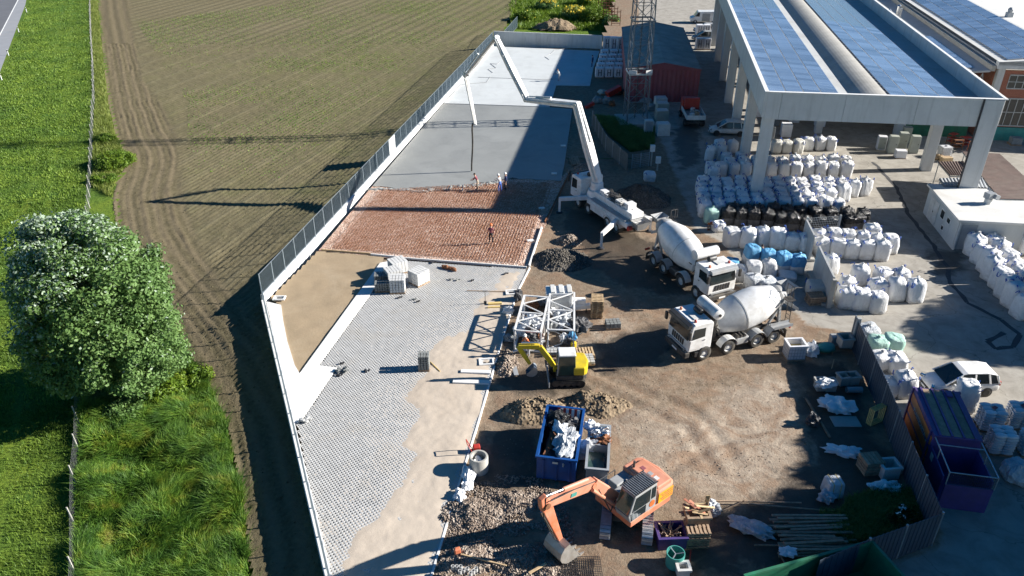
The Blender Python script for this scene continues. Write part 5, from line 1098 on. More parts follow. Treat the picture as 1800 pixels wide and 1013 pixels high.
# boom, stick, bucket in the house's own plane (y = -.2)
EX = lambda x, z, y=-.25: Vector((x, y, z))
exn = Vector((-math.sin(XH), math.cos(XH), 0)); exd = Vector((math.cos(XH), math.sin(XH), 0)); ep = XC + exn * -.25
def EPX(u, v): w = RAYPLANE(u, v, ep, exn) - XC; return EX(w.dot(exd), w.z)
foot = EX(.75, 1.75); elbow = EPX(958, 886); mid = EPX(1040, 850); wrist = EPX(984, 948)
print('EXC', foot, mid, elbow, wrist)
b = MB(); b.beam(foot, mid, .36, .5, .36, .62, (0, 0, 1)); b.beam(mid, elbow, .36, .62, .32, .34, (0, 0, 1)); bm_ = b.build('boom', 'pink_orange', ex, bevel=.04)
sd_ = (wrist - elbow).normalized(); b = MB(); b.beam(elbow - sd_ * .55, elbow, .28, .36, .3, .6, (1, 0, 0)); b.beam(elbow, wrist, .3, .6, .24, .26, (1, 0, 0)); st_ = b.build('stick', 'orange_paint', ex, bevel=.04)
b = MB(); b.tube(foot + Vector((.3, .3, -.2)), mid + Vector((.2, .28, -.1)), .09, 10); b.build('boom_cylinder', 'pink_orange', bm_); b = MB(); b.tube(foot + Vector((.3, -.3, -.2)), mid + Vector((.2, -.28, -.1)), .09, 10); b.build('boom_cylinder', 'pink_orange', bm_)
b = MB(); q0, q1 = mid + Vector((.3, 0, .42)), elbow - sd_ * .5; b.tube(q0, q0.lerp(q1, .55), .10, 10); b.build('stick_cylinder', 'pink_orange', bm_); b = MB(); b.tube(q0.lerp(q1, .55), q1, .055, 10); b.build('cylinder_rod', 'chrome', bm_)
b = MB(); b.box(mid.lerp(elbow, .45) + Vector((0, .19, 0)), (.35, .012, .22), ry=-math.atan2(elbow.z - mid.z, elbow.x - mid.x)); b.build('boom_sticker', 'teal_wall', bm_)
b = MB(); q0, q1 = elbow.lerp(wrist, .15) + Vector((.35, 0, .1)), wrist + Vector((.3, 0, .25)); b.tube(q0, q1, .07, 10); b.build('bucket_cylinder', 'chrome', st_)
b = MB(); b.path([mid + Vector((0, .22, .3)), mid.lerp(elbow, .5) + Vector((0, .3, .45)), elbow + Vector((-.1, .25, .3))], .03); b.path([foot + Vector((.2, .25, .2)), foot + Vector((.7, .4, -.3)), mid + Vector((-.2, .3, -.3))], .03); b.build('hose', 'rubber', bm_)
pr3 = [(-.05, .12), (.22, .02), (.42, -.25), (.48, -.55), (.36, -.85), (.08, -1.08), (-.3, -1.18), (-.85, -1.2)]; bk = MB(); PP = lambda q, s: wrist + Vector((q[0], s * .6, q[1] * max(.6, (wrist.z - .06) / 1.2)))
for e in (0, .05):
    for p, q in zip(pr3[:-1], pr3[1:]): bk.quad(PP((p[0] - e, p[1] + e * .5), -1), PP((q[0] - e, q[1] + e * .5), -1), PP((q[0] - e, q[1] + e * .5), 1), PP((p[0] - e, p[1] + e * .5), 1))
for s in (-1, 1):
    for e in (1, .95): bk.add([PP(p, s * e) for p in pr3], [tuple(range(len(pr3)))])
bu = bk.build('bucket', 'steel_worn', ex)
for i in range(5): b = MB(); q = PP((pr3[-1][0] * 1.0, pr3[-1][1]), -.9 + .45 * i); b.beam(q, q + Vector((-.28, 0, .02)), .12, .1, .05, .04, (0, 0, 1)); b.build('tooth', 'steel_worn', bu)
for s in (-1, 1): b = MB(); b.beam(wrist + Vector((.0, s * .16, .05)), wrist + Vector((-.1, s * .16, -.35)), .06, .3, up=(1, 0, 0)); b.build('link', 'orange_paint', bu)

for i in range(4): b = MB(); b.beam(mid.lerp(elbow, .1 + .2 * i) + Vector((0, -.21, .12)), mid.lerp(elbow, .25 + .2 * i) + Vector((0, -.21, .2)), .03, .05); b.build('pipe_clamp', 'steel_dark', bm_)
for s in (-1, 1): b = MB(); b.tube(elbow + Vector((0, s * .24, 0)), elbow + Vector((0, s * .19, 0)), .16, 12); b.build('pin_boss', 'rust', st_); b = MB(); b.tube(mid + Vector((0, s * .22, .0)), mid + Vector((0, s * .18, 0)), .14, 12); b.build('pin_boss', 'orange_paint', bm_)
b = MB(); b.path([elbow + Vector((-.3, .1, .45)), elbow + Vector((.1, .15, .5)), elbow.lerp(wrist, .3) + Vector((.45, .1, .2)), elbow.lerp(wrist, .7) + Vector((.3, .1, .1))], .035); b.path([elbow + Vector((-.3, -.1, .42)), elbow + Vector((.15, -.12, .42)), elbow.lerp(wrist, .3) + Vector((.42, -.1, .1))], .03); b.build('stick_hose', 'rubber', st_)
for i in range(3): b = MB(); b.box((-.95 + .28 * i, -.5 + .1 * i, 2.2 if i == 0 else 1.98), (.24, .5, .05)); b.build('access_panel', 'grey_paint', ex)
b = MB(); b.path([(1.1, -1.15, 1.4), (1.1, -1.15, 2.3), (-.1, -1.15, 2.3), (-.1, -1.15, 1.9)], .025); b.build('hand_rail', 'steel_dark', ex)
# ================================================================ bulk bags and divider walls
def bag_mat(name, col, wr=.5, rough=.55, sss=0, band=None):
    m, n, l, b = mat_new(name); co = texco(n, l); f = noise(n, l, co, 2.5, 7, .6, .5); oi = n.new('ShaderNodeObjectInfo')
    c = ramp(n, l, f, [(.3, tuple(x * .86 for x in col)), (.65, col)])
    dk = noise(n, l, co, 1.6, 8, .7, .8); zz = n.new('ShaderNodeSeparateXYZ'); l.new(co, zz.inputs[0])
    lowd = math_(n, l, 'MULTIPLY', ramp(n, l, zz.outputs[2], [(0.02, (.8,) * 3), (.55, (.12,) * 3)]), ramp(n, l, dk, [(.42, (0,) * 3), (.65, (1,) * 3)]))
    c = mix(n, l, lowd, c, (.33, .29, .24) if max(col) > .2 else (.10, .095, .09))
    hv = n.new('ShaderNodeHueSaturation'); v = math_(n, l, 'MULTIPLY_ADD', oi.outputs['Random'], .22); v.node.inputs[2].default_value = .86; l.new(v, hv.inputs['Value']); l.new(c, hv.inputs['Color'])
    l.new(hv.outputs[0], b.inputs['Base Color']); b.inputs['Roughness'].default_value = rough
    cs = texco(n, l, (1, 1, .35)); wv = noise(n, l, cs, 5.5, 5, .62, 1.2); bump(n, l, b, wv, wr * 1.5, .14); M[name] = m
bag_mat('bag_white', (.80, .80, .80)); bag_mat('bag_cream', (.66, .65, .60)); bag_mat('bag_green', (.42, .68, .58)); bag_mat('bag_blue', (.12, .42, .72)); bag_mat('bag_black', (.012, .012, .014), .9, .25); bag_mat('bag_darkgrey', (.07, .07, .075), .4, .5); bag_mat('bag_clear', (.66, .70, .74), .8, .3)
pm('strap_blue', (.03, .10, .40), .6, var=.2); pm('strap_dark', (.03, .03, .05), .6, var=.2)
def bag_mesh(seed, w, h, n=24, top='tied', slump=0.0):
    """square section sack: bulging sides, puckered top"""
    r_ = random.Random(seed); prof = [(0, .92), (.03, .98), (.2, 1.01), (.45, 1.03), (.68, 1.02), (.84, .99), (.92, .92), (.965, .72)]
    prof += {'tied': [(1.0, .42), (1.03, .17), (1.09, .12), (1.13, .20)], 'flat': [(.97, .5), (.955, .3), (.96, .1)], 'open': [(.99, .72), (.97, .62), (.86, .55), (.84, .2)]}[top]
    vs = []; ox, oy = r_.uniform(-.05, .05), r_.uniform(-.05, .05)
    for k, (z, rr) in enumerate(prof):
        for i in range(n):
            t = 2 * math.pi * i / n; c, s = math.cos(t), math.sin(t); e = 6.0 if k < 8 else 2.8; q = (abs(c) ** e + abs(s) ** e) ** (-1 / e)
            v = Vector((c, s, z * 3)); f = 1 + .11 * mnoise.noise(v * 1.4 + Vector((seed * 7.3, 0, 0))) + (.05 * mnoise.noise(Vector((c * 3.5, s * 3.5, z * 1.2 + seed * 5)))) + .05 * mnoise.noise(v * 4 + Vector((0, seed * 3.3, 0))) * (1 if k > 0 else .3)
            R_ = w / 2 * rr * q * f; zz = z * h * (1 + (.05 * mnoise.noise(Vector((c * 1.5, s * 1.5, seed))) if k > 4 else 0))
            vs.append((R_ * c + ox * z * z * h, R_ * s + oy * z * z * h, zz))
    K = len(prof); fs = [(j * n + i, j * n + (i + 1) % n, (j + 1) * n + (i + 1) % n, (j + 1) * n + i) for j in range(K - 1) for i in range(n)] + [tuple(range(n - 1, -1, -1)), tuple(range((K - 1) * n, K * n))]
    return vs, fs
BAGS = {}
def bag_proto(matn, seed, w, h, top, cap=None, caph=.72):
    vs, fs = bag_mesh(seed, w, h, 24, top); me = bpy.data.meshes.new('bag_body'); me.from_pydata(vs, [], fs); me.materials.append(M[matn])
    if cap:
        me.materials.append(M[cap])
        for p in me.polygons: p.material_index = 1 if p.center.z > h * caph else 0
    me.shade_smooth(); me.update(); return me
def loop_mesh(seed):
    b = MB(); r_ = random.Random(seed); pts = []; k = 6; s = r_.uniform(-.08, .08)
    for i in range(k + 1):
        a = math.pi * i / k; pts.append(Vector((.13 * math.cos(a) + s * math.sin(a), .06 * math.sin(a), .2 * math.sin(a) * (1 if seed % 2 else -1.6))))
    for p, q in zip(pts[:-1], pts[1:]): b.beam(p, q, .07, .03)
    me = bpy.data.meshes.new('lifting_loop'); me.from_pydata(b.v, [], b.f); return me
LOOPS = [loop_mesh(i) for i in range(4)]
for q in LOOPS: q.materials.append(M['strap_blue'])
def bag(u, v, label, kind='white', w=1.08, h=1.4, rz=None, group=None, z=0, loops=True, top=None, lean=0, sc=1.0):
    matn, cap, caph = {'white': ('bag_white', None, 0), 'cream': ('bag_cream', None, 0), 'green': ('bag_green', None, 0), 'blue': ('bag_white', 'bag_blue', .42), 'blue2': ('bag_blue', None, 0), 'black': ('bag_darkgrey', 'bag_black', .55), 'clear': ('bag_clear', None, 0)}[kind]
    if top is None: top = random.choice(['tied', 'tied', 'flat']) if kind != 'black' else 'tied'
    sd_ = random.randint(0, 8); key = (kind, sd_, round(w, 2), round(h, 2), top)
    if key not in BAGS: BAGS[key] = bag_proto(matn, sd_ + len(BAGS), w, h, top, cap, caph)
    p = v if isinstance(v, Vector) else G(u, v, z); rz = random.uniform(-.25, .25) if rz is None else rz
    t = thing('bulk_bag', label, 'bulk bag', p, rz, group); t.scale = (sc * random.uniform(.92, 1.06), sc * random.uniform(.92, 1.06), sc * random.uniform(.96, 1.16)); t.rotation_euler = (random.uniform(-.05, .05), random.uniform(-.05, .05), rz)
    if lean: t.rotation_euler = (lean * random.uniform(-1, 1), lean, rz)
    inst('bag_body', BAGS[key], t, (0, 0, 0), (0, 0, random.choice([0, 1.5708, 3.1416])))
    if loops:
        for i, (sx, sy) in enumerate(((-1, -1), (1, -1), (1, 1), (-1, 1))):
            if random.random() < .2: continue
            inst('lifting_loop', random.choice(LOOPS), t, (sx * w * .42, sy * w * .42, h * random.uniform(.9, .98)), (random.uniform(-.5, .5), random.uniform(-.3, .3), random.uniform(0, 3)))
    return t
ORD = ['first', 'second', 'third', 'fourth', 'fifth', 'sixth', 'seventh', 'eighth', 'ninth', 'tenth', 'eleventh', 'twelfth']
def row(p, q, n, label, kind='white', **k):
    A, B = G(*p), G(*q); side = k.pop('side', 'left')
    for i in range(n):
        s = i / (n - 1) if n > 1 else 0; c = A.lerp(B, s) + Vector((random.uniform(-.06, .06), random.uniform(-.06, .06), 0))
        lb = label if n == 1 else label + ', %s from %s' % (ORD[i], side)
        bag(0, c, lb, kind, group=k.get('group', label), **{a: b for a, b in k.items() if a != 'group'})
# under the hall
row((1419, 263), (1457, 263), 3, 'white bulk bag in the rear row of three under the hall', h=1.45)
row((1362, 268), (1400, 268), 3, 'dull grey bulk bag beside the hall column', 'cream', top='flat')
row((1281, 300), (1484, 296), 10, 'bulk bag in the back row under the hall edge', h=1.35); row((1264, 312), (1484, 311), 11, 'bulk bag in the front row under the hall fascia', h=1.5)
row((1275, 289), (1300, 288), 2, 'bulk bag peeking out behind the shaded rows', h=1.3)
row((1245, 282), (1266, 282), 2, 'tall shaded bulk bag left of the hall column', h=1.5, w=1.0); row((1263, 268), (1285, 267), 2, 'shaded bulk bag behind the tall pair left of the column', h=1.4); row((1248, 306), (1252, 317), 2, 'shaded bulk bag at the left end of the hall rows', h=1.35)
# large block in the building's shade
for j, (v, x0, x1, n, nm) in enumerate(((336, 1232, 1474, 12, 'farthest'), (345, 1233, 1476, 12, 'second'), (355, 1233, 1455, 11, 'third'), (365, 1234, 1440, 10, 'fourth'), (374, 1236, 1420, 9, 'nearest'))):
    row((x0, v), (x1, v + 1), n, 'blue looped bulk bag in the %s row of the big block' % nm, top='flat' if j % 2 else None, h=1.4)
row((1479, 352), (1479, 352), 1, 'white bulk bag at the right end of the big block'); row((1497, 343), (1517, 342), 2, 'white bulk bag of the pair right of the big block', h=1.5)
row((1448, 372), (1470, 372), 2, 'white bulk bag just behind the black topped bags', h=1.3)
# black topped bags
row((1284, 383), (1404, 386), 6, 'black topped bulk bag in the rear black row', 'black', h=1.35, loops=False); row((1278, 392), (1392, 402), 6, 'black topped bulk bag in the front black row', 'black', h=1.4, loops=False)
row((1428, 388), (1512, 393), 4, 'black topped bulk bag behind the mesh panel, rear', 'black', h=1.3, loops=False); row((1414, 403), (1460, 404), 3, 'black topped bulk bag beside the first divider wall', 'black', h=1.3, loops=False)
row((1492, 398), (1506, 400), 2, 'black topped bulk bag at the right end of the black rows', 'black', h=1.2, loops=False)
bag(1247, 391, 'pale green bulk bag at the left end of the black row', 'green', h=1.3, loops=False, lean=.15); bag(1237, 379, 'white bulk bag standing behind the pale green one', h=1.4); bag(1262, 379, 'white bulk bag between green bag and black row', h=1.25)
bag(1262, 405, 'small half empty white bag lying before the green bag', h=.8, w=1.0, top='open')
# white row in front of the black ones
for i, (u, v) in enumerate(((1284, 431), (1311, 433), (1338, 430), (1364, 434), (1389, 437), (1414, 441))): bag(u, v, ['white bulk bag with black print, leftmost before the black row', 'rounded white bulk bag second from left before the black row', 'white bulk bag third from left before the black row', 'white bulk bag fourth from left before the black row', 'short white bulk bag between others before the black row', 'white bulk bag leaning on the first divider wall'][i], h=1.55 - .15 * (i == 4), w=1.2, top='flat' if i in (0, 3) else 'tied')
row((1441, 447), (1545, 455), 5, 'white bulk bag in the front row right of the first divider', w=1.15, h=1.5); row((1437, 430), (1536, 438), 5, 'white bulk bag in the second row right of the first divider', w=1.12, h=1.45)
bag(1562, 442, 'big white bulk bag at the right end of the divider rows', w=1.25, h=1.5); bag(1530, 420, 'white bulk bag standing behind the right divider rows', w=1.25, h=1.3)
# blue topped group
for i, (u, v) in enumerate(((1317, 464), (1346, 470), (1372, 476), (1398, 478))): bag(u, v, 'bulk bag with blue top, %s of the four blue ones' % ['leftmost', 'second from left', 'third from left', 'rightmost'][i], 'blue', w=1.15, h=1.55, loops=False, group='blue topped bags')
for i, (u, v, k, w, h, tp) in enumerate(((1322, 490, 'white', 1.1, 1.5, 'flat'), (1350, 490, 'white', 1.15, 1.5, 'tied'), (1322, 506, 'clear', 1.2, 1.0, 'tied'), (1346, 509, 'clear', 1.25, .95, 'tied'), (1294, 489, 'white', 1.15, 1.0, 'open'), (1286, 470, 'blue2', 1.0, .7, 'tied'), (1383, 490, 'white', 1.3, .5, 'flat'), (1366, 505, 'clear', 1.1, .7, 'flat'))):
    bag(u, v, ['white bulk bag in front of the leftmost blue topped one', 'white bulk bag in front of the blue topped bags, right', 'low sagging clear bag behind the rear mixer cab, left', 'low sagging clear bag behind the front mixer drum', 'open white bag beside the rear mixer cab', 'small blue bag behind the rear mixer cab', 'flattened white bag on the ground under the blue ones', 'slumped clear bag beside the front mixer drum'][i], k, w=w, h=h, top=tp, loops=False)
# right of second divider
for i, (u, v) in enumerate(((1484, 537), (1508, 541), (1538, 546))): bag(u, v, 'white bulk bag, %s of the front three right of the second divider' % ['left', 'middle', 'right'][i], w=1.2, h=1.5, top='flat' if i else 'tied', group='front three bags')
for i, (u, v) in enumerate(((1485, 519), (1572, 525), (1604, 528), (1539, 520), (1507, 500), (1548, 503), (1580, 506))): bag(u, v, ['white bulk bag against the second divider, behind the front three', 'white bulk bag second from the right in the divider group', 'tall white bulk bag at the right end of the divider group', 'white bulk bag right behind the front three', 'round white bulk bag rearmost left in the divider group', 'white bulk bag rearmost middle in the divider group', 'white bulk bag rearmost right in the divider group'][i], w=1.2, h=1.4 + .15 * (i in (1, 2)))
bag(1459, 480, 'narrow white bulk bag squeezed between the two dividers', w=1.0, h=1.7); bag(1432, 517, 'dusty grey bulk bag left of the second divider', 'cream', w=1.4, h=1.0)
# along the hoarding
for i, (u, v, k, h) in enumerate(((1524, 592, 'clear', .9), (1541, 613, 'green', .9), (1568, 612, 'green', 1.0), (1541, 645, 'white', 1.1), (1572, 648, 'white', 1.15), (1556, 690, 'white', 1.1), (1587, 692, 'white', 1.4))): bag(u, v, ['clear bag at the far end of the grey hoarding', 'mint green bag against the grey hoarding', 'larger mint green bag beside the first green one', 'white bag against the hoarding below the green bags', 'white bag below the larger green bag', 'low white bag against the hoarding near the container', 'big white bag between container and white car'][i], k, h=h, w=1.2, loops=i > 3)
bag(1692, 718, 'tall white bulk bag standing between purple container and car', h=1.9, w=1.25)
# double column beside the office
row((1700, 436), (1790, 556), 9, 'white bulk bag in the left column beside the office', w=1.2, h=1.75, rz=.3, side='the office'); row((1728, 432), (1800, 520), 7, 'white bulk bag in the right column beside the office', w=1.2, h=1.75, rz=.3, side='the office'); bag(1800, 445, 'white bulk bag at the right edge beside the office corner', h=1.5)
# ---- concrete divider walls
def divider(A, B, h, label, cap=True):
    """A, B pixels of the top edge"""
    a, c = G(*A, h), G(*B, h); t = thing('divider_wall', label, 'divider wall', (a.x, a.y, 0)); L = (c - a).length; k = max(1, round(L / 2.2)); d = (c - a).normalized()
    for i in range(k): b = MB(); p, q = a + d * (L * i / k), a + d * (L * (i + 1) / k - .03); b.beam((p.x, p.y, h / 2), (q.x, q.y, h / 2), .16, h); b.build('wall_panel', 'divider_concrete', t, world=True, bevel=.015)
    b = MB(); b.beam((a.x, a.y, .12), (c.x, c.y, .12), .9, .24); b.build('footing', 'old_concrete', t, world=True, bevel=.03); return t, a, c
divider((1418, 386), (1432, 414), 2.4, 'first concrete divider wall ending at the white bag rows'); t, a, c = divider((1440, 432), (1467, 488), 2.5, 'second concrete divider wall with a bevelled end post')
b = MB(); b.box((c.x, c.y - .1, 1.2), (.3, .25, 2.4)); b.build('end_post', 'old_concrete', t, world=True, bevel=.02)
mp = thing('mesh_screen', 'wire mesh panel beside the black topped bags', 'mesh panel', G(1424, 410)); a, c = G(1420, 384, 2.0), G(1478, 380, 2.0); b = MB()
for s in np.linspace(0, 1, 20): p = a.lerp(c, s); b.beam((p.x, p.y, .3), (p.x, p.y, 2.0), .02, .02)
for z in np.linspace(.3, 2.0, 9): b.beam((a.x, a.y, z), (c.x, c.y, z), .02, .02)
b.build('wire_mesh', 'steel_galv', mp, world=True, kind='stuff')
for p in (a, c): b = MB(); b.box((p.x, p.y, 1.05), (.15, .15, 2.1)); b.build('post', 'divider_concrete', mp, world=True)
# ---- grey hoarding round the lower right corner
def hoarding(pts, h, label, mat='hoard_grey'):
    ws_ = [G(u, v, h) for u, v in pts]; t = thing('hoarding_fence', label, 'fence', (ws_[0].x, ws_[0].y, 0))
    for A, B in zip(ws_[:-1], ws_[1:]):
        L = (B - A).length; k = max(1, round(L / 2.4)); d = (B - A).normalized(); nr = Vector((-d.y, d.x, 0))
        for i in range(k):
            p, q = A + d * (L * i / k + .04), A + d * (L * (i + 1) / k - .04); b = MB(); K = 16
            for j in range(K):
                x0, x1 = p.lerp(q, j / K), p.lerp(q, (j + 1) / K); o0 = nr * (.02 if j % 2 else -.0); b.beam(Vector((x0.x, x0.y, h / 2)) + o0, Vector((x1.x, x1.y, h / 2)) + o0, .025, h - .02)
            b.build('hoarding_sheet', mat, t, world=True)
            b = MB(); pp = A + d * (L * i / k); b.box((pp.x, pp.y, h / 2 + .03), (.09, .09, h + .06), rz=math.atan2(d.y, d.x)); b.build('post', 'steel_galv', t, world=True)
    return t
pm('plot_sheet', (.12, .13, .13), .6, var=.2)
pm('hoard_grey', (.07, .095, .13), .5, .2, var=.15, scale=.8, dirt=(.09, .115, .14), damt=.5)
hoarding([(1505, 556), (1561, 674), (1604, 778), (1658, 902)], 2.2, 'long grey sheet hoarding beside the purple container'); hoarding([(1658, 902), (1530, 947), (1440, 985)], 2.2, 'grey sheet hoarding behind the green container at the bottom edge')
b = MB(); b.box((0, 0, 1.2), (.35, .3, 2.4), taper=.8); o = b.build('end_pillar', 'divider_concrete', bevel=.03); o.location = G(1497, 612); tag(o, 'tapered concrete pillar at the far end of the hoarding', 'pillar')
hoarding([(1042, 196), (1066, 238), (1104, 272)], 1.8, 'grey sheet fence round the mast plot corner', 'plot_sheet')
# ================================================================ skips, containers, car, small things
def crumple(u, v, label, mat='cloth_white', r=(.6, .5, .3), seed=1, z=0, name='plastic_sheet', cat='plastic sheet', n=14, amp=.35, fr=2.4, rz=0):
    b = MB(); b.blob((0, 0, r[2] * .6), r, seed, amp, fr, n); b.v = [(x, y, max(z_, .0) + .002) for x, y, z_ in b.v]
    b.v = [(x + .06 * r[0] * mnoise.noise(Vector((x * 5, y * 5, z_ * 5 + seed))), y + .06 * r[1] * mnoise.noise(Vector((x * 5 + 9, y * 5, z_ * 5))), z_ + .12 * r[2] * abs(mnoise.noise(Vector((x * 6, y * 6, z_ * 6 + 3)))) * 2) for x, y, z_ in b.v]
    o = b.build(name, mat, smooth=False); p = v if isinstance(v, Vector) else G(u, v, z); o.location = p; o.rotation_euler = (0, 0, rz); return tag(o, label, cat)
def open_bin(t, L, w, h, th, mat, z0=0, flare=0, name='body', ribs=0, ribmat=None):
    b = MB()
    for s in (-1, 1): b.box((0, s * (w - th) / 2, z0 + h / 2), (L, th, h)); b.box((s * (L - th) / 2, 0, z0 + h / 2), (th, w - 2 * th, h))
    b.box((0, 0, z0 + th / 2 + .002), (L - 2 * th, w - 2 * th, th)); o = b.build(name, mat, t)
    b = MB()
    for s in (-1, 1): b.box((0, s * w / 2, z0 + h), (L + .12, .14, .12)); b.box((s * L / 2, 0, z0 + h + .002), (.14, w - .14, .12))
    b.build('rim', ribmat or mat, o)
    for i in range(ribs):
        for s in (-1, 1): b = MB(); b.box((-L / 2 + L * (i + .5) / ribs, s * (w / 2 + .045), z0 + h / 2), (.09, .09, h - .15)); b.build('rib', mat, o)
    return o
# blue skip
sa, sb_ = G(943, 838), G(965, 745); A = G(1012, 862); skx = heading(G(965, 748), G(940, 840))
skc = G(985, 800); sk_ = thing('blue_skip', 'open blue skip filled with scrap, wood and plastic', 'skip', skc, R(80)); open_bin(sk_, 4.3, 2.1, 1.5, .06, 'blue_paint', .15, ribs=0, ribmat='blue_paint')
for i in range(3): b = MB(); b.box((-2.19, -.7 + .7 * i, .85), (.07, .1, 1.35)); b.build('rib', 'blue_paint', sk_)
b = MB(); b.box((-2.235, .05, 1.42), (.02, .3, .12)); b.build('maker_plate', 'dirty_white', sk_)
for s in (-1, 1):
    for x in (-1.6, 1.6): b = MB(); b.tube((x, s * .7 - .12, .1), (x, s * .7 + .12, .1), .1, 12); b.build('roller', 'steel_dark', sk_)
def W(t, x, y, z):
    a = t.rotation_euler.z; return Vector((t.location.x + x * math.cos(a) - y * math.sin(a), t.location.y + x * math.sin(a) + y * math.cos(a), z))
b = MB(); b.blob((0, 0, .0), (1.95, .9, .55), 3, .15, 2, 10); o = b.build('rubbish_fill', 'chassis_black', sk_, smooth=True); o.location = (0, 0, .75)
crumple(0, W(sk_, -.7, -.35, 1.15), 'crumpled clear sheeting heaped in the blue skip', 'bag_clear', (1.2, .6, .45), 4, rz=1.3); crumple(0, W(sk_, .5, .1, 1.2), 'white sheeting in the middle of the blue skip', 'cloth_white', (.8, .4, .4), 6, rz=1.7)
crumple(0, W(sk_, 1.2, .3, 1.15), 'black bags in the rear of the blue skip', 'bag_black', (.6, .7, .45), 7); crumple(0, W(sk_, 1.0, -.55, 1.15), 'dark blue bag in the rear corner of the skip', 'bag_darkgrey', (.5, .4, .4), 8)
for i in range(4):
    b = MB(); b.box((0, 0, 0), (1.5 - .2 * i, .22, .04), rx=.3 * (i % 2), ry=.08 * i); o = b.build('scrap_board', 'rust'); o.location = W(sk_, -.9 + .35 * i, .55 - .05 * i, 1.35 + .05 * i); o.rotation_euler = (0, 0, R(70 + 12 * i)); tag(o, ['rusty brown board at the near end of the skip', 'rusty board second in the skip', 'rusty board third from the near end of the skip', 'rusty board leaning deepest in the skip'][i], 'board')
bar = thing('striped_barrier', 'red and white striped barrier board at the skip rear', 'barrier', W(sk_, 1.75, -.35, 1.5), R(80 - 90))
for i in range(8): b = MB(); b.box((-.7 + i * .16, 0, .1), (.16, .03, .5), rx=-.5); b.build('stripe', 'red_paint' if i % 2 == 0 else 'white_line', bar)
# grey bin trailer beside it
g2 = thing('grey_bin', 'narrow galvanised bin beside the blue skip with scrap', 'bin', G(1050, 812), R(82)); open_bin(g2, 3.6, 1.15, .9, .05, 'grey_roof', .2, ribs=0)
b = MB(); b.box((.2, 0, .66), (.05, 1.0, .8)); b.build('divider', 'grey_roof', g2); b = MB(); b.box((-.75, .1, .75), (1.5, .9, .04), ry=.12); b.build('glass_sheet', 'glass_green', g2)
crumple(0, W(g2, 1.1, 0, .9), 'shiny foil scraps in the far end of the grey bin', 'chrome', (.6, .45, .35), 11); crumple(0, W(g2, 1.5, .5, 1.0), 'white plastic over the grey bin corner', 'cloth_white', (.4, .3, .35), 12); crumple(0, W(g2, .6, -.2, .85), 'brown scrap in the middle of the grey bin', 'rust', (.5, .35, .3), 13)
crumple(0, W(g2, .2, .75, .0), 'torn white sheet hanging between skip and grey bin', 'cloth_white', (1.0, .18, .8), 14)
# concrete pipe ring with red tool
pr_t = thing('pipe_ring', 'upright concrete pipe ring at the paver kerb', 'pipe ring', G(842, 826)); b = MB(); b.lathe([(0, .52), (.95, .52), (1.0, .50), (1.0, .40), (.05, .38)], (0, 0, 0), (0, 0, 1), 28, True, True); b.build('ring', 'old_concrete', pr_t, smooth=40); crumple(0, G(842, 826) + Vector((0, 0, .45)), 'white plastic stuffed inside the concrete pipe ring', 'cloth_white', (.3, .3, .2), 15)
rt = thing('plate_compactor', 'small red plate compactor beside the pipe ring', 'compactor', G(838, 796), .2); b = MB(); b.box((0, 0, .08), (.7, .5, .1)); b.build('base_plate', 'steel_dark', rt, bevel=.02); b = MB(); b.box((0, 0, .35), (.4, .35, .35)); b.build('engine', 'red_paint', rt, bevel=.05); b = MB(); b.path([(-.25, -.2, .2), (-.55, -.2, .9), (-.55, .2, .9), (-.25, .2, .2)], .025); b.build('handle', 'red_paint', rt)
crumple(823, 845, 'torn white sheeting beside the pipe ring', 'cloth_white', (.35, .8, .3), 16); crumple(808, 875, 'white sheeting scrap by the kerb above the rubble', 'cloth_white', (.3, .4, .25), 17)
plank(850, 985, 2.3, .07, .05, -.3, 'timber', 'long thin lath lying across the rubble', 'lath', .35); plank(945, 1000, 1.0, .12, .06, .6, 'timber', 'short pale timber at the bottom edge of the rubble', 'timber', .3)
for i, (u, v) in enumerate(((803, 1000), (815, 1006), (832, 1008))):
    t = thing('hollow_block', ['hollow grey block on the rubble, left of three', 'hollow grey block on the rubble, middle of three', 'hollow grey block on the rubble, right of three'][i], 'block', G(u, v, .45), .4 * i)
    for a in (0, 1, 2): b = MB(); b.lathe([(0, .09), (.2, .09), (.2, .06), (0, .06)], (-.18 + .18 * a, 0, 0), (0, 0, 1), 12, False, False); b.build('cell', 'paver', t, smooth=40)
t = thing('jerry_can', 'small orange can on the rubble near the kerb', 'can', G(804, 972, .3), .4); b = MB(); b.box((0, 0, .15), (.3, .2, .3)); b.build('body', 'orange_paint', t, bevel=.04); b = MB(); b.box((0, 0, .33), (.18, .05, .06)); b.build('handle', 'orange_paint', t)
# ---- purple roll off container with cage
PC = [(1600, 688), (1724, 690)]; pa, pb_ = G(1604, 760, 0), G(1660, 905, 0)
pcx = G(1700, 800, 0); prz_ = R(-101); pu = thing('compactor_container', 'purple and orange waste container with open caged end', 'container', (23.7, 32.4, 0), prz_)
CL, CW, CH = 7.0, 2.4, 2.5
b = MB(); b.box((-1.35, 0, CH / 2 + .1), (CL - 2.7, CW, CH)); bd = b.build('closed_body', 'purple_paint', pu, bevel=.03)
for i in range(4): b = MB(); b.box((-1.35, -.88 + .585 * i, CH + .12), (CL - 2.75, .1, .1)); b.build('roof_rib', 'purple_paint', bd)
for i in range(3): b = MB(); b.box((-1.35, -.59 + .585 * i, CH + .105), (CL - 2.9, .46, .02)); b.build('roof_panel', 'timber_old', bd)
for s in (-1, 1):
    for i in range(3): b = MB(); b.box((-1.35, s * (CW / 2 + .01), .55 + .75 * i), (CL - 3.0, .03, .55)); b.build('side_panel', 'orange_panel', bd)
    for x in (-CL / 2 + .05, .40): b = MB(); b.box((x, s * (CW / 2 + .03), CH / 2 + .1), (.14, .1, CH)); b.build('corner_post', 'purple_paint', bd)
open_w = MB()
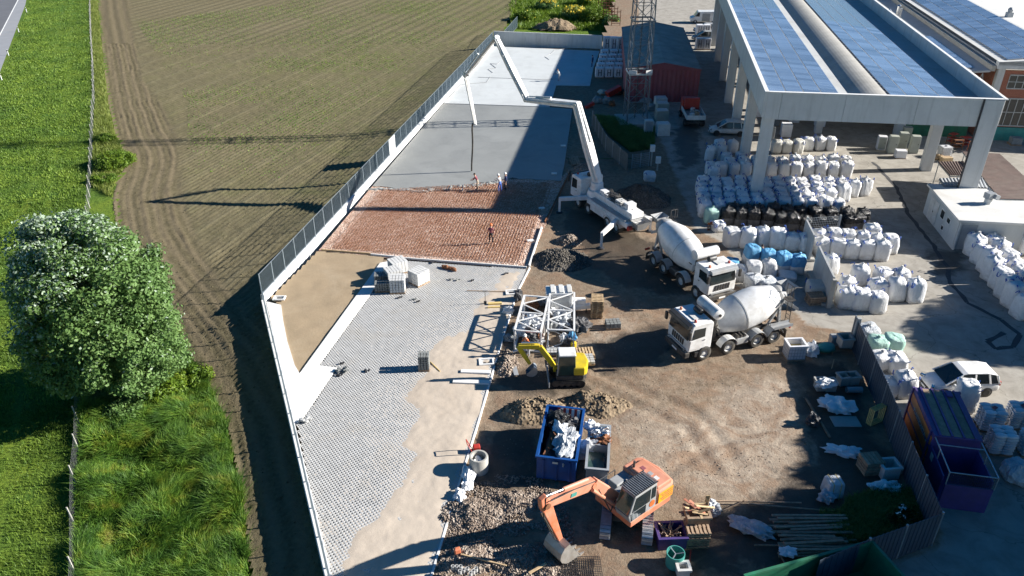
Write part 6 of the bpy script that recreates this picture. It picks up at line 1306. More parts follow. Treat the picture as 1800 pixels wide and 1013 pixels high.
for s in (-1, 1): open_w.box((1.78, s * (CW / 2 - .04), 1.0), (2.7, .06, 1.8))
open_w.box((CL / 2 - .03, 0, .9), (.06, CW - .16, 1.6)); open_w.box((1.78, 0, .16), (2.66, CW - .16, .08)); ow = open_w.build('open_end', 'purple_paint', pu)
b = MB()
for s in (-1, 1):
    b.beam((.45, s * 1.13, 2.5), (CL / 2, s * 1.13, 2.5), .05, .05); b.beam((CL / 2, s * 1.13, 1.7), (CL / 2, s * 1.13, 2.5), .05, .05); b.beam((1.8, s * 1.13, 1.9), (1.8, s * 1.13, 2.5), .05, .05)
for x in (.5, 1.4, CL / 2): b.beam((x, -1.13, 2.5), (x, 1.13, 2.5), .04, .04)
b.build('cage_frame', 'steel_galv', pu); b = MB()
for y in np.linspace(-1.1, 1.1, 24): b.beam((CL / 2 + .01, y, 1.7), (CL / 2 + .01, y, 2.5), .012, .012)
for z in np.linspace(1.7, 2.5, 9): b.beam((CL / 2 + .01, -1.13, z), (CL / 2 + .01, 1.13, z), .012, .012)
b.build('cage_mesh', 'steel_dark', pu, kind='stuff')
b = MB(); b.box((1.3, -CW / 2 - .0, 1.55), (.36, .02, .4)); b.build('sticker', 'dirty_white', pu); b = MB(); b.box((-CL / 2 - .05, 0, CH - .1), (.1, CW, .2)); b.box((-CL / 2 + .5, .5, CH + .22), (.5, .3, .1)); b.build('rear_hinge', 'purple_paint', pu)
def text3d(txt, size, mat, parent, loc, rot, name='lettering', ext=.004):
    cu = bpy.data.curves.new('txt', 'FONT'); cu.body = txt; cu.size = size; cu.extrude = ext; cu.align_x = 'CENTER'; cu.align_y = 'CENTER'; tmp = bpy.data.objects.new('tmp', cu); COL.objects.link(tmp)
    dg = bpy.context.evaluated_depsgraph_get(); me = bpy.data.meshes.new_from_object(tmp.evaluated_get(dg)); bpy.data.objects.remove(tmp); bpy.data.curves.remove(cu)
    me.materials.clear(); me.materials.append(M[mat]); o = bpy.data.objects.new(name, me); COL.objects.link(o); o.parent = parent; o.location = loc; o.rotation_euler = rot; return o
text3d('PLASTICARTA', .38, 'dirty_white', pu, (-1.35, -CW / 2 - .035, 1.75), (R(90), 0, 0)); text3d('s.r.l.', .18, 'dirty_white', pu, (.22, -CW / 2 - .035, 1.7), (R(90), 0, 0))
# ---- green container at the bottom edge
gcn = thing('green_container', 'dark green open container cut by the bottom edge', 'container', G(1440, 1075), R(17)); open_bin(gcn, 6.6, 2.6, 1.9, .08, 'green_paint', .1, ribs=6)
crumple(0, W(gcn, 1.6, .2, .4), 'pale bag inside the green container', 'cloth_white', (.5, .4, .3), 21)
# ---- pallets of sacks at the right
def sack_pallet(u, v, label, rz, rows_=6, z=0):
    t = thing('sack_pallet', label, 'sack pallet', G(u, v, z), rz); b = MB()
    for j in (-1, 0, 1): b.box((0, j * .42, .05), (1.2, .1, .1))
    for j in range(5): b.box((-.54 + j * .27, 0, .115), (.13, 1.0, .025))
    b.build('pallet', 'timber_old', t); mesh = None
    for k in range(rows_):
        for i in range(2):
            for j in range(3):
                lx, ly = (-.31 + .62 * i, -.36 + .36 * j); loc = (lx + random.uniform(-.02, .02), ly + random.uniform(-.02, .02), .13 + .19 * k + .095)
                if mesh is None:
                    b = MB(); b.blob((0, 0, 0), (.34, .2, .105), 2, .06, 2, 5); b.v = [(max(-.31, min(.31, x * 1.15)), max(-.185, min(.185, y * 1.15)), max(-.095, min(.095, q * 1.2))) for x, y, q in b.v]; o = b.build('sack', 'wrap_white', t, smooth=40); o.location = loc; mesh = o.data
                else: inst('sack', mesh, t, loc, (0, 0, random.uniform(-.05, .05)))
    return t
for i, (u, v) in enumerate(((1735, 752), (1785, 748), (1752, 792), (1808, 797), (1835, 745))):
    sack_pallet(u, v, ['white sack pallet with dark print beside the purple container, rear left', 'white sack pallet second from left in the rear', 'white sack pallet in front, touching the purple container', 'white sack pallet at the right edge in front', 'white sack pallet farthest right in the rear'][i], R(-8), 7)
for i, (u, v) in enumerate(((1735, 752), (1785, 748))): b = MB(); b.box((0, 0, 0), (.35, .22, .012), rz=.6); o = b.build('printed_patch', 'red_fabric'); o.location = G(u, v) + Vector((0, 0, 1.49)); tag(o, ['dark red torn patch on the left rear sack pallet', 'dark red torn patch on the second rear sack pallet'][i], 'patch')
crumple(1785, 842, 'big round clear plastic bale by the purple container', 'bag_clear', (.85, .8, .75), 22, name='plastic_bale', cat='bale', amp=.1)
# ---- white car
def car(u, v, label, rz, mat='white_paint', sc=1.0):
    t = thing('parked_car', label, 'car', G(u, v), rz); t.scale = (sc,) * 3
    L, W_ = 4.3, 1.74; st = [(-2.15, .42, .75, .80), (-2.08, .30, 1.0, .84), (-1.9, .22, 1.02, .87), (-1.0, .22, .98, .87), (.2, .22, .95, .87), (1.0, .22, .93, .87), (1.55, .24, .86, .85), (1.98, .28, .72, .78), (2.15, .36, .58, .66)]
    vs = []; fs = []; prof = lambda z0, z1, w: [(-w * .93, z0), (-w, z0 + (z1 - z0) * .35), (-w * .98, z0 + (z1 - z0) * .8), (-w * .86, z1), (0, z1 + .03), (w * .86, z1), (w * .98, z0 + (z1 - z0) * .8), (w, z0 + (z1 - z0) * .35), (w * .93, z0)]
    for x, z0, z1, w in st: vs += [(x, y, z) for y, z in prof(z0, z1, w)]
    k = 9
    for j in range(len(st) - 1):
        for i in range(k): a = j * k + i; c = j * k + (i + 1) % k; fs.append((a, a + k, c + k, c))
    fs += [tuple(range(k)), tuple(range(len(vs) - 1, len(vs) - 1 - k, -1))]
    b = MB(); b.add(vs, fs); body = b.build('body', mat, t, smooth=40); sm = body.modifiers.new('s', 'SUBSURF'); sm.levels = 1; sm.render_levels = 1
    b = MB(); g = [(-2.0, 1.0, .80), (-1.75, 1.50, .66), (-1.2, 1.60, .66), (0, 1.62, .67), (.35, 1.55, .66), (1.25, .97, .78)]
    gv = []; 
    for x, z, w in g: gv += [(x, -w, z), (x, w, z)]
    lowv = [(-1.98, -.82, .95), (-1.98, .82, .95), (1.28, .82, .93), (1.28, -.82, .93)]
    b.prism([(-2.0, .95), (-1.78, 1.48), (-1.2, 1.60), (.05, 1.62), (.4, 1.53), (1.3, .93)], (0, -.70, 0), (1, 0, 0), (0, 0, 1), (0, 1.4, 0)); b.v = [(x, y * (1.16 if z < 1.0 else .96), z) for x, y, z in b.v]; gh = b.build('glasshouse', 'glass_dark', t, bevel=.05)
    b = MB(); b.prism([(-1.80, 1.49), (-1.2, 1.605), (.05, 1.625), (.33, 1.57), (.33, 1.60), (.05, 1.665), (-1.2, 1.65), (-1.86, 1.50)], (0, -.68, 0), (1, 0, 0), (0, 0, 1), (0, 1.36, 0)); b.build('roof', mat, t, bevel=.02)
    for s in (-1, 1):
        for xa, za, xb, zb in ((.33, 1.57, 1.33, .95), (-.45, 1.6, -.5, .95), (-1.3, 1.58, -1.45, .97), (-1.85, 1.48, -2.02, .97)): b = MB(); b.beam((xa, s * .685, za), (xb, s * .825, zb), .06, .09); b.build('pillar', mat, t)
        for x in (1.35, -1.35): wheel(t, x, s * .77, .31, .2, 'chrome'); b = MB(); b.lathe([(0, .37), (.02, .37)], (x, s * .845, .33), (0, s, 0), 20); b.build('wheel_arch', 'black_plastic', t)
        b = MB(); b.box((1.98, s * .62, .70), (.2, .32, .14), rz=-s * .5); b.build('headlight', 'chrome', t, bevel=.03); b = MB(); b.box((-2.09, s * .72, .95), (.1, .16, .3)); b.build('tail_lamp', 'red_paint', t, bevel=.02); b = MB(); b.box((.85, s * .95, 1.02), (.12, .16, .12)); b.build('mirror', mat, t, bevel=.03)
        for x in (.1, -.95): b = MB(); b.box((x, s * .88, .82), (.16, .03, .03)); b.build('handle', mat, t)
    b = MB(); b.box((2.12, 0, .45), (.1, 1.0, .14)); b.build('grille', 'black_plastic', t); b = MB(); b.box((2.17, 0, .36), (.03, .5, .11)); b.build('number_plate', 'white_line', t)
    return t
car(1680, 684, 'silver white compact people carrier parked on the paved yard', R(180 + 2), 'white_paint')
# ---- IBC tote, barrow, blocks, pipes by the hoarding
def ibc(u, v, label, rz=0, z=0, cut=True):
    t = thing('tank_container', label, 'tank container', G(u, v, z), rz); open_bin(t, 1.15, .95, 1.0, .03, 'wrap_white', .15, ribs=0) if cut else None
    if cut: b = MB(); b.box((0, 0, .75), (1.05, .85, .03)); b.build('residue', 'timber_yellow', t)
    else: b = MB(); b.box((0, 0, .65), (1.1, .9, 1.0)); b.build('tank', 'wrap_white', t, bevel=.08); b = MB(); b.lathe([(0, .12), (.06, .12)], (0, 0, 1.15), (0, 0, 1), 14); b.build('cap', 'strap_dark', t)
    b = MB()
    for x in np.linspace(-.59, .59, 7):
        for s in (-1, 1): b.beam((x, s * .49, .12), (x, s * .49, 1.15), .022, .022)
    for y in np.linspace(-.49, .49, 6):
        for s in (-1, 1): b.beam((s * .59, y, .12), (s * .59, y, 1.15), .022, .022)
    for z_ in (.15, .4, .65, .9, 1.15):
        for s in (-1, 1): b.beam((-.6, s * .49, z_), (.6, s * .49, z_), .022, .022); b.beam((s * .59, -.5, z_), (s * .59, .5, z_), .022, .022)
    b.build('cage', 'steel_galv', t, kind='stuff'); b = MB(); b.box((0, 0, .06), (1.2, 1.0, .1)); b.build('pallet', 'timber_old', t); return t
ibc(1394, 628, 'cut open white tank container with yellow inside', .06)
wb = thing('wheelbarrow', 'overturned green wheelbarrow by the hoarding', 'wheelbarrow', G(1450, 620), .1); b = MB(); b.blob((0, 0, .42), (.62, .4, .36), 1, .04, 1.5, 9); b.v = [(x, y, max(.3, z)) for x, y, z in b.v]; b.build('tray', 'teal_wall', wb, smooth=True); b = MB(); b.lathe([(.0, .66), (.05, .66), (.05, .55)], (0, 0, .28), (0, 0, 1), 20); b.v = [(x, y * .68, z) for x, y, z in b.v]; b.build('rim', 'green_paint', wb)
for s in (-1, 1): b = MB(); b.tube((-.3, s * .3, .25), (1.0, s * .28, .3), .025); b.tube((.4, s * .28, 0), (.4, s * .28, .28), .025); b.build('handle', 'timber_old', wb)
b = MB(); b.lathe([(0, .2), (.08, .2)], (-.75, -.04, .25), (0, 1, 0), 14); b.build('wheel', 'rubber', wb)
def hollow(u, v, label, w, d, h, rz, mat='old_concrete', z=0):
    t = thing('concrete_block', label, 'concrete block', G(u, v, z), rz); open_bin(t, w, d, h, .09, mat, 0); return t
hollow(1484, 606, 'square concrete pit ring on top of a block by the hoarding', .8, .75, .6, .1, z=.5); b = MB(); b.box((0, 0, .25), (.95, .85, .5)); o = b.build('concrete_block', 'grey_roof', bevel=.03); o.location = G(1484, 607); tag(o, 'pale block under the square pit ring', 'concrete block')
b = MB(); b.box((0, 0, .35), (.6, .6, .7)); o = b.build('machine_box', 'grey_paint', bevel=.05); o.location = G(1465, 605); tag(o, 'grey and yellow machine box behind the wheelbarrow', 'machine')
crumple(1424, 625, 'white sack and panel leaning beside the wheelbarrow', 'cloth_white', (.45, .35, .6), 31); plank(1464, 640, 1.2, .05, .04, 1.1, 'timber', 'thin wooden handle leaning by the wheelbarrow', 'handle', .3)
for i, (u, v) in enumerate(((1441, 683), (1457, 684), (1480, 674), (1497, 673))): hollow(u, v, ['square pit block with plastic on top, left', 'square pit block with plastic on top, right', 'square concrete pit block beside the hoarding, left', 'square concrete pit block beside the hoarding, right'][i], .62, .62, .6, .05 + .1 * (i > 1))
crumple(1449, 680, 'pinkish sheet covering two pit blocks', 'cloth_white', (.55, .3, .35), 32, z=.5)
t = thing('plastic_pipe', 'short grey plastic pipe lying by the hoarding', 'pipe', G(1501, 690)); b = MB(); b.lathe([(0, .2), (.95, .2), (.95, .17), (0, .17)], (-.5, 0, .2), (1, 0, 0), 18, False, False); b.build('pipe', 'grey_roof', t, smooth=40)
crumple(1470, 718, 'large crumpled white tarpaulin on the ground left of the hoarding', 'cloth_white', (1.0, .65, .4), 33, rz=-.3)
b = MB(); b.box((0, 0, .03), (1.6, .95, .06)); o = b.build('concrete_plate', 'old_concrete', bevel=.01); o.location = G(1486, 742); tag(o, 'flat concrete plate in front of the tarpaulin', 'plate'); plank(1437, 735, .12, 3.6, .1, .06, 'timber_old', 'long grey beam lying on the ground beside the plate', 'beam', 0)
pst = thing('timber_rack', 'yellowish wooden frames leaning on the hoarding', 'frames', G(1537, 745), .5)
for i in range(4):
    for s in (-1, 1): b = MB(); b.beam((-.5, -.1 + .1 * i, .1 + .0 * i), (-.5 + .0, -.1 + .1 * i, 1.2), .05, .05) if s < 0 else b.beam((.5, -.1 + .1 * i, .1), (.5, -.1 + .1 * i, 1.2), .05, .05); b.build('frame_bar', 'timber_yellow', pst)
    b = MB(); b.beam((-.5, -.1 + .1 * i, .1), (.5, -.1 + .1 * i, .1), .05, .05); b.build('frame_bar', 'timber_yellow', pst); b = MB(); b.beam((-.5, -.1 + .1 * i, 1.2), (.5, -.1 + .1 * i, 1.2), .05, .05); b.build('frame_bar', 'timber_yellow', pst)
crumple(1428, 745, 'dark tool bundle beside the long grey beam', 'bag_darkgrey', (.35, .4, .4), 34)
# shaded corner junk
crumple(1478, 798, 'long crumpled white sheet in the shade', 'cloth_white', (.9, .3, .25), 35, rz=-.4); crumple(1500, 792, 'flat pale disc of plastic behind the wooden crate', 'cloth_white', (.35, .25, .08), 36)
cr = thing('wooden_crate', 'slatted wooden crate in the shade by the hoarding', 'crate', G(1527, 826), .12)
for i in range(5): b = MB(); b.box((-.42 + .21 * i, 0, .85), (.18, .95, .04)); b.build('slat', 'timber_old', cr)
for k in range(4):
    for s in (-1, 1): b = MB(); b.box((0, s * .47, .1 + .21 * k), (1.0, .03, .17)); b.build('slat', 'timber_old', cr); b = MB(); b.box((s * .5, 0, .1 + .21 * k), (.03, .9, .17)); b.build('slat', 'timber_old', cr)
bx_ = thing('plastic_box', 'white plastic box next to the wooden crate', 'box', G(1558, 834), .1); open_bin(bx_, .95, .8, .75, .03, 'dirty_white'); crumple(1553, 862, 'white plastic bag at the foot of the box', 'cloth_white', (.75, .4, .3), 37)
t = thing('tank_container', 'wrapped clear cube with straps in the shade', 'tank container', G(1461, 868), .08); b = MB(); b.box((0, 0, .5), (.95, .9, 1.0), taper=.88, tx=.88); b.build('wrapped_load', 'bag_clear', t, bevel=.1); 
for s in (-.2, .2): b = MB(); b.box((s, 0, .5), (.04, .93, 1.02), taper=.88); b.build('strap', 'timber_yellow', t)
crumple(1452, 880, 'clear foil hanging off the wrapped cube', 'bag_clear', (.4, .3, .35), 38)
b = MB(); b.tube((0, 0, .1), (1.0, -2.6, .1), .09, 12); o = b.build('drain_pipe', 'orange_paint', smooth=True); o.location = G(1577, 800); tag(o, 'orange plastic drain pipe leaning along the hoarding', 'pipe')
crumple(1320, 932, 'pale blue plastic sheet lying in the shade', 'bag_clear', (1.05, .45, .25), 39, rz=-.5); crumple(1252, 900, 'pale rounded sack beside the stacked pallets', 'bag_clear', (.4, .4, .35), 40)
# timber stack
ts = thing('timber_pile', 'long pile of old grey timbers in the shade', 'timber pile', G(1425, 945), R(2)); 
for i in range(34):
    L_ = random.uniform(2.2, 4.0); b = MB(); b.box((random.uniform(-.4, .4), -1.2 + 2.4 * i / 34, .08 + .1 * random.random() + .12 * (i % 3)), (L_, random.uniform(.08, .16), .07), rz=random.uniform(-.07, .07), ry=random.uniform(-.02, .02)); b.build('timber', 'timber_old', ts)
for i, (u, v, L_, a) in enumerate(((1330, 883, 4.6, -.03), (1390, 893, 4.2, -.12), (1290, 890, 1.8, .5), (1380, 960, 3.0, -.02), (1376, 985, .9, 1.8))): plank(u, v, L_, .07, .06, a, 'timber_old', ['longest thin pole above the timber pile', 'slanting pole above the timber pile', 'short pole slanting up beside the pale sack', 'single pole lying at the near side of the timber pile', 'short pale lath across the timber pile'][i], 'pole', .12)
crumple(1385, 972, 'small pinkish sheet on the timber pile', 'cloth_white', (.4, .3, .1), 41, z=.35)
# stacked wooden pallets, crate of sticks, barrel, box, mesh
def pallet_stack(u, v, label, n, rz=0, s=(1.2, .8), mat='timber'):
    t = thing('pallet_stack', label, 'pallet stack', G(u, v), rz)
    dk = MB(); 
    for k in range(n):
        z = k * .145; jx, jy = random.uniform(-.03, .03), random.uniform(-.03, .03)
        b = MB()
        for j in (-1, 0, 1): b.box((jx, jy + j * (s[1] / 2 - .05), z + .06), (s[0], .1, .075))
        for j in range(6): b.box((jx - s[0] / 2 + .07 + j * (s[0] - .14) / 5, jy, z + .112), (.11, s[1], .022))
        for j in (-1, 0, 1): b.box((jx + j * (s[0] / 2 - .06), jy, z + .011), (.1, s[1], .022))
        b.build('pallet', mat, t)
    return t
pallet_stack(1049, 553, 'tall stack of wooden pallets near the white frames', 10, R(85), (1.15, .85)); pallet_stack(1222, 950, 'dark pallet stack beside the stick crate', 7, .02, (1.15, 1.0), 'timber_old'); pallet_stack(1432, 532, 'dusty pallets beside the second divider', 5, .1, (1.2, .9), 'timber_old')
sc_ = thing('stick_crate', 'blue metal crate full of sticks and rods', 'crate', G(1177, 952), .05); open_bin(sc_, 1.35, 1.05, .75, .04, 'purple_paint')
for i in range(22): b = MB(); b.tube((random.uniform(-.6, .6), random.uniform(-.4, .4), .3), (random.uniform(-.6, .6), random.uniform(-.45, .45), random.uniform(.7, 1.0)), .03, 6); b.build('stick', 'timber_old', sc_)
wcr = thing('wood_crate', 'crate of broken boards on the dark pallet stack', 'crate', G(1220, 935) + Vector((0, 0, 1.0)), .05); open_bin(wcr, 1.1, .9, .4, .04, 'timber_old')
for i in range(9): b = MB(); b.box((random.uniform(-.4, .4), random.uniform(-.3, .3), .45 + .04 * i), (random.uniform(.5, 1.1), .12, .04), rz=random.uniform(0, 3), ry=random.uniform(-.5, .5)); b.build('board', 'pink_orange' if i % 3 == 0 else 'timber', wcr)
for i in range(4): b = MB(); b.tube((.4 + .04 * i, .2, .3), (.42 + .06 * i, .25, 1.2), .03, 6); b.build('upright_stick', 'timber', wcr)
br = thing('wire_drum', 'round greenish drum with spoked top in the shade', 'drum', G(1185, 992)); b = MB(); b.lathe([(0, .42), (.75, .44), (.8, .44), (.8, .40), (.1, .38)], (0, 0, 0), (0, 0, 1), 24); b.build('drum', 'teal_wall', br, smooth=40)
for a in range(3): b = MB(); b.beam((.4 * math.cos(a * 2.09), .4 * math.sin(a * 2.09), .78), (0, 0, .7), .04, .04); b.build('spoke', 'steel_galv', br)
hollow(1199, 1010, 'small open square box at the bottom edge', .55, .5, .55, .05, 'dirty_white'); plank(1212, 985, .06, 1.2, .06, -.3, 'red_paint', 'dark red rod lying beside the drum', 'rod', .1)
gm = thing('steel_mesh', 'dark steel mesh sheet lying below the excavator bucket', 'mesh', G(1022, 1000, .12), .03); b = MB()
for x in np.linspace(-.95, .95, 20): b.beam((x, -.7, 0), (x, .7, 0), .02, .02)
for y in np.linspace(-.7, .7, 15): b.beam((-.95, y, .02), (.95, y, .02), .02, .02)
b.build('wires', 'steel_dark', gm, kind='stuff')
# ---- white lattice tower sections lying in the yard
def truss(t, L, w, h, bays, r=.055, mat='white_paint'):
    c = [(-w / 2, 0), (w / 2, 0), (w / 2, h), (-w / 2, h)]
    for x, z in c: b = MB(); b.beam((x, -L / 2, z + .05), (x, L / 2, z + .05), r * 2.2, r * 2.2); b.build('chord', mat, t)
    for i in range(bays + 1):
        y = -L / 2 + L * i / bays
        for k in range(4): (xa, za), (xb, zb) = c[k], c[(k + 1) % 4]; b = MB(); b.beam((xa, y, za + .05), (xb, y, zb + .05), r * 1.7, r * 1.7); b.build('frame_bar', mat, t)
        if i < bays:
            y2 = y + L / bays; ym = (y + y2) / 2
            for k in range(4):
                (xa, za), (xb, zb) = c[k], c[(k + 1) % 4]
                for (ya, yb) in ((y, ym), (ym, y2)):
                    b = MB(); p, q = ((xa, ya, za + .05), (xb, yb, zb + .05)) if ya == y else ((xb, ya, zb + .05), (xa, yb, za + .05)); b.beam(p, q, r * 1.2, r * 1.2); b.build('diagonal', mat, t)
s1 = thing('lattice_section', 'white lattice tower section lying left, bags inside', 'lattice section', G(935, 585), R(-9)); truss(s1, 4.6, 1.75, 1.55, 2); s2 = thing('lattice_section', 'white lattice tower section lying right beside the first', 'lattice section', G(986, 580), R(-4)); truss(s2, 5.0, 1.75, 1.55, 2)
crumple(0, W(s1, .0, .5, .1), 'pinkish white bags inside the left lattice section', 'cloth_white', (.7, .9, .5), 51); crumple(0, W(s2, .1, .6, .1), 'clear wrapped bags inside the right lattice section', 'bag_clear', (.7, .9, .5), 52); crumple(0, W(s1, .1, -1.4, .1), 'dark scrap at the near end of the left lattice section', 'bag_darkgrey', (.5, .5, .4), 53)
cw = thing('crane_base', 'white crane base unit behind the lattice sections', 'crane base', G(985, 543), .02); b = MB(); b.box((0, 0, .9), (1.6, 1.2, 1.5)); b.build('cabinet', 'white_paint', cw, bevel=.06); b = MB(); b.box((-.95, 0, .8), (.3, 1.3, 1.6)); b.build('side_frame', 'white_paint', cw, bevel=.03); b = MB(); b.box((1.3, -.2, .75), (1.0, .5, .4)); b.build('arm', 'white_paint', cw, bevel=.03); b = MB(); b.box((0, -.62, 1.0), (1.2, .04, .8)); b.build('door', 'dirty_white', cw)
for x in (-.6, .0, .6): b = MB(); b.box((x, 0, 1.7), (.3, 1.1, .1)); b.build('ballast', 'dirty_white', cw)
bpl = thing('base_plate_arm', 'white telescopic chute lying right of the crane base', 'chute', G(1018, 549), -.1); b = MB(); b.beam((-.6, 0, .35), (.8, .1, .55), .4, .3); b.build('tray', 'white_paint', bpl, bevel=.03); b = MB(); b.tube((.5, 0, 0), (.5, 0, .45), .05); b.build('prop', 'steel_dark', bpl)
crumple(1018, 580, 'dark tarpaulin heap right of the lattice sections', 'bag_darkgrey', (.8, .6, .5), 54); 
hc = thing('hose_coil', 'coiled black hose lying right of the lattice sections', 'hose', G(1007, 585))
for i in range(4): b = MB(); K = 18; b.path([(.62 * math.cos(2 * math.pi * k / K) * (1 + .08 * i), .5 * math.sin(2 * math.pi * k / K) * (1 + .05 * i), .05 + .06 * i) for k in range(K + 1)], .035, 6); b.build('hose_turn', 'rubber', hc)
t = block_stack(1077, 575, 'small grid paver stack right of the pallets', 'paver_dark', .1, 4, 3, 3, (1.05, .8, .5), z=0); t['group'] = 'paver stacks in the dirt'
t = block_stack(1028, 636, 'grid paver stack on pallets behind the mini excavator', 'paver', .1, 4, 4, 2, (1.15, 1.0, .3), z=.9); t['group'] = 'paver stacks in the dirt'; pallet_stack(1028, 636, 'pallets carrying grid pavers behind the mini excavator', 6, .1, (1.15, 1.0))
t = block_stack(973, 622, 'low grid paver layer left of the mini excavator cab', 'paver', .05, 4, 3, 2, (.95, .7, .35), z=.0); t['group'] = 'paver stacks in the dirt'
crumple(1005, 600, 'blue and white tarp beside the yellow drum', 'bag_blue', (.25, .5, .4), 55); t = thing('yellow_drum', 'yellow canister right of the lattice sections', 'canister', G(1008, 612)); b = MB(); b.lathe([(0, .2), (.45, .2), (.5, .08), (.58, .08)], (0, 0, 0), (0, 0, 1), 14); b.build('canister', 'yellow_paint', t, smooth=40); b = MB(); b.box((0, 0, .62), (.15, .04, .05)); b.build('handle', 'black_plastic', t)
plank(905, 650, .3, 1.3, .05, .15, 'grey_roof', 'grey steel plate below the mini excavator dipper', 'plate', .05)
# ---- cabinets and odds under the hall and behind
for i, (u, v, h, mt) in enumerate(((1547, 262, 1.5, 'wrap_white'), (1566, 268, 1.9, 'cabinet'), (1583, 262, 1.9, 'cabinet'), (1604, 268, 1.9, 'cabinet'), (1590, 250, 1.8, 'cabinet'))):
    t = thing('machine_cabinet', ['white appliance box leftmost under the hall', 'grey green cabinet second from left under the hall', 'grey green cabinet in the middle under the hall', 'grey green cabinet rightmost under the hall', 'grey green cabinet behind the others under the hall'][i], 'cabinet', G(u, v), R(-12)); b = MB(); b.box((0, 0, h / 2), (.9, .75, h)); b.build('body', mt, t, bevel=.03); b = MB(); b.box((0, -.385, h / 2), (.75, .02, h * .85)); b.build('door', 'cabinet', t); b = MB(); b.box((.25, -.41, h * .55), (.04, .03, .15)); b.build('handle', 'steel_dark', t)
t = thing('wrapped_pallet', 'low wrapped box on the floor before the cabinets', 'box', G(1581, 277), R(-8)); b = MB(); b.box((0, 0, .45), (1.1, .8, .8)); b.build('load', 'wrap_white', t, bevel=.03); b = MB(); b.box((0, 0, .03), (1.15, .85, .06)); b.build('pallet', 'timber_old', t)
ibc(1658, 275, 'white tank container beside the second right hall column', .1, cut=False); crumple(1650, 280, 'orange brown cardboard at the column foot', 'timber', (.5, .35, .3), 61)
t = thing('cardboard_box', 'brown cardboard box by the scrap corner', 'box', G(1662, 284), .1); b = MB(); b.box((0, 0, .25), (1.1, .7, .5)); b.build('carton', 'timber', t); b = MB(); b.box((0, 0, .505), (1.0, .12, .01)); b.build('tape', 'timber_old', t)
for i, (u, v) in enumerate(((1680, 262), (1694, 258), (1710, 266), (1672, 252))):
    t = thing('scrap_trolley', ['rusty wire trolley in the scrap corner', 'red wire trolley with pipes on it', 'orange wire trolley near the corner column', 'rusty frame trolley behind the scrap corner'][i], 'trolley', G(u, v), .2 * i)
    for x in (-.5, .5):
        for y in (-.35, .35): b = MB(); b.beam((x, y, 0), (x, y, 1.1), .05, .05); b.build('upright', 'rust' if i % 3 == 0 else 'orange_paint', t)
    for z in (.3, .7, 1.1): b = MB(); b.box((0, 0, z), (1.0, .7, .04)); b.build('shelf', 'rust' if i % 2 == 0 else 'red_paint', t)
for i, (u, v) in enumerate(((1330, 205), (1360, 220), (1395, 215), (1420, 200), (1440, 222), (1460, 206), (1380, 240), (1350, 245))):
    t = thing('wrapped_pallet', 'wrapped pallet deep under the hall roof, number rows not legible', 'pallet', G(u, v), R(-8), 'pallets deep under the hall'); t['label'] = 'wrapped pallet load deep under the hall roof, %s from the lane side' % ORD[i]; b = MB(); b.box((0, 0, .8), (1.15, 1.0, 1.5)); b.build('load', 'crate_grey' if i % 2 else 'wrap_white', t, bevel=.04); b = MB(); b.box((0, 0, .03), (1.2, 1.0, .05)); b.build('pallet', 'timber_old', t)
# pallets of wrapped goods by the rear wall and beside the tent
def wrapped(u, v, label, group, h=1.5, rz=.05):
    t = thing('wrapped_pallet', label, 'pallet', G(u, v), rz, group); b = MB(); b.box((0, 0, .12 + h / 2), (1.15, 1.0, h)); b.build('load', 'wrap_white', t, bevel=.05); b = MB(); b.box((0, 0, .06), (1.2, 1.0, .12)); b.build('pallet', 'timber_old', t); b = MB(); b.box((-.2, -.505, .12 + h / 2), (.1, .02, h * .7)); b.box((.2, -.505, .12 + h / 2), (.1, .02, h * .7)); b.box((0, -.506, .12 + h / 2), (.3, .02, .1)); b.build('printed_strip', 'strap_dark', t)
for i in range(5): wrapped(1066 + i * 12, 88 + i * .5, 'white wrapped pallet at the rear wall end, %s from left' % ORD[i], 'pallets by the rear wall', 2.0)
for j in range(5):
    for i in range(3): wrapped(1062 + i * 16 - j * 2.2, 104 + j * 8, 'white wrapped pallet between slab and tent, %s row from the wall, %s from left' % (ORD[j], ORD[i]), 'pallets between slab and tent', 1.3)
for i in range(4): wrapped(1228 + (i % 2) * 13, 62 + (i // 2) * 25, 'white wrapped pallet in the tent lane, %s row, %s one' % (['far', 'near'][i // 2], ['left', 'right'][i % 2]), 'pallets in the lane', 1.7)
for i, (u, v, k) in enumerate(((1160, 190, 0), (1163, 200, 1), (1162, 213, 2), (1164, 237, 3))):
    t = thing('machine_crate', ['pale crate stack near the red truck, rearmost', 'greenish crate stack near the red truck, second', 'greenish low crate near the red truck, third', 'pale cabinet near the red truck, nearest'][i], 'crate', G(u, v), .05); b = MB(); b.box((0, 0, .7), (1.5, 1.2, 1.4)); b.build('body', 'cabinet' if i in (1, 2) else 'dirty_white', t, bevel=.04); b = MB(); b.box((0, 0, 1.43), (1.3, 1.0, .06)); b.build('lid', 'dirty_white', t)
for i in range(12):
    u, v = 1050 + i * 8.6, random.uniform(150, 200); t = crumple(u, v, 'scrap heap around the mast base, %s from the slab side' % ORD[i], random.choice(['crate_grey', 'dirty_white', 'rust', 'cabinet', 'steel_dark']), (random.uniform(.4, .9), random.uniform(.3, .6), random.uniform(.3, .7)), 70 + i, name='scrap_heap', cat='scrap', n=6); t['group'] = 'scrap round the mast'
for i, (u, v, s) in enumerate(((1078, 168, 1), (1036, 190, .6))): t = thing('red_machine', ['red tilted machine frame left of the mast', 'small red machine at the slab edge'][i], 'machine', G(u, v), .5); b = MB(); b.box((0, 0, .6 * s), (2.2 * s, .8 * s, .7 * s), ry=-.3); b.build('body', 'red_paint', t, bevel=.05); b = MB(); b.box((0, 0, .15 * s), (1.6 * s, .6 * s, .3 * s)); b.build('base', 'chassis_black', t)
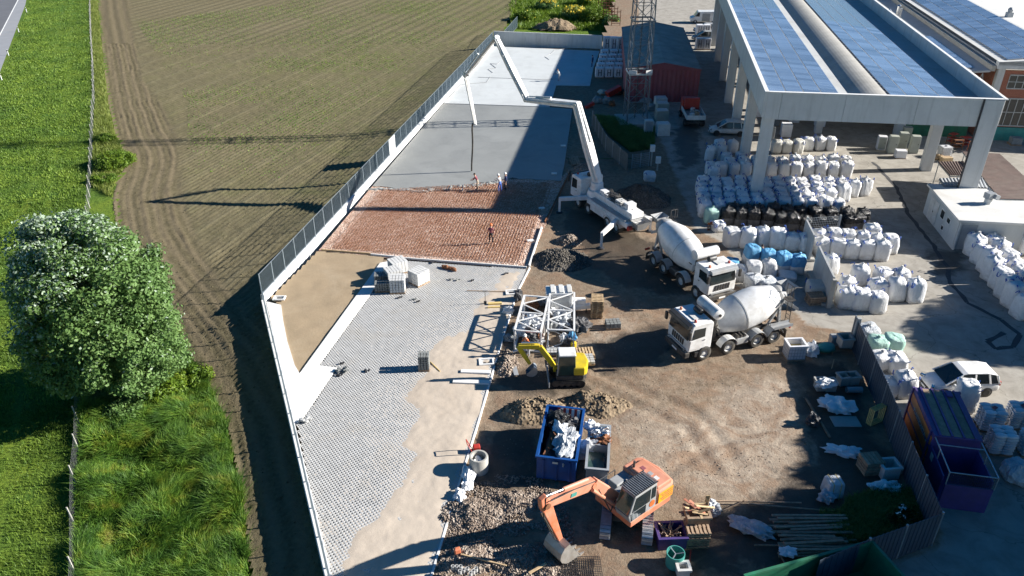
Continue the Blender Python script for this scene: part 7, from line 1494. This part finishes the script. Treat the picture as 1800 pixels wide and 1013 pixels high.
# red rack behind
rk = thing('steel_rack', 'rusty orange storage rack behind the rear pallets', 'rack', G(1085, 45), .1)
for i in range(6):
    for z in (.4, 1.4, 2.4): b = MB(); b.box((i * .1 - .3, i * 3.0, z), (1.6, .12, .1)); b.build('shelf_beam', 'rust', rk)
    for s in (-.8, .8): b = MB(); b.beam((i * .1 - .3 + s, i * 3.0, 0), (i * .1 - .3 + s, i * 3.0, 2.8), .1, .1); b.build('upright', 'rust', rk)
# red truck seen from behind
rt2 = thing('flatbed_truck', 'red cabbed tipper truck seen from behind near the tent', 'truck', G(1215, 214), R(88)); chassis(rt2, [2.0, -1.6], -2.6, 2.8, .42, 1); b = MB(); b.box((2.2, 0, 1.5), (1.5, 2.0, 1.6)); b.build('cab', 'red_paint', rt2, bevel=.08); b = MB(); b.box((-.7, 0, 1.1), (4.0, 2.2, .12)); b.build('bed', 'grey_paint', rt2)
for s in (-1, 1): b = MB(); b.box((-.7, s * 1.1, 1.35), (4.0, .06, .5)); b.build('side_board', 'dirty_white', rt2)
b = MB(); b.box((-2.7, 0, 1.35), (.06, 2.2, .5)); b.build('tailgate', 'white_paint', rt2); b = MB(); b.box((-2.72, 0, .75), (.06, 1.9, .15)); b.build('rear_bar', 'chassis_black', rt2); b = MB(); b.box((.9, 0, 2.0), (.5, 1.8, 1.4)); b.build('crane_mount', 'red_paint', rt2, bevel=.05)
for i in range(6): b = MB(); b.box((random.uniform(-2, .3), random.uniform(-.8, .8), 1.4), (.5, .4, .5), rz=random.uniform(0, 3)); b.build('load_item', random.choice(['crate_grey', 'dirty_white', 'timber_old']), rt2)
# white van and cars farther back
vn = thing('delivery_van', 'white delivery van at the top beside the hall', 'van', G(1237, 40), R(180 - 6)); b = MB(); b.prism([(-2.7, .35), (2.6, .35), (2.65, .95), (1.9, 1.2), (1.35, 2.1), (-2.7, 2.2)], (0, -.95, 0), (1, 0, 0), (0, 0, 1), (0, 1.9, 0)); b.build('body', 'white_paint', vn, bevel=.1)
for s in (-1, 1):
    for x in (1.7, -1.7): wheel(vn, x, s * .85, .34, .22)
    b = MB(); b.prism([(1.0, 1.25), (1.8, 1.25), (1.32, 1.95), (1.0, 1.95)], (0, s * .955, 0), (1, 0, 0), (0, 0, 1), (0, s * .012, 0)); b.build('side_window', 'glass_dark', vn); b = MB(); b.box((-.2, s * .957, 1.1), (1.4, .012, 1.4)); b.build('side_door', 'grey_paint', vn)
b = MB(); b.prism([(1.93, 1.22), (1.95, 1.22), (1.43, 2.02), (1.41, 2.02)], (0, -.8, 0), (1, 0, 0), (0, 0, 1), (0, 1.6, 0)); b.build('windscreen', 'glass_dark', vn)
car(1240, 58, 'grey car parked behind the tent lane', R(176), 'grey_paint'); car(1238, 72, 'darker car parked in the lane behind the tent', R(176), 'crate_grey'); car(1278, 236, 'bluish car half hidden behind the hall columns', R(174), 'dirty_white')
# gate, posts, white bag beside the mast plot
gt = thing('mesh_gate', 'low mesh gate at the mast plot corner', 'gate', G(1126, 300)); a, c = G(1110, 297), G(1140, 292); b = MB()
for s in np.linspace(0, 1, 14): p = a.lerp(c, s); b.beam((p.x, p.y, .1), (p.x, p.y, 1.5), .02, .02)
for z in np.linspace(.1, 1.5, 8): b.beam((a.x, a.y, z), (c.x, c.y, z), .02, .02)
b.build('wire_mesh', 'steel_galv', gt, world=True, kind='stuff')
for p in (a, a.lerp(c, .5), c): b = MB(); b.beam((p.x, p.y, 0), (p.x, p.y, 1.6), .07, .07); b.build('post', 'steel_galv', gt, world=True)
for i, (u, v, h) in enumerate(((1144, 292, 2.2), (1155, 300, 1.4))): t = thing('meter_post', ['tall post with white meter box at the gate', 'short post with white meter box beside the lane'][i], 'meter post', G(u, v)); b = MB(); b.beam((0, 0, 0), (0, 0, h), .15, .15); b.build('post', 'old_concrete', t); b = MB(); b.box((0, -.1, h - .2), (.5, .3, .7)); b.build('meter_box', 'white_paint', t, bevel=.02)
bag(1141, 317, 'open white bulk bag beside the gravel heap and gate', 'clear', h=.8, w=1.1, top='open')
pls = thing('plank_bundle', 'bundle of upright planks by the fresh slab edge', 'planks', G(1010, 285), .05)
for i in range(5): b = MB(); b.box((-.4 + .2 * i, 0, .12 + .02 * i), (.14, 2.4, .06), rz=random.uniform(-.04, .04)); b.build('plank', 'timber_old', pls)
for i, (u, v) in enumerate(((974, 306), (990, 257), (952, 367), (932, 424))): b = MB(); b.box((0, 0, .06), (.55, .28, .12)); o = b.build('polystyrene_block', 'white_line', bevel=.01); o.location = G(u, v, .09 if i < 2 else .03); o.rotation_euler = (0, 0, .1 * i); tag(o, ['white block on the fresh slab near corner', 'white block on the shaded fresh slab edge', 'white block at the rebar bed edge by the outrigger', 'white block on the rebar bed near the white rail'][i], 'block')
# roadside marker posts
for i, (u, v) in enumerate(((47, 22), (33, 57), (15, 98), (3, 141))):
    t = thing('marker_post', ['white roadside marker post farthest along the road', 'white roadside marker post second from the top', 'white roadside marker post third from the top', 'white roadside marker post nearest, at the left edge'][i], 'marker post', G(u, v, FZ + .1)); b = MB(); b.box((0, 0, .5), (.14, .1, 1.0), taper=.8); b.build('post', 'white_line', t); b = MB(); b.box((0, 0, .82), (.13, .105, .2)); b.build('black_band', 'black_plastic', t)
# wire fence beside the verge
wf = thing('wire_fence', 'old wire fence with leaning posts between verge and field', 'fence', WIRE[5]); pts = subdiv(WIRE, 2.6, .1, 5); b = MB()
for p, q in zip(pts[:-1], pts[1:]):
    for z in np.linspace(.15, 1.25, 6): b.beam(p + Vector((0, 0, z)), q + Vector((0, 0, z)), .007, .007)
    k = 10
    for i in range(k): r_ = p.lerp(q, i / k); b.beam(r_ + Vector((0, 0, .1)), r_ + Vector((0, 0, 1.3)), .006, .006)
b.build('wire', 'crate_grey', wf, world=True, kind='stuff')
for p in pts: b = MB(); b.beam(p, p + Vector((random.uniform(-.12, .0), random.uniform(-.05, .05), 1.4)), .06, .06); b.build('post', 'old_concrete', wf, world=True)

# rope lines left on the cured slab
for i, pts in enumerate(([(1000, 85), (975, 88), (968, 95), (958, 100), (965, 105)], [(880, 108), (873, 113), (862, 112), (872, 120), (858, 122), (866, 128)], [(795, 150), (855, 145), (862, 135)], [(840, 136), (950, 140), (985, 139)])):
    b = MB(); b.path([G(u, v, .10) for u, v in pts], .035, 5); o = b.build('slab_rope', 'grey_paint'); tag(o, ['dark rope near the rear wall on the cured slab', 'looped dark rope below the boom tip on the slab', 'short rope line near the fence side of the slab', 'long straight line across the middle of the cured slab'][i], 'rope')

# clutter in and around the white lattice sections
for i in range(14):
    u, v = 898 + (i % 7) * 18 + random.uniform(-6, 6), 540 + (i // 7) * 55 + random.uniform(-14, 14)
    crumple(u, v, '%s bundle of site clutter %s the white lattice sections, %s along' % (['pale', 'dark', 'rusty', 'grey'][i % 4], ['behind', 'among'][i // 7], ORD[i % 7]), ['cloth_white', 'bag_darkgrey', 'rust', 'crate_grey'][i % 4], (random.uniform(.2, .5), random.uniform(.2, .4), random.uniform(.2, .6)), 90 + i, name='site_clutter', cat='clutter', n=7)
for i, (u, v, L_, a) in enumerate(((915, 560, 3.4, 1.35), (962, 565, 3.8, 1.5), (1000, 560, 2.6, 1.2), (930, 622, 2.2, .2))):
    b = MB(); b.beam((-L_ / 2, 0, .3), (L_ / 2, 0, .9), .09, .09); o = b.build('steel_bar', 'white_paint'); o.location = G(u, v); o.rotation_euler = (0, 0, a); tag(o, ['white steel bar leaning on the left lattice section', 'white steel bar between the two lattice sections', 'white steel bar leaning by the crane base', 'white steel bar lying before the lattice sections'][i], 'steel bar')
# ================================================================ vegetation
def leaf_mat(name, stops, trans=.3, scale=.6, fine=3.0):
    m, n, l, b = mat_new(name); co = texco(n, l, world=True); f = math_(n, l, 'ADD', math_(n, l, 'MULTIPLY', noise(n, l, co, scale, 4, .6, .4), .6), math_(n, l, 'MULTIPLY', noise(n, l, co, fine, 3, .6), .4))
    c = ramp(n, l, f, stops); l.new(c, b.inputs['Base Color']); b.inputs['Roughness'].default_value = .55; b.inputs['Specular IOR Level'].default_value = .3
    tr = n.new('ShaderNodeBsdfTranslucent'); l.new(c, tr.inputs[0]); mx = n.new('ShaderNodeMixShader'); mx.inputs[0].default_value = trans
    l.new(b.outputs[0], mx.inputs[1]); l.new(tr.outputs[0], mx.inputs[2]); l.new(mx.outputs[0], n['Material Output'].inputs['Surface']); M[name] = m
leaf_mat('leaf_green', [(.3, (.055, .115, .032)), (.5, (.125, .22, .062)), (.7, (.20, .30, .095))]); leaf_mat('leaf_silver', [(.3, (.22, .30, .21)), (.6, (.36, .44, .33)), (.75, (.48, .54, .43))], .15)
leaf_mat('leaf_bright', [(.3, (.045, .10, .010)), (.5, (.12, .20, .018)), (.7, (.24, .30, .025))]); leaf_mat('leaf_dark', [(.3, (.015, .035, .010)), (.6, (.04, .08, .02))])
leaf_mat('grass_verge', [(.3, (.045, .095, .016)), (.5, (.12, .205, .030)), (.62, (.24, .34, .05)), (.76, (.30, .37, .07))], .35, .25, 2.0); leaf_mat('grass_tall', [(.28, (.03, .075, .014)), (.43, (.075, .17, .026)), (.53, (.15, .27, .036)), (.61, (.25, .32, .04)), (.70, (.32, .28, .08)), (.8, (.22, .16, .08))], .35, .55, 2.5)
leaf_mat('grass_pale', [(.3, (.11, .15, .03)), (.5, (.20, .25, .05)), (.7, (.33, .34, .11))], .35, .6, 3.0)
pm('bark', (.17, .14, .11), .9, var=.3, scale=5, bmp=.6, bscale=12); pm('flower_yellow', (.75, .55, .02), .6); pm('flower_white', (.8, .8, .76), .6)
def blades(name, xy, z, h, w, lean, mat, label, cat='grass', parent=None, dirbias=(0, 0)):
    n = len(xy); a = rng.uniform(0, 6.283, n); ln = rng.normal(0, 1, (n, 2)) * lean[:, None] if isinstance(lean, np.ndarray) else rng.normal(0, lean, (n, 2)); ln = ln * h[:, None] + np.asarray(dirbias) * h[:, None]
    dx, dy = np.cos(a) * w, np.sin(a) * w; V = np.zeros((n, 5, 3))
    V[:, 0] = np.stack([xy[:, 0] - dx, xy[:, 1] - dy, z], -1); V[:, 1] = np.stack([xy[:, 0] + dx, xy[:, 1] + dy, z], -1)
    mx_, my_ = xy[:, 0] + ln[:, 0] * .35, xy[:, 1] + ln[:, 1] * .35; V[:, 2] = np.stack([mx_ + dx * .8, my_ + dy * .8, z + h * .6], -1); V[:, 3] = np.stack([mx_ - dx * .8, my_ - dy * .8, z + h * .6], -1)
    V[:, 4] = np.stack([xy[:, 0] + ln[:, 0], xy[:, 1] + ln[:, 1], z + h * .96], -1)
    o4 = np.arange(n)[:, None] * 5; tri = np.concatenate([o4 + np.array([0, 1, 2]), o4 + np.array([0, 2, 3]), o4 + np.array([3, 2, 4])], 0)
    o = nmesh(name, V.reshape(-1, 3), tri, mat, parent, 'stuff'); return tag(o, label, cat, kind='stuff')
def scatter(poly, n, dens=None):
    x0, x1 = min(p[0] for p in poly), max(p[0] for p in poly); y0, y1 = min(p[1] for p in poly), max(p[1] for p in poly); out = np.zeros((0, 2)); k = 0
    while len(out) < n and k < 12:
        x = rng.uniform(x0, x1, n * 2); y = rng.uniform(y0, y1, n * 2); m_ = pip(x, y, poly)
        if dens is not None: m_ &= rng.random(len(x)) < dens(x, y)
        out = np.concatenate([out, np.stack([x[m_], y[m_]], -1)]); k += 1
    return out[:n]
def line_to_poly(a, b): return list(a) + list(reversed(b))
vz = lambda p: FZ + .01 + .10 * vnoise(p[:, 0], p[:, 1], 4, 3)
VERGE = line_to_poly([p + Vector((-.2, 0, 0)) for p in WIRE], PX([(58, -30), (50, 10), (6, 128), (-40, 240), (-60, 420), (-60, 1100)], FZ))
near = lambda x, y: np.clip(42 / np.maximum(y, 12), .12, 1) ** 1.6
s = scatter(VERGE, 110000, lambda x, y: near(x, y) * (.45 + .55 * (vnoise(x, y, 1.4, 3) > -.1)) * (1 - .8 * np.exp(-(np.minimum(np.abs(pdist(x, y, WIRE, False) - 3.6), np.abs(pdist(x, y, WIRE, False) - 5.6)) / .25) ** 2))); sc_y = np.clip(s[:, 1] / 45, .7, 2.6)
blades('verge_grass', s, vz(s), rng.uniform(.08, .24, len(s)) * (1 + .4 * vnoise(s[:, 0], s[:, 1], 3, 2)), rng.uniform(.015, .03, len(s)) * sc_y, .35, 'grass_verge', 'lush bright green grass of the verge left of the wire fence')
TALL = line_to_poly([WIRE[i] + Vector((.15, 0, 0)) for i in range(6, 11)], PX([(250, 560), (345, 648), (396, 742), (426, 880), (440, 1013), (448, 1090)], FZ))
s = scatter(TALL, 190000, lambda x, y: .12 + .88 * np.clip(.5 + 1.8 * vnoise(x, y, 1.0, 3), 0, 1)); hh_ = (.34 + .75 * np.clip(vnoise(s[:, 0] + 30, s[:, 1], 1.6, 3) + .4, 0, 1)) * rng.uniform(.6, 1.25, len(s))
blades('tall_grass', s, vz(s), hh_, rng.uniform(.012, .026, len(s)), .42, 'grass_tall', 'tall rank grass between wire fence and dirt track', dirbias=np.stack([vnoise(s[:, 0], s[:, 1], 1.3, 2), vnoise(s[:, 0] + 40, s[:, 1], 1.3, 2)], -1) * 1.3)
STRP = line_to_poly([p + Vector((.1, 0, 0)) for p in WIRE[:6]], STRIPW[:8]); s = scatter(STRP, 34000); blades('fence_grass', s, vz(s), rng.uniform(.2, .6, len(s)), rng.uniform(.02, .045, len(s)), .4, 'grass_pale', 'pale rough grass strip along the right side of the wire fence')
def sprinkle(name, poly, n, h, w, mat, label, z=0.0, lean=.4): s = scatter(poly, n); return blades(name, s, np.full(len(s), z), rng.uniform(*h, len(s)), rng.uniform(*w, len(s)), lean, mat, label)
sprinkle('plot_grass', PX([(1046, 205), (1082, 208), (1130, 232), (1150, 225), (1150, 262), (1108, 268), (1072, 240)]), 16000, (.15, .5), (.02, .04), 'leaf_green', 'dark grass inside the shaded mast plot')
sprinkle('weeds', PX([(1490, 880), (1560, 860), (1620, 870), (1640, 930), (1560, 950), (1490, 960), (1455, 940)]), 14000, (.15, .6), (.015, .03), 'leaf_green', 'dark weeds in the shaded hoarding corner')
sprinkle('weeds', PX([(1440, 900), (1500, 900), (1500, 930), (1450, 935)]), 2500, (.1, .4), (.015, .03), 'leaf_green', 'few weeds at the right end of the timber pile'); sprinkle('wild_meadow', PX([(895, 8), (930, -40), (1100, -60), (1062, 52), (900, 48)], FZ), 30000, (.3, .9), (.04, .08), 'leaf_bright', 'wild meadow growing behind the rear concrete wall', FZ - .3)
sprinkle('track_weeds', PX([(445, 640), (480, 640), (500, 760), (500, 900), (440, 900), (430, 760)], FZ), 1600, (.08, .3), (.015, .03), 'grass_tall', 'few weeds on the dirt track below the yard wall', FZ); sprinkle('track_weeds', PX([(470, 880), (520, 960), (540, 1013), (470, 1013)], FZ), 900, (.08, .3), (.015, .03), 'grass_tall', 'weeds in the wall shadow at the bottom', FZ)
# field sprouts in faint rows
FP = PX([(330, 300), (640, 330), (870, 70), (900, 5), (520, 0), (240, 40), (330, 180)], FZ); s = scatter(FP, 26000, lambda x, y: np.clip(.3 + vnoise(x, y, 9, 3), 0, 1) * (np.cos(2 * np.pi * rows(x, y) / .72) > -.2)); blades('field_sprouts', s, np.full(len(s), FZ), rng.uniform(.06, .16, len(s)), rng.uniform(.03, .06, len(s)), .5, 'grass_tall', 'thin green sprouts scattered over the ploughed field')
def crown(name, parent, lobes, nclump, nleaf, size, mats, silver=None, clr=.85, sq=1.0):
    """leaf faces gathered in clumps spread over ellipsoid lobes"""
    C_ = []
    for (c, r, wgt) in lobes:
        k = int(nclump * wgt); u = rng.normal(0, 1, (k, 3)); u /= np.linalg.norm(u, axis=1)[:, None]; rad = rng.uniform(.55, 1.0, k) ** .5; C_.append(np.array(c) + u * np.array(r) * rad[:, None])
    C_ = np.concatenate(C_); cr_ = rng.uniform(.55, 1.25, len(C_)) * clr; k = nleaf
    u = rng.normal(0, 1, (len(C_), k, 3)); u /= np.linalg.norm(u, axis=2)[..., None]; rr = rng.random((len(C_), k)) ** .4; p = C_[:, None] + u * (cr_[:, None] * rr)[..., None] * np.array([1, 1, .75]); p = p.reshape(-1, 3); u = u.reshape(-1, 3); N_ = len(p)
    nrm = u + rng.normal(0, .55, (N_, 3)) + np.array([0, 0, .35]); nrm /= np.linalg.norm(nrm, axis=1)[:, None]; t1 = np.cross(nrm, rng.normal(0, 1, (N_, 3))); t1 /= np.linalg.norm(t1, axis=1)[:, None]; t2 = np.cross(nrm, t1)
    sz = rng.uniform(*size, N_)[:, None]; V = np.stack([p - t1 * sz, p + t2 * sz * .55, p + t1 * sz, p - t2 * sz * .55], 1); F = np.arange(N_ * 4).reshape(-1, 4); mi = np.zeros(N_, int)
    if silver is not None: mi = (rng.random(N_) < silver(p, np.repeat(C_, k, 0))).astype(int)
    return nmesh(name, V.reshape(-1, 3), F, mats, parent, None, mi=mi)
def limbs(t, h0, h1, r, targets, mat='bark'):
    b = MB(); K = 6; pts = [Vector((.15 * math.sin(i * 1.3), .12 * math.cos(i * 1.7), h0 + (h1 - h0) * i / K)) for i in range(K + 1)]
    for i in range(K): b.tube(pts[i], pts[i + 1], r * (1 - .8 * i / K), 10, r * (1 - .8 * (i + 1) / K), False)
    tk = b.build('trunk', mat, t, smooth=True); 
    for q in targets:
        q = Vector(q); f = max(.15, min(.85, (q.z - h0) / (h1 - h0) * .7)); s0 = Vector((0, 0, h0 + (h1 - h0) * f)); m_ = s0.lerp(q, .5) + Vector((0, 0, .3)); b = MB(); b.tube(s0, m_, r * .3, 6, r * .18, False); b.tube(m_, q, r * .18, 6, r * .06, False); b.build('limb', mat, t)
    return tk
TB = G(218, 700, FZ); TB.z = FZ
bt = thing('poplar_tree', 'big round leafy tree with silvery leaves left of the field', 'tree', TB)
lobes = [((.1, .0, 7.4), (3.9, 4.0, 4.3), .40), ((-1.2, .8, 9.1), (2.6, 2.8, 2.9), .17), ((1.5, -1.0, 5.2), (3.3, 3.0, 3.0), .20), ((-1.5, -.8, 4.7), (2.7, 2.8, 3.0), .13), ((1.1, .4, 3.4), (3.2, 3.1, 2.4), .10)]
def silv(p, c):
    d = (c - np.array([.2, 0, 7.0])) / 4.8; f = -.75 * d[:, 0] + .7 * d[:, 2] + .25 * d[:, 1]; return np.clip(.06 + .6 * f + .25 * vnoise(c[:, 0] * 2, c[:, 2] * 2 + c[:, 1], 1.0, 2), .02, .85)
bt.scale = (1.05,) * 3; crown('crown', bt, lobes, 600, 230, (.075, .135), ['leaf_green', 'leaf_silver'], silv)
limbs(bt, 0, 10, .32, [(random.uniform(-3.5, 3.5), random.uniform(-3.5, 3.5), random.uniform(4, 10.5)) for _ in range(26)])
# the row of trees just beyond the right edge, whose shade falls over the yard
leaft = None
for i, (x, y, s_) in enumerate(((39, 21.5, 1.15), (41, 28, 1.12), (40.5, 34, .86), (54, 46.5, .92), (60, 49, 1.05))):
    t = thing('roadside_tree', ['leafy tree shading the bottom right corner, nearest', 'leafy tree beyond the green container, second', 'smaller leafy tree beyond the sack pallets, third', 'leafy tree beyond the yard whose shade falls near the car', 'leafy tree farthest along the right side'][i], 'tree', (x, y, 0), i * 1.3, 'trees beyond the right edge'); t.scale = (s_,) * 3
    if leaft is None:
        leaft = crown('crown', t, [((0, 0, 8), (4.0, 4.0, 4.6), .6), ((1, .5, 5.5), (4, 3.6, 3), .4)], 360, 110, (.17, .32), ['leaf_green'], None, 1.0); lt = limbs(t, 0, 10, .3, [(random.uniform(-3, 3), random.uniform(-3, 3), random.uniform(4, 10)) for _ in range(12)]); lm = [c for c in t.children]
    else:
        for c in lm: inst(c.name.split('.')[0], c.data, t)
def shrub(u, v, label, r, h, mats, z=0, n=40, k=70, size=(.06, .12), flowers=None, cat='shrub'):
    t = thing('shrub', label, cat, G(u, v, z)); crown('foliage', t, [((0, 0, h * .5), (r, r, h * .5), 1)], n, k, size, mats, flowers, r * .35); b = MB()
    for i in range(5): b.tube((0, 0, 0), (random.uniform(-r, r) * .6, random.uniform(-r, r) * .6, h * .7), .03, 5, .012)
    b.build('stems', 'bark', t); return t
shrub(205, 292, 'yellow green bush at the bend of the field track', 1.9, 1.3, ['leaf_bright'], FZ, 110, 90); shrub(186, 250, 'smaller yellow green bush above the track bend', 1.1, .8, ['leaf_bright'], FZ, 50, 80); shrub(182, 320, 'yellow green bush just below the track bend', 1.2, .7, ['leaf_bright'], FZ, 50, 80)
shrub(292, 700, 'bright green shrub at the foot of the big tree', 1.2, 1.5, ['leaf_bright'], FZ, 60, 90); shrub(345, 672, 'low green shrub between tree and dirt track', 1.0, 1.0, ['leaf_bright'], FZ, 50, 80); shrub(225, 735, 'dark green shrub beside the wire fence under the tree', 1.1, 1.1, ['leaf_green'], FZ, 50, 80)
for i, (u, v, r, h) in enumerate(((925, 34, 2.2, 1.6), (1010, 30, 2.6, 1.8), (1045, 36, 2.4, 2.4), (960, 14, 2.2, 1.5), (1035, 8, 2.6, 2.2), (1075, 48, 1.6, 2.0))):
    shrub(u, v, ['green bush behind the left end of the rear wall', 'green bush with yellow flowers behind the rear wall', 'tall dark bush behind the right end of the rear wall', 'bush with yellow flowers farther behind the rear wall', 'bush with yellow flowers farthest behind the wall', 'bush beside the rusty rack behind the pallets'][i], r, h, ['leaf_bright' if i % 2 == 0 else 'leaf_green', 'flower_yellow'], FZ, 70, 70, (.10, .2), (lambda p, c: np.where(p[:, 2] > 1.2, .5, .02)) if i in (1, 3, 4) else (lambda p, c: np.full(len(p), .01)))
shrub(1585, 925, 'weedy plant with white flower heads by the hoarding', .7, .9, ['leaf_dark', 'flower_white'], 0, 30, 60, (.05, .1), lambda p, c: np.where(p[:, 2] > .85, .6, 0.0)); shrub(1248, 405, 'dry twiggy branch beside the pale green bag', .3, .8, ['rust'], 0, 8, 20)
# ================================================================ people
pm('skin', (.50, .28, .19), .6, var=.08); pm('cloth_grey', (.42, .42, .44), .8, var=.15); pm('cloth_navy', (.03, .05, .14), .8, var=.2); pm('cloth_blue', (.05, .12, .42), .8, var=.2); pm('cloth_maroon', (.20, .05, .07), .8, var=.2); pm('cloth_tan', (.36, .30, .23), .8, var=.15); pm('cloth_black', (.025, .025, .03), .8, var=.2); pm('hivis', (.70, .16, .04), .7, var=.1); pm('hat_white', (.78, .78, .75), .5); pm('hair_dark', (.03, .02, .015), .8)
def person(u, v, label, rz, shirt, trousers, hat=None, pose='stand', z=0.0, h=1.75, loc=None):
    s = h / 1.75; J_ = {}; lean = {'stand': 0, 'bend': .42, 'work': .2}[pose]
    hip = Vector((0, 0, .92)); ch = hip + Vector((math.sin(lean) * .32, 0, math.cos(lean) * .32)); sh = hip + Vector((math.sin(lean) * .50, 0, math.cos(lean) * .50)); nk = hip + Vector((math.sin(lean) * .60, 0, math.cos(lean) * .58)); hd = nk + Vector((.03 + math.sin(lean) * .08, 0, .10)); tp = hd + Vector((.02, 0, .13))
    V, E, Rr, tagm = [], [], [], []
    def v_(p, r, m): V.append(tuple(p)); Rr.append(r if isinstance(r, tuple) else (r, r)); tagm.append(m); return len(V) - 1
    i0 = v_(hip, (.155, .115), 1); i1 = v_(ch, (.165, .115), 0); i2 = v_(sh, (.15, .10), 0); i3 = v_(nk, .058, 2); i4 = v_(hd, (.085, .10), 2); i5 = v_(tp, (.075, .085), 2); E += [(i0, i1), (i1, i2), (i2, i3), (i3, i4), (i4, i5)]
    for sd2 in (-1, 1):
        a = v_(hip + Vector((0, sd2 * .10, -.06)), .10, 1); kx = .05 if pose != 'work' else .08 * sd2; k = v_((kx + .02, sd2 * .12, .49), .068, 1); an = v_((kx - .02, sd2 * .13, .09), .048, 1); t_ = v_((kx + .15, sd2 * .15, .035), .042, 3); E += [(i0, a), (a, k), (k, an), (an, t_)]
        shp = sh + Vector((0, sd2 * .19, -.01))
        if pose == 'bend': el, wr = shp + Vector((.18, sd2 * .06, -.25)), shp + Vector((.40, -sd2 * .06, -.34))
        elif pose == 'work': el, wr = shp + Vector((.08, sd2 * .08, -.27)), shp + Vector((.32, -sd2 * .02, -.22))
        else: el, wr = shp + Vector((-.02, sd2 * .06, -.29)), shp + Vector((.08, sd2 * .07, -.53))
        b1 = v_(shp, .066, 0); e1_ = v_(el, .047, 0); w1 = v_(wr, .034, 2); pl2 = v_(wr + (wr - el).normalized() * .09, (.038, .022), 2); E += [(i2, b1), (b1, e1_), (e1_, w1), (w1, pl2)]
        dd = (wr - el).normalized()
        for f in range(4): fb = wr + dd * .10 + Vector((.0, (f - 1.5) * .02, 0)); x1 = v_(fb + dd * .045, .0095, 2); x2 = v_(fb + dd * (.07 + .008 * (f in (1, 2))) + Vector((0, 0, -.025)), .0085, 2); E += [(pl2, x1), (x1, x2)]
        th = v_(wr + dd * .06 + Vector((.02, -sd2 * .045, 0)), .011, 2); E += [(w1, th)]
    me = bpy.data.meshes.new('body'); me.from_pydata(V, E, []); o = bpy.data.objects.new('tmp_body', me); COL.objects.link(o); md = o.modifiers.new('skin', 'SKIN'); ss = o.modifiers.new('sub', 'SUBSURF'); ss.levels = ss.render_levels = 1
    for i, r in enumerate(Rr): sv = me.skin_vertices[0].data[i]; sv.radius = r; sv.use_root = (i == 0)
    dg = bpy.context.evaluated_depsgraph_get(); m2 = bpy.data.meshes.new_from_object(o.evaluated_get(dg)); bpy.data.objects.remove(o)
    P_ = np.array(V)
    for mm in (shirt, trousers, 'skin', 'cloth_black'): m2.materials.append(M[mm])
    for p in m2.polygons:
        d = ((P_ - np.array(p.center)) ** 2).sum(1); p.material_index = tagm[int(d.argmin())]
    m2.shade_smooth(); base = loc if loc is not None else G(u, v, z); t = thing('person', label, 'person', base, rz); t.scale = (s,) * 3; bo = bpy.data.objects.new('body', m2); COL.objects.link(bo); bo.parent = t
    hc = hd + Vector((.02, 0, .07))
    b = MB(); b.blob(hc + Vector((-.025, 0, .03)), (.105, .095, .10), 3, .03, 2, 8); b.v = [(x, y, max(z_, hc.z + (.0 if x > hc.x + .02 else -.06))) for x, y, z_ in b.v]; b.build('hair', 'hair_dark', t, smooth=True)
    for sd2 in (-1, 1): b = MB(); b.blob(hc + Vector((.085, sd2 * .035, -.02)), (.014, .016, .012), 1, 0, 1, 4); b.build('eye', 'hair_dark', t); b = MB(); b.blob(hc + Vector((.0, sd2 * .092, -.02)), (.022, .012, .032), 1, 0, 1, 4); b.build('ear', 'skin', t)
    b = MB(); b.blob(hc + Vector((.105, 0, -.04)), (.018, .013, .024), 1, 0, 1, 4); b.build('nose', 'skin', t); b = MB(); b.box(hc + Vector((.095, 0, -.09)), (.01, .045, .01)); b.build('mouth', 'cloth_maroon', t)
    if hat: b = MB(); b.lathe([(0, .15), (.01, .125), (.05, .118), (.10, .09), (.125, .03)], hc + Vector((0, 0, .045)), (0, 0, 1), 16); b.build('helmet', hat, t, smooth=True)
    return t
person(840, 334, 'worker in maroon top bending to rake fresh concrete', R(170), 'cloth_maroon', 'cloth_tan', None, 'bend', .06)
person(879, 337, 'worker in grey shirt and blue trousers beside the wet slab', R(150), 'cloth_grey', 'cloth_blue', 'hat_white', 'work', .03); person(889, 334, 'person in dark clothes standing at the building shadow edge', R(200), 'cloth_navy', 'cloth_black', 'hat_white', 'stand', .03)
person(863, 428, 'worker in dark clothes standing alone on the rebar mesh', R(80), 'cloth_maroon', 'cloth_black', 'hivis', 'stand', .12); person(983, 142, 'worker in white top bending on the cured slab at the shadow edge', R(200), 'hat_white', 'cloth_grey', None, 'bend', .09); person(1041, 118, 'dark dressed person standing on the far slab in shade', R(160), 'cloth_navy', 'cloth_navy', None, 'stand', .09)
person(988, 676, 'worker in red and white top beside the mini excavator', R(160), 'cloth_maroon', 'cloth_navy', 'hat_white', 'stand', 0); person(930, 625, 'worker in orange vest bending behind the mini excavator arm', R(200), 'hivis', 'cloth_grey', 'hat_white', 'bend', 0); person(1336, 463, 'worker in dark clothes among the blue topped bags', R(230), 'cloth_grey', 'cloth_navy', None, 'work', 0)
rk_ = thing('screed_rake', 'long handled rake held over the fresh concrete', 'rake', G(840, 334, .1)); b = MB(); b.tube((-.35, .02, .75), (-1.5, .0, .05), .018, 6); b.build('handle', 'timber', rk_); b = MB(); b.box((-1.5, 0, .04), (.06, .6, .08)); b.build('blade', 'steel_galv', rk_)
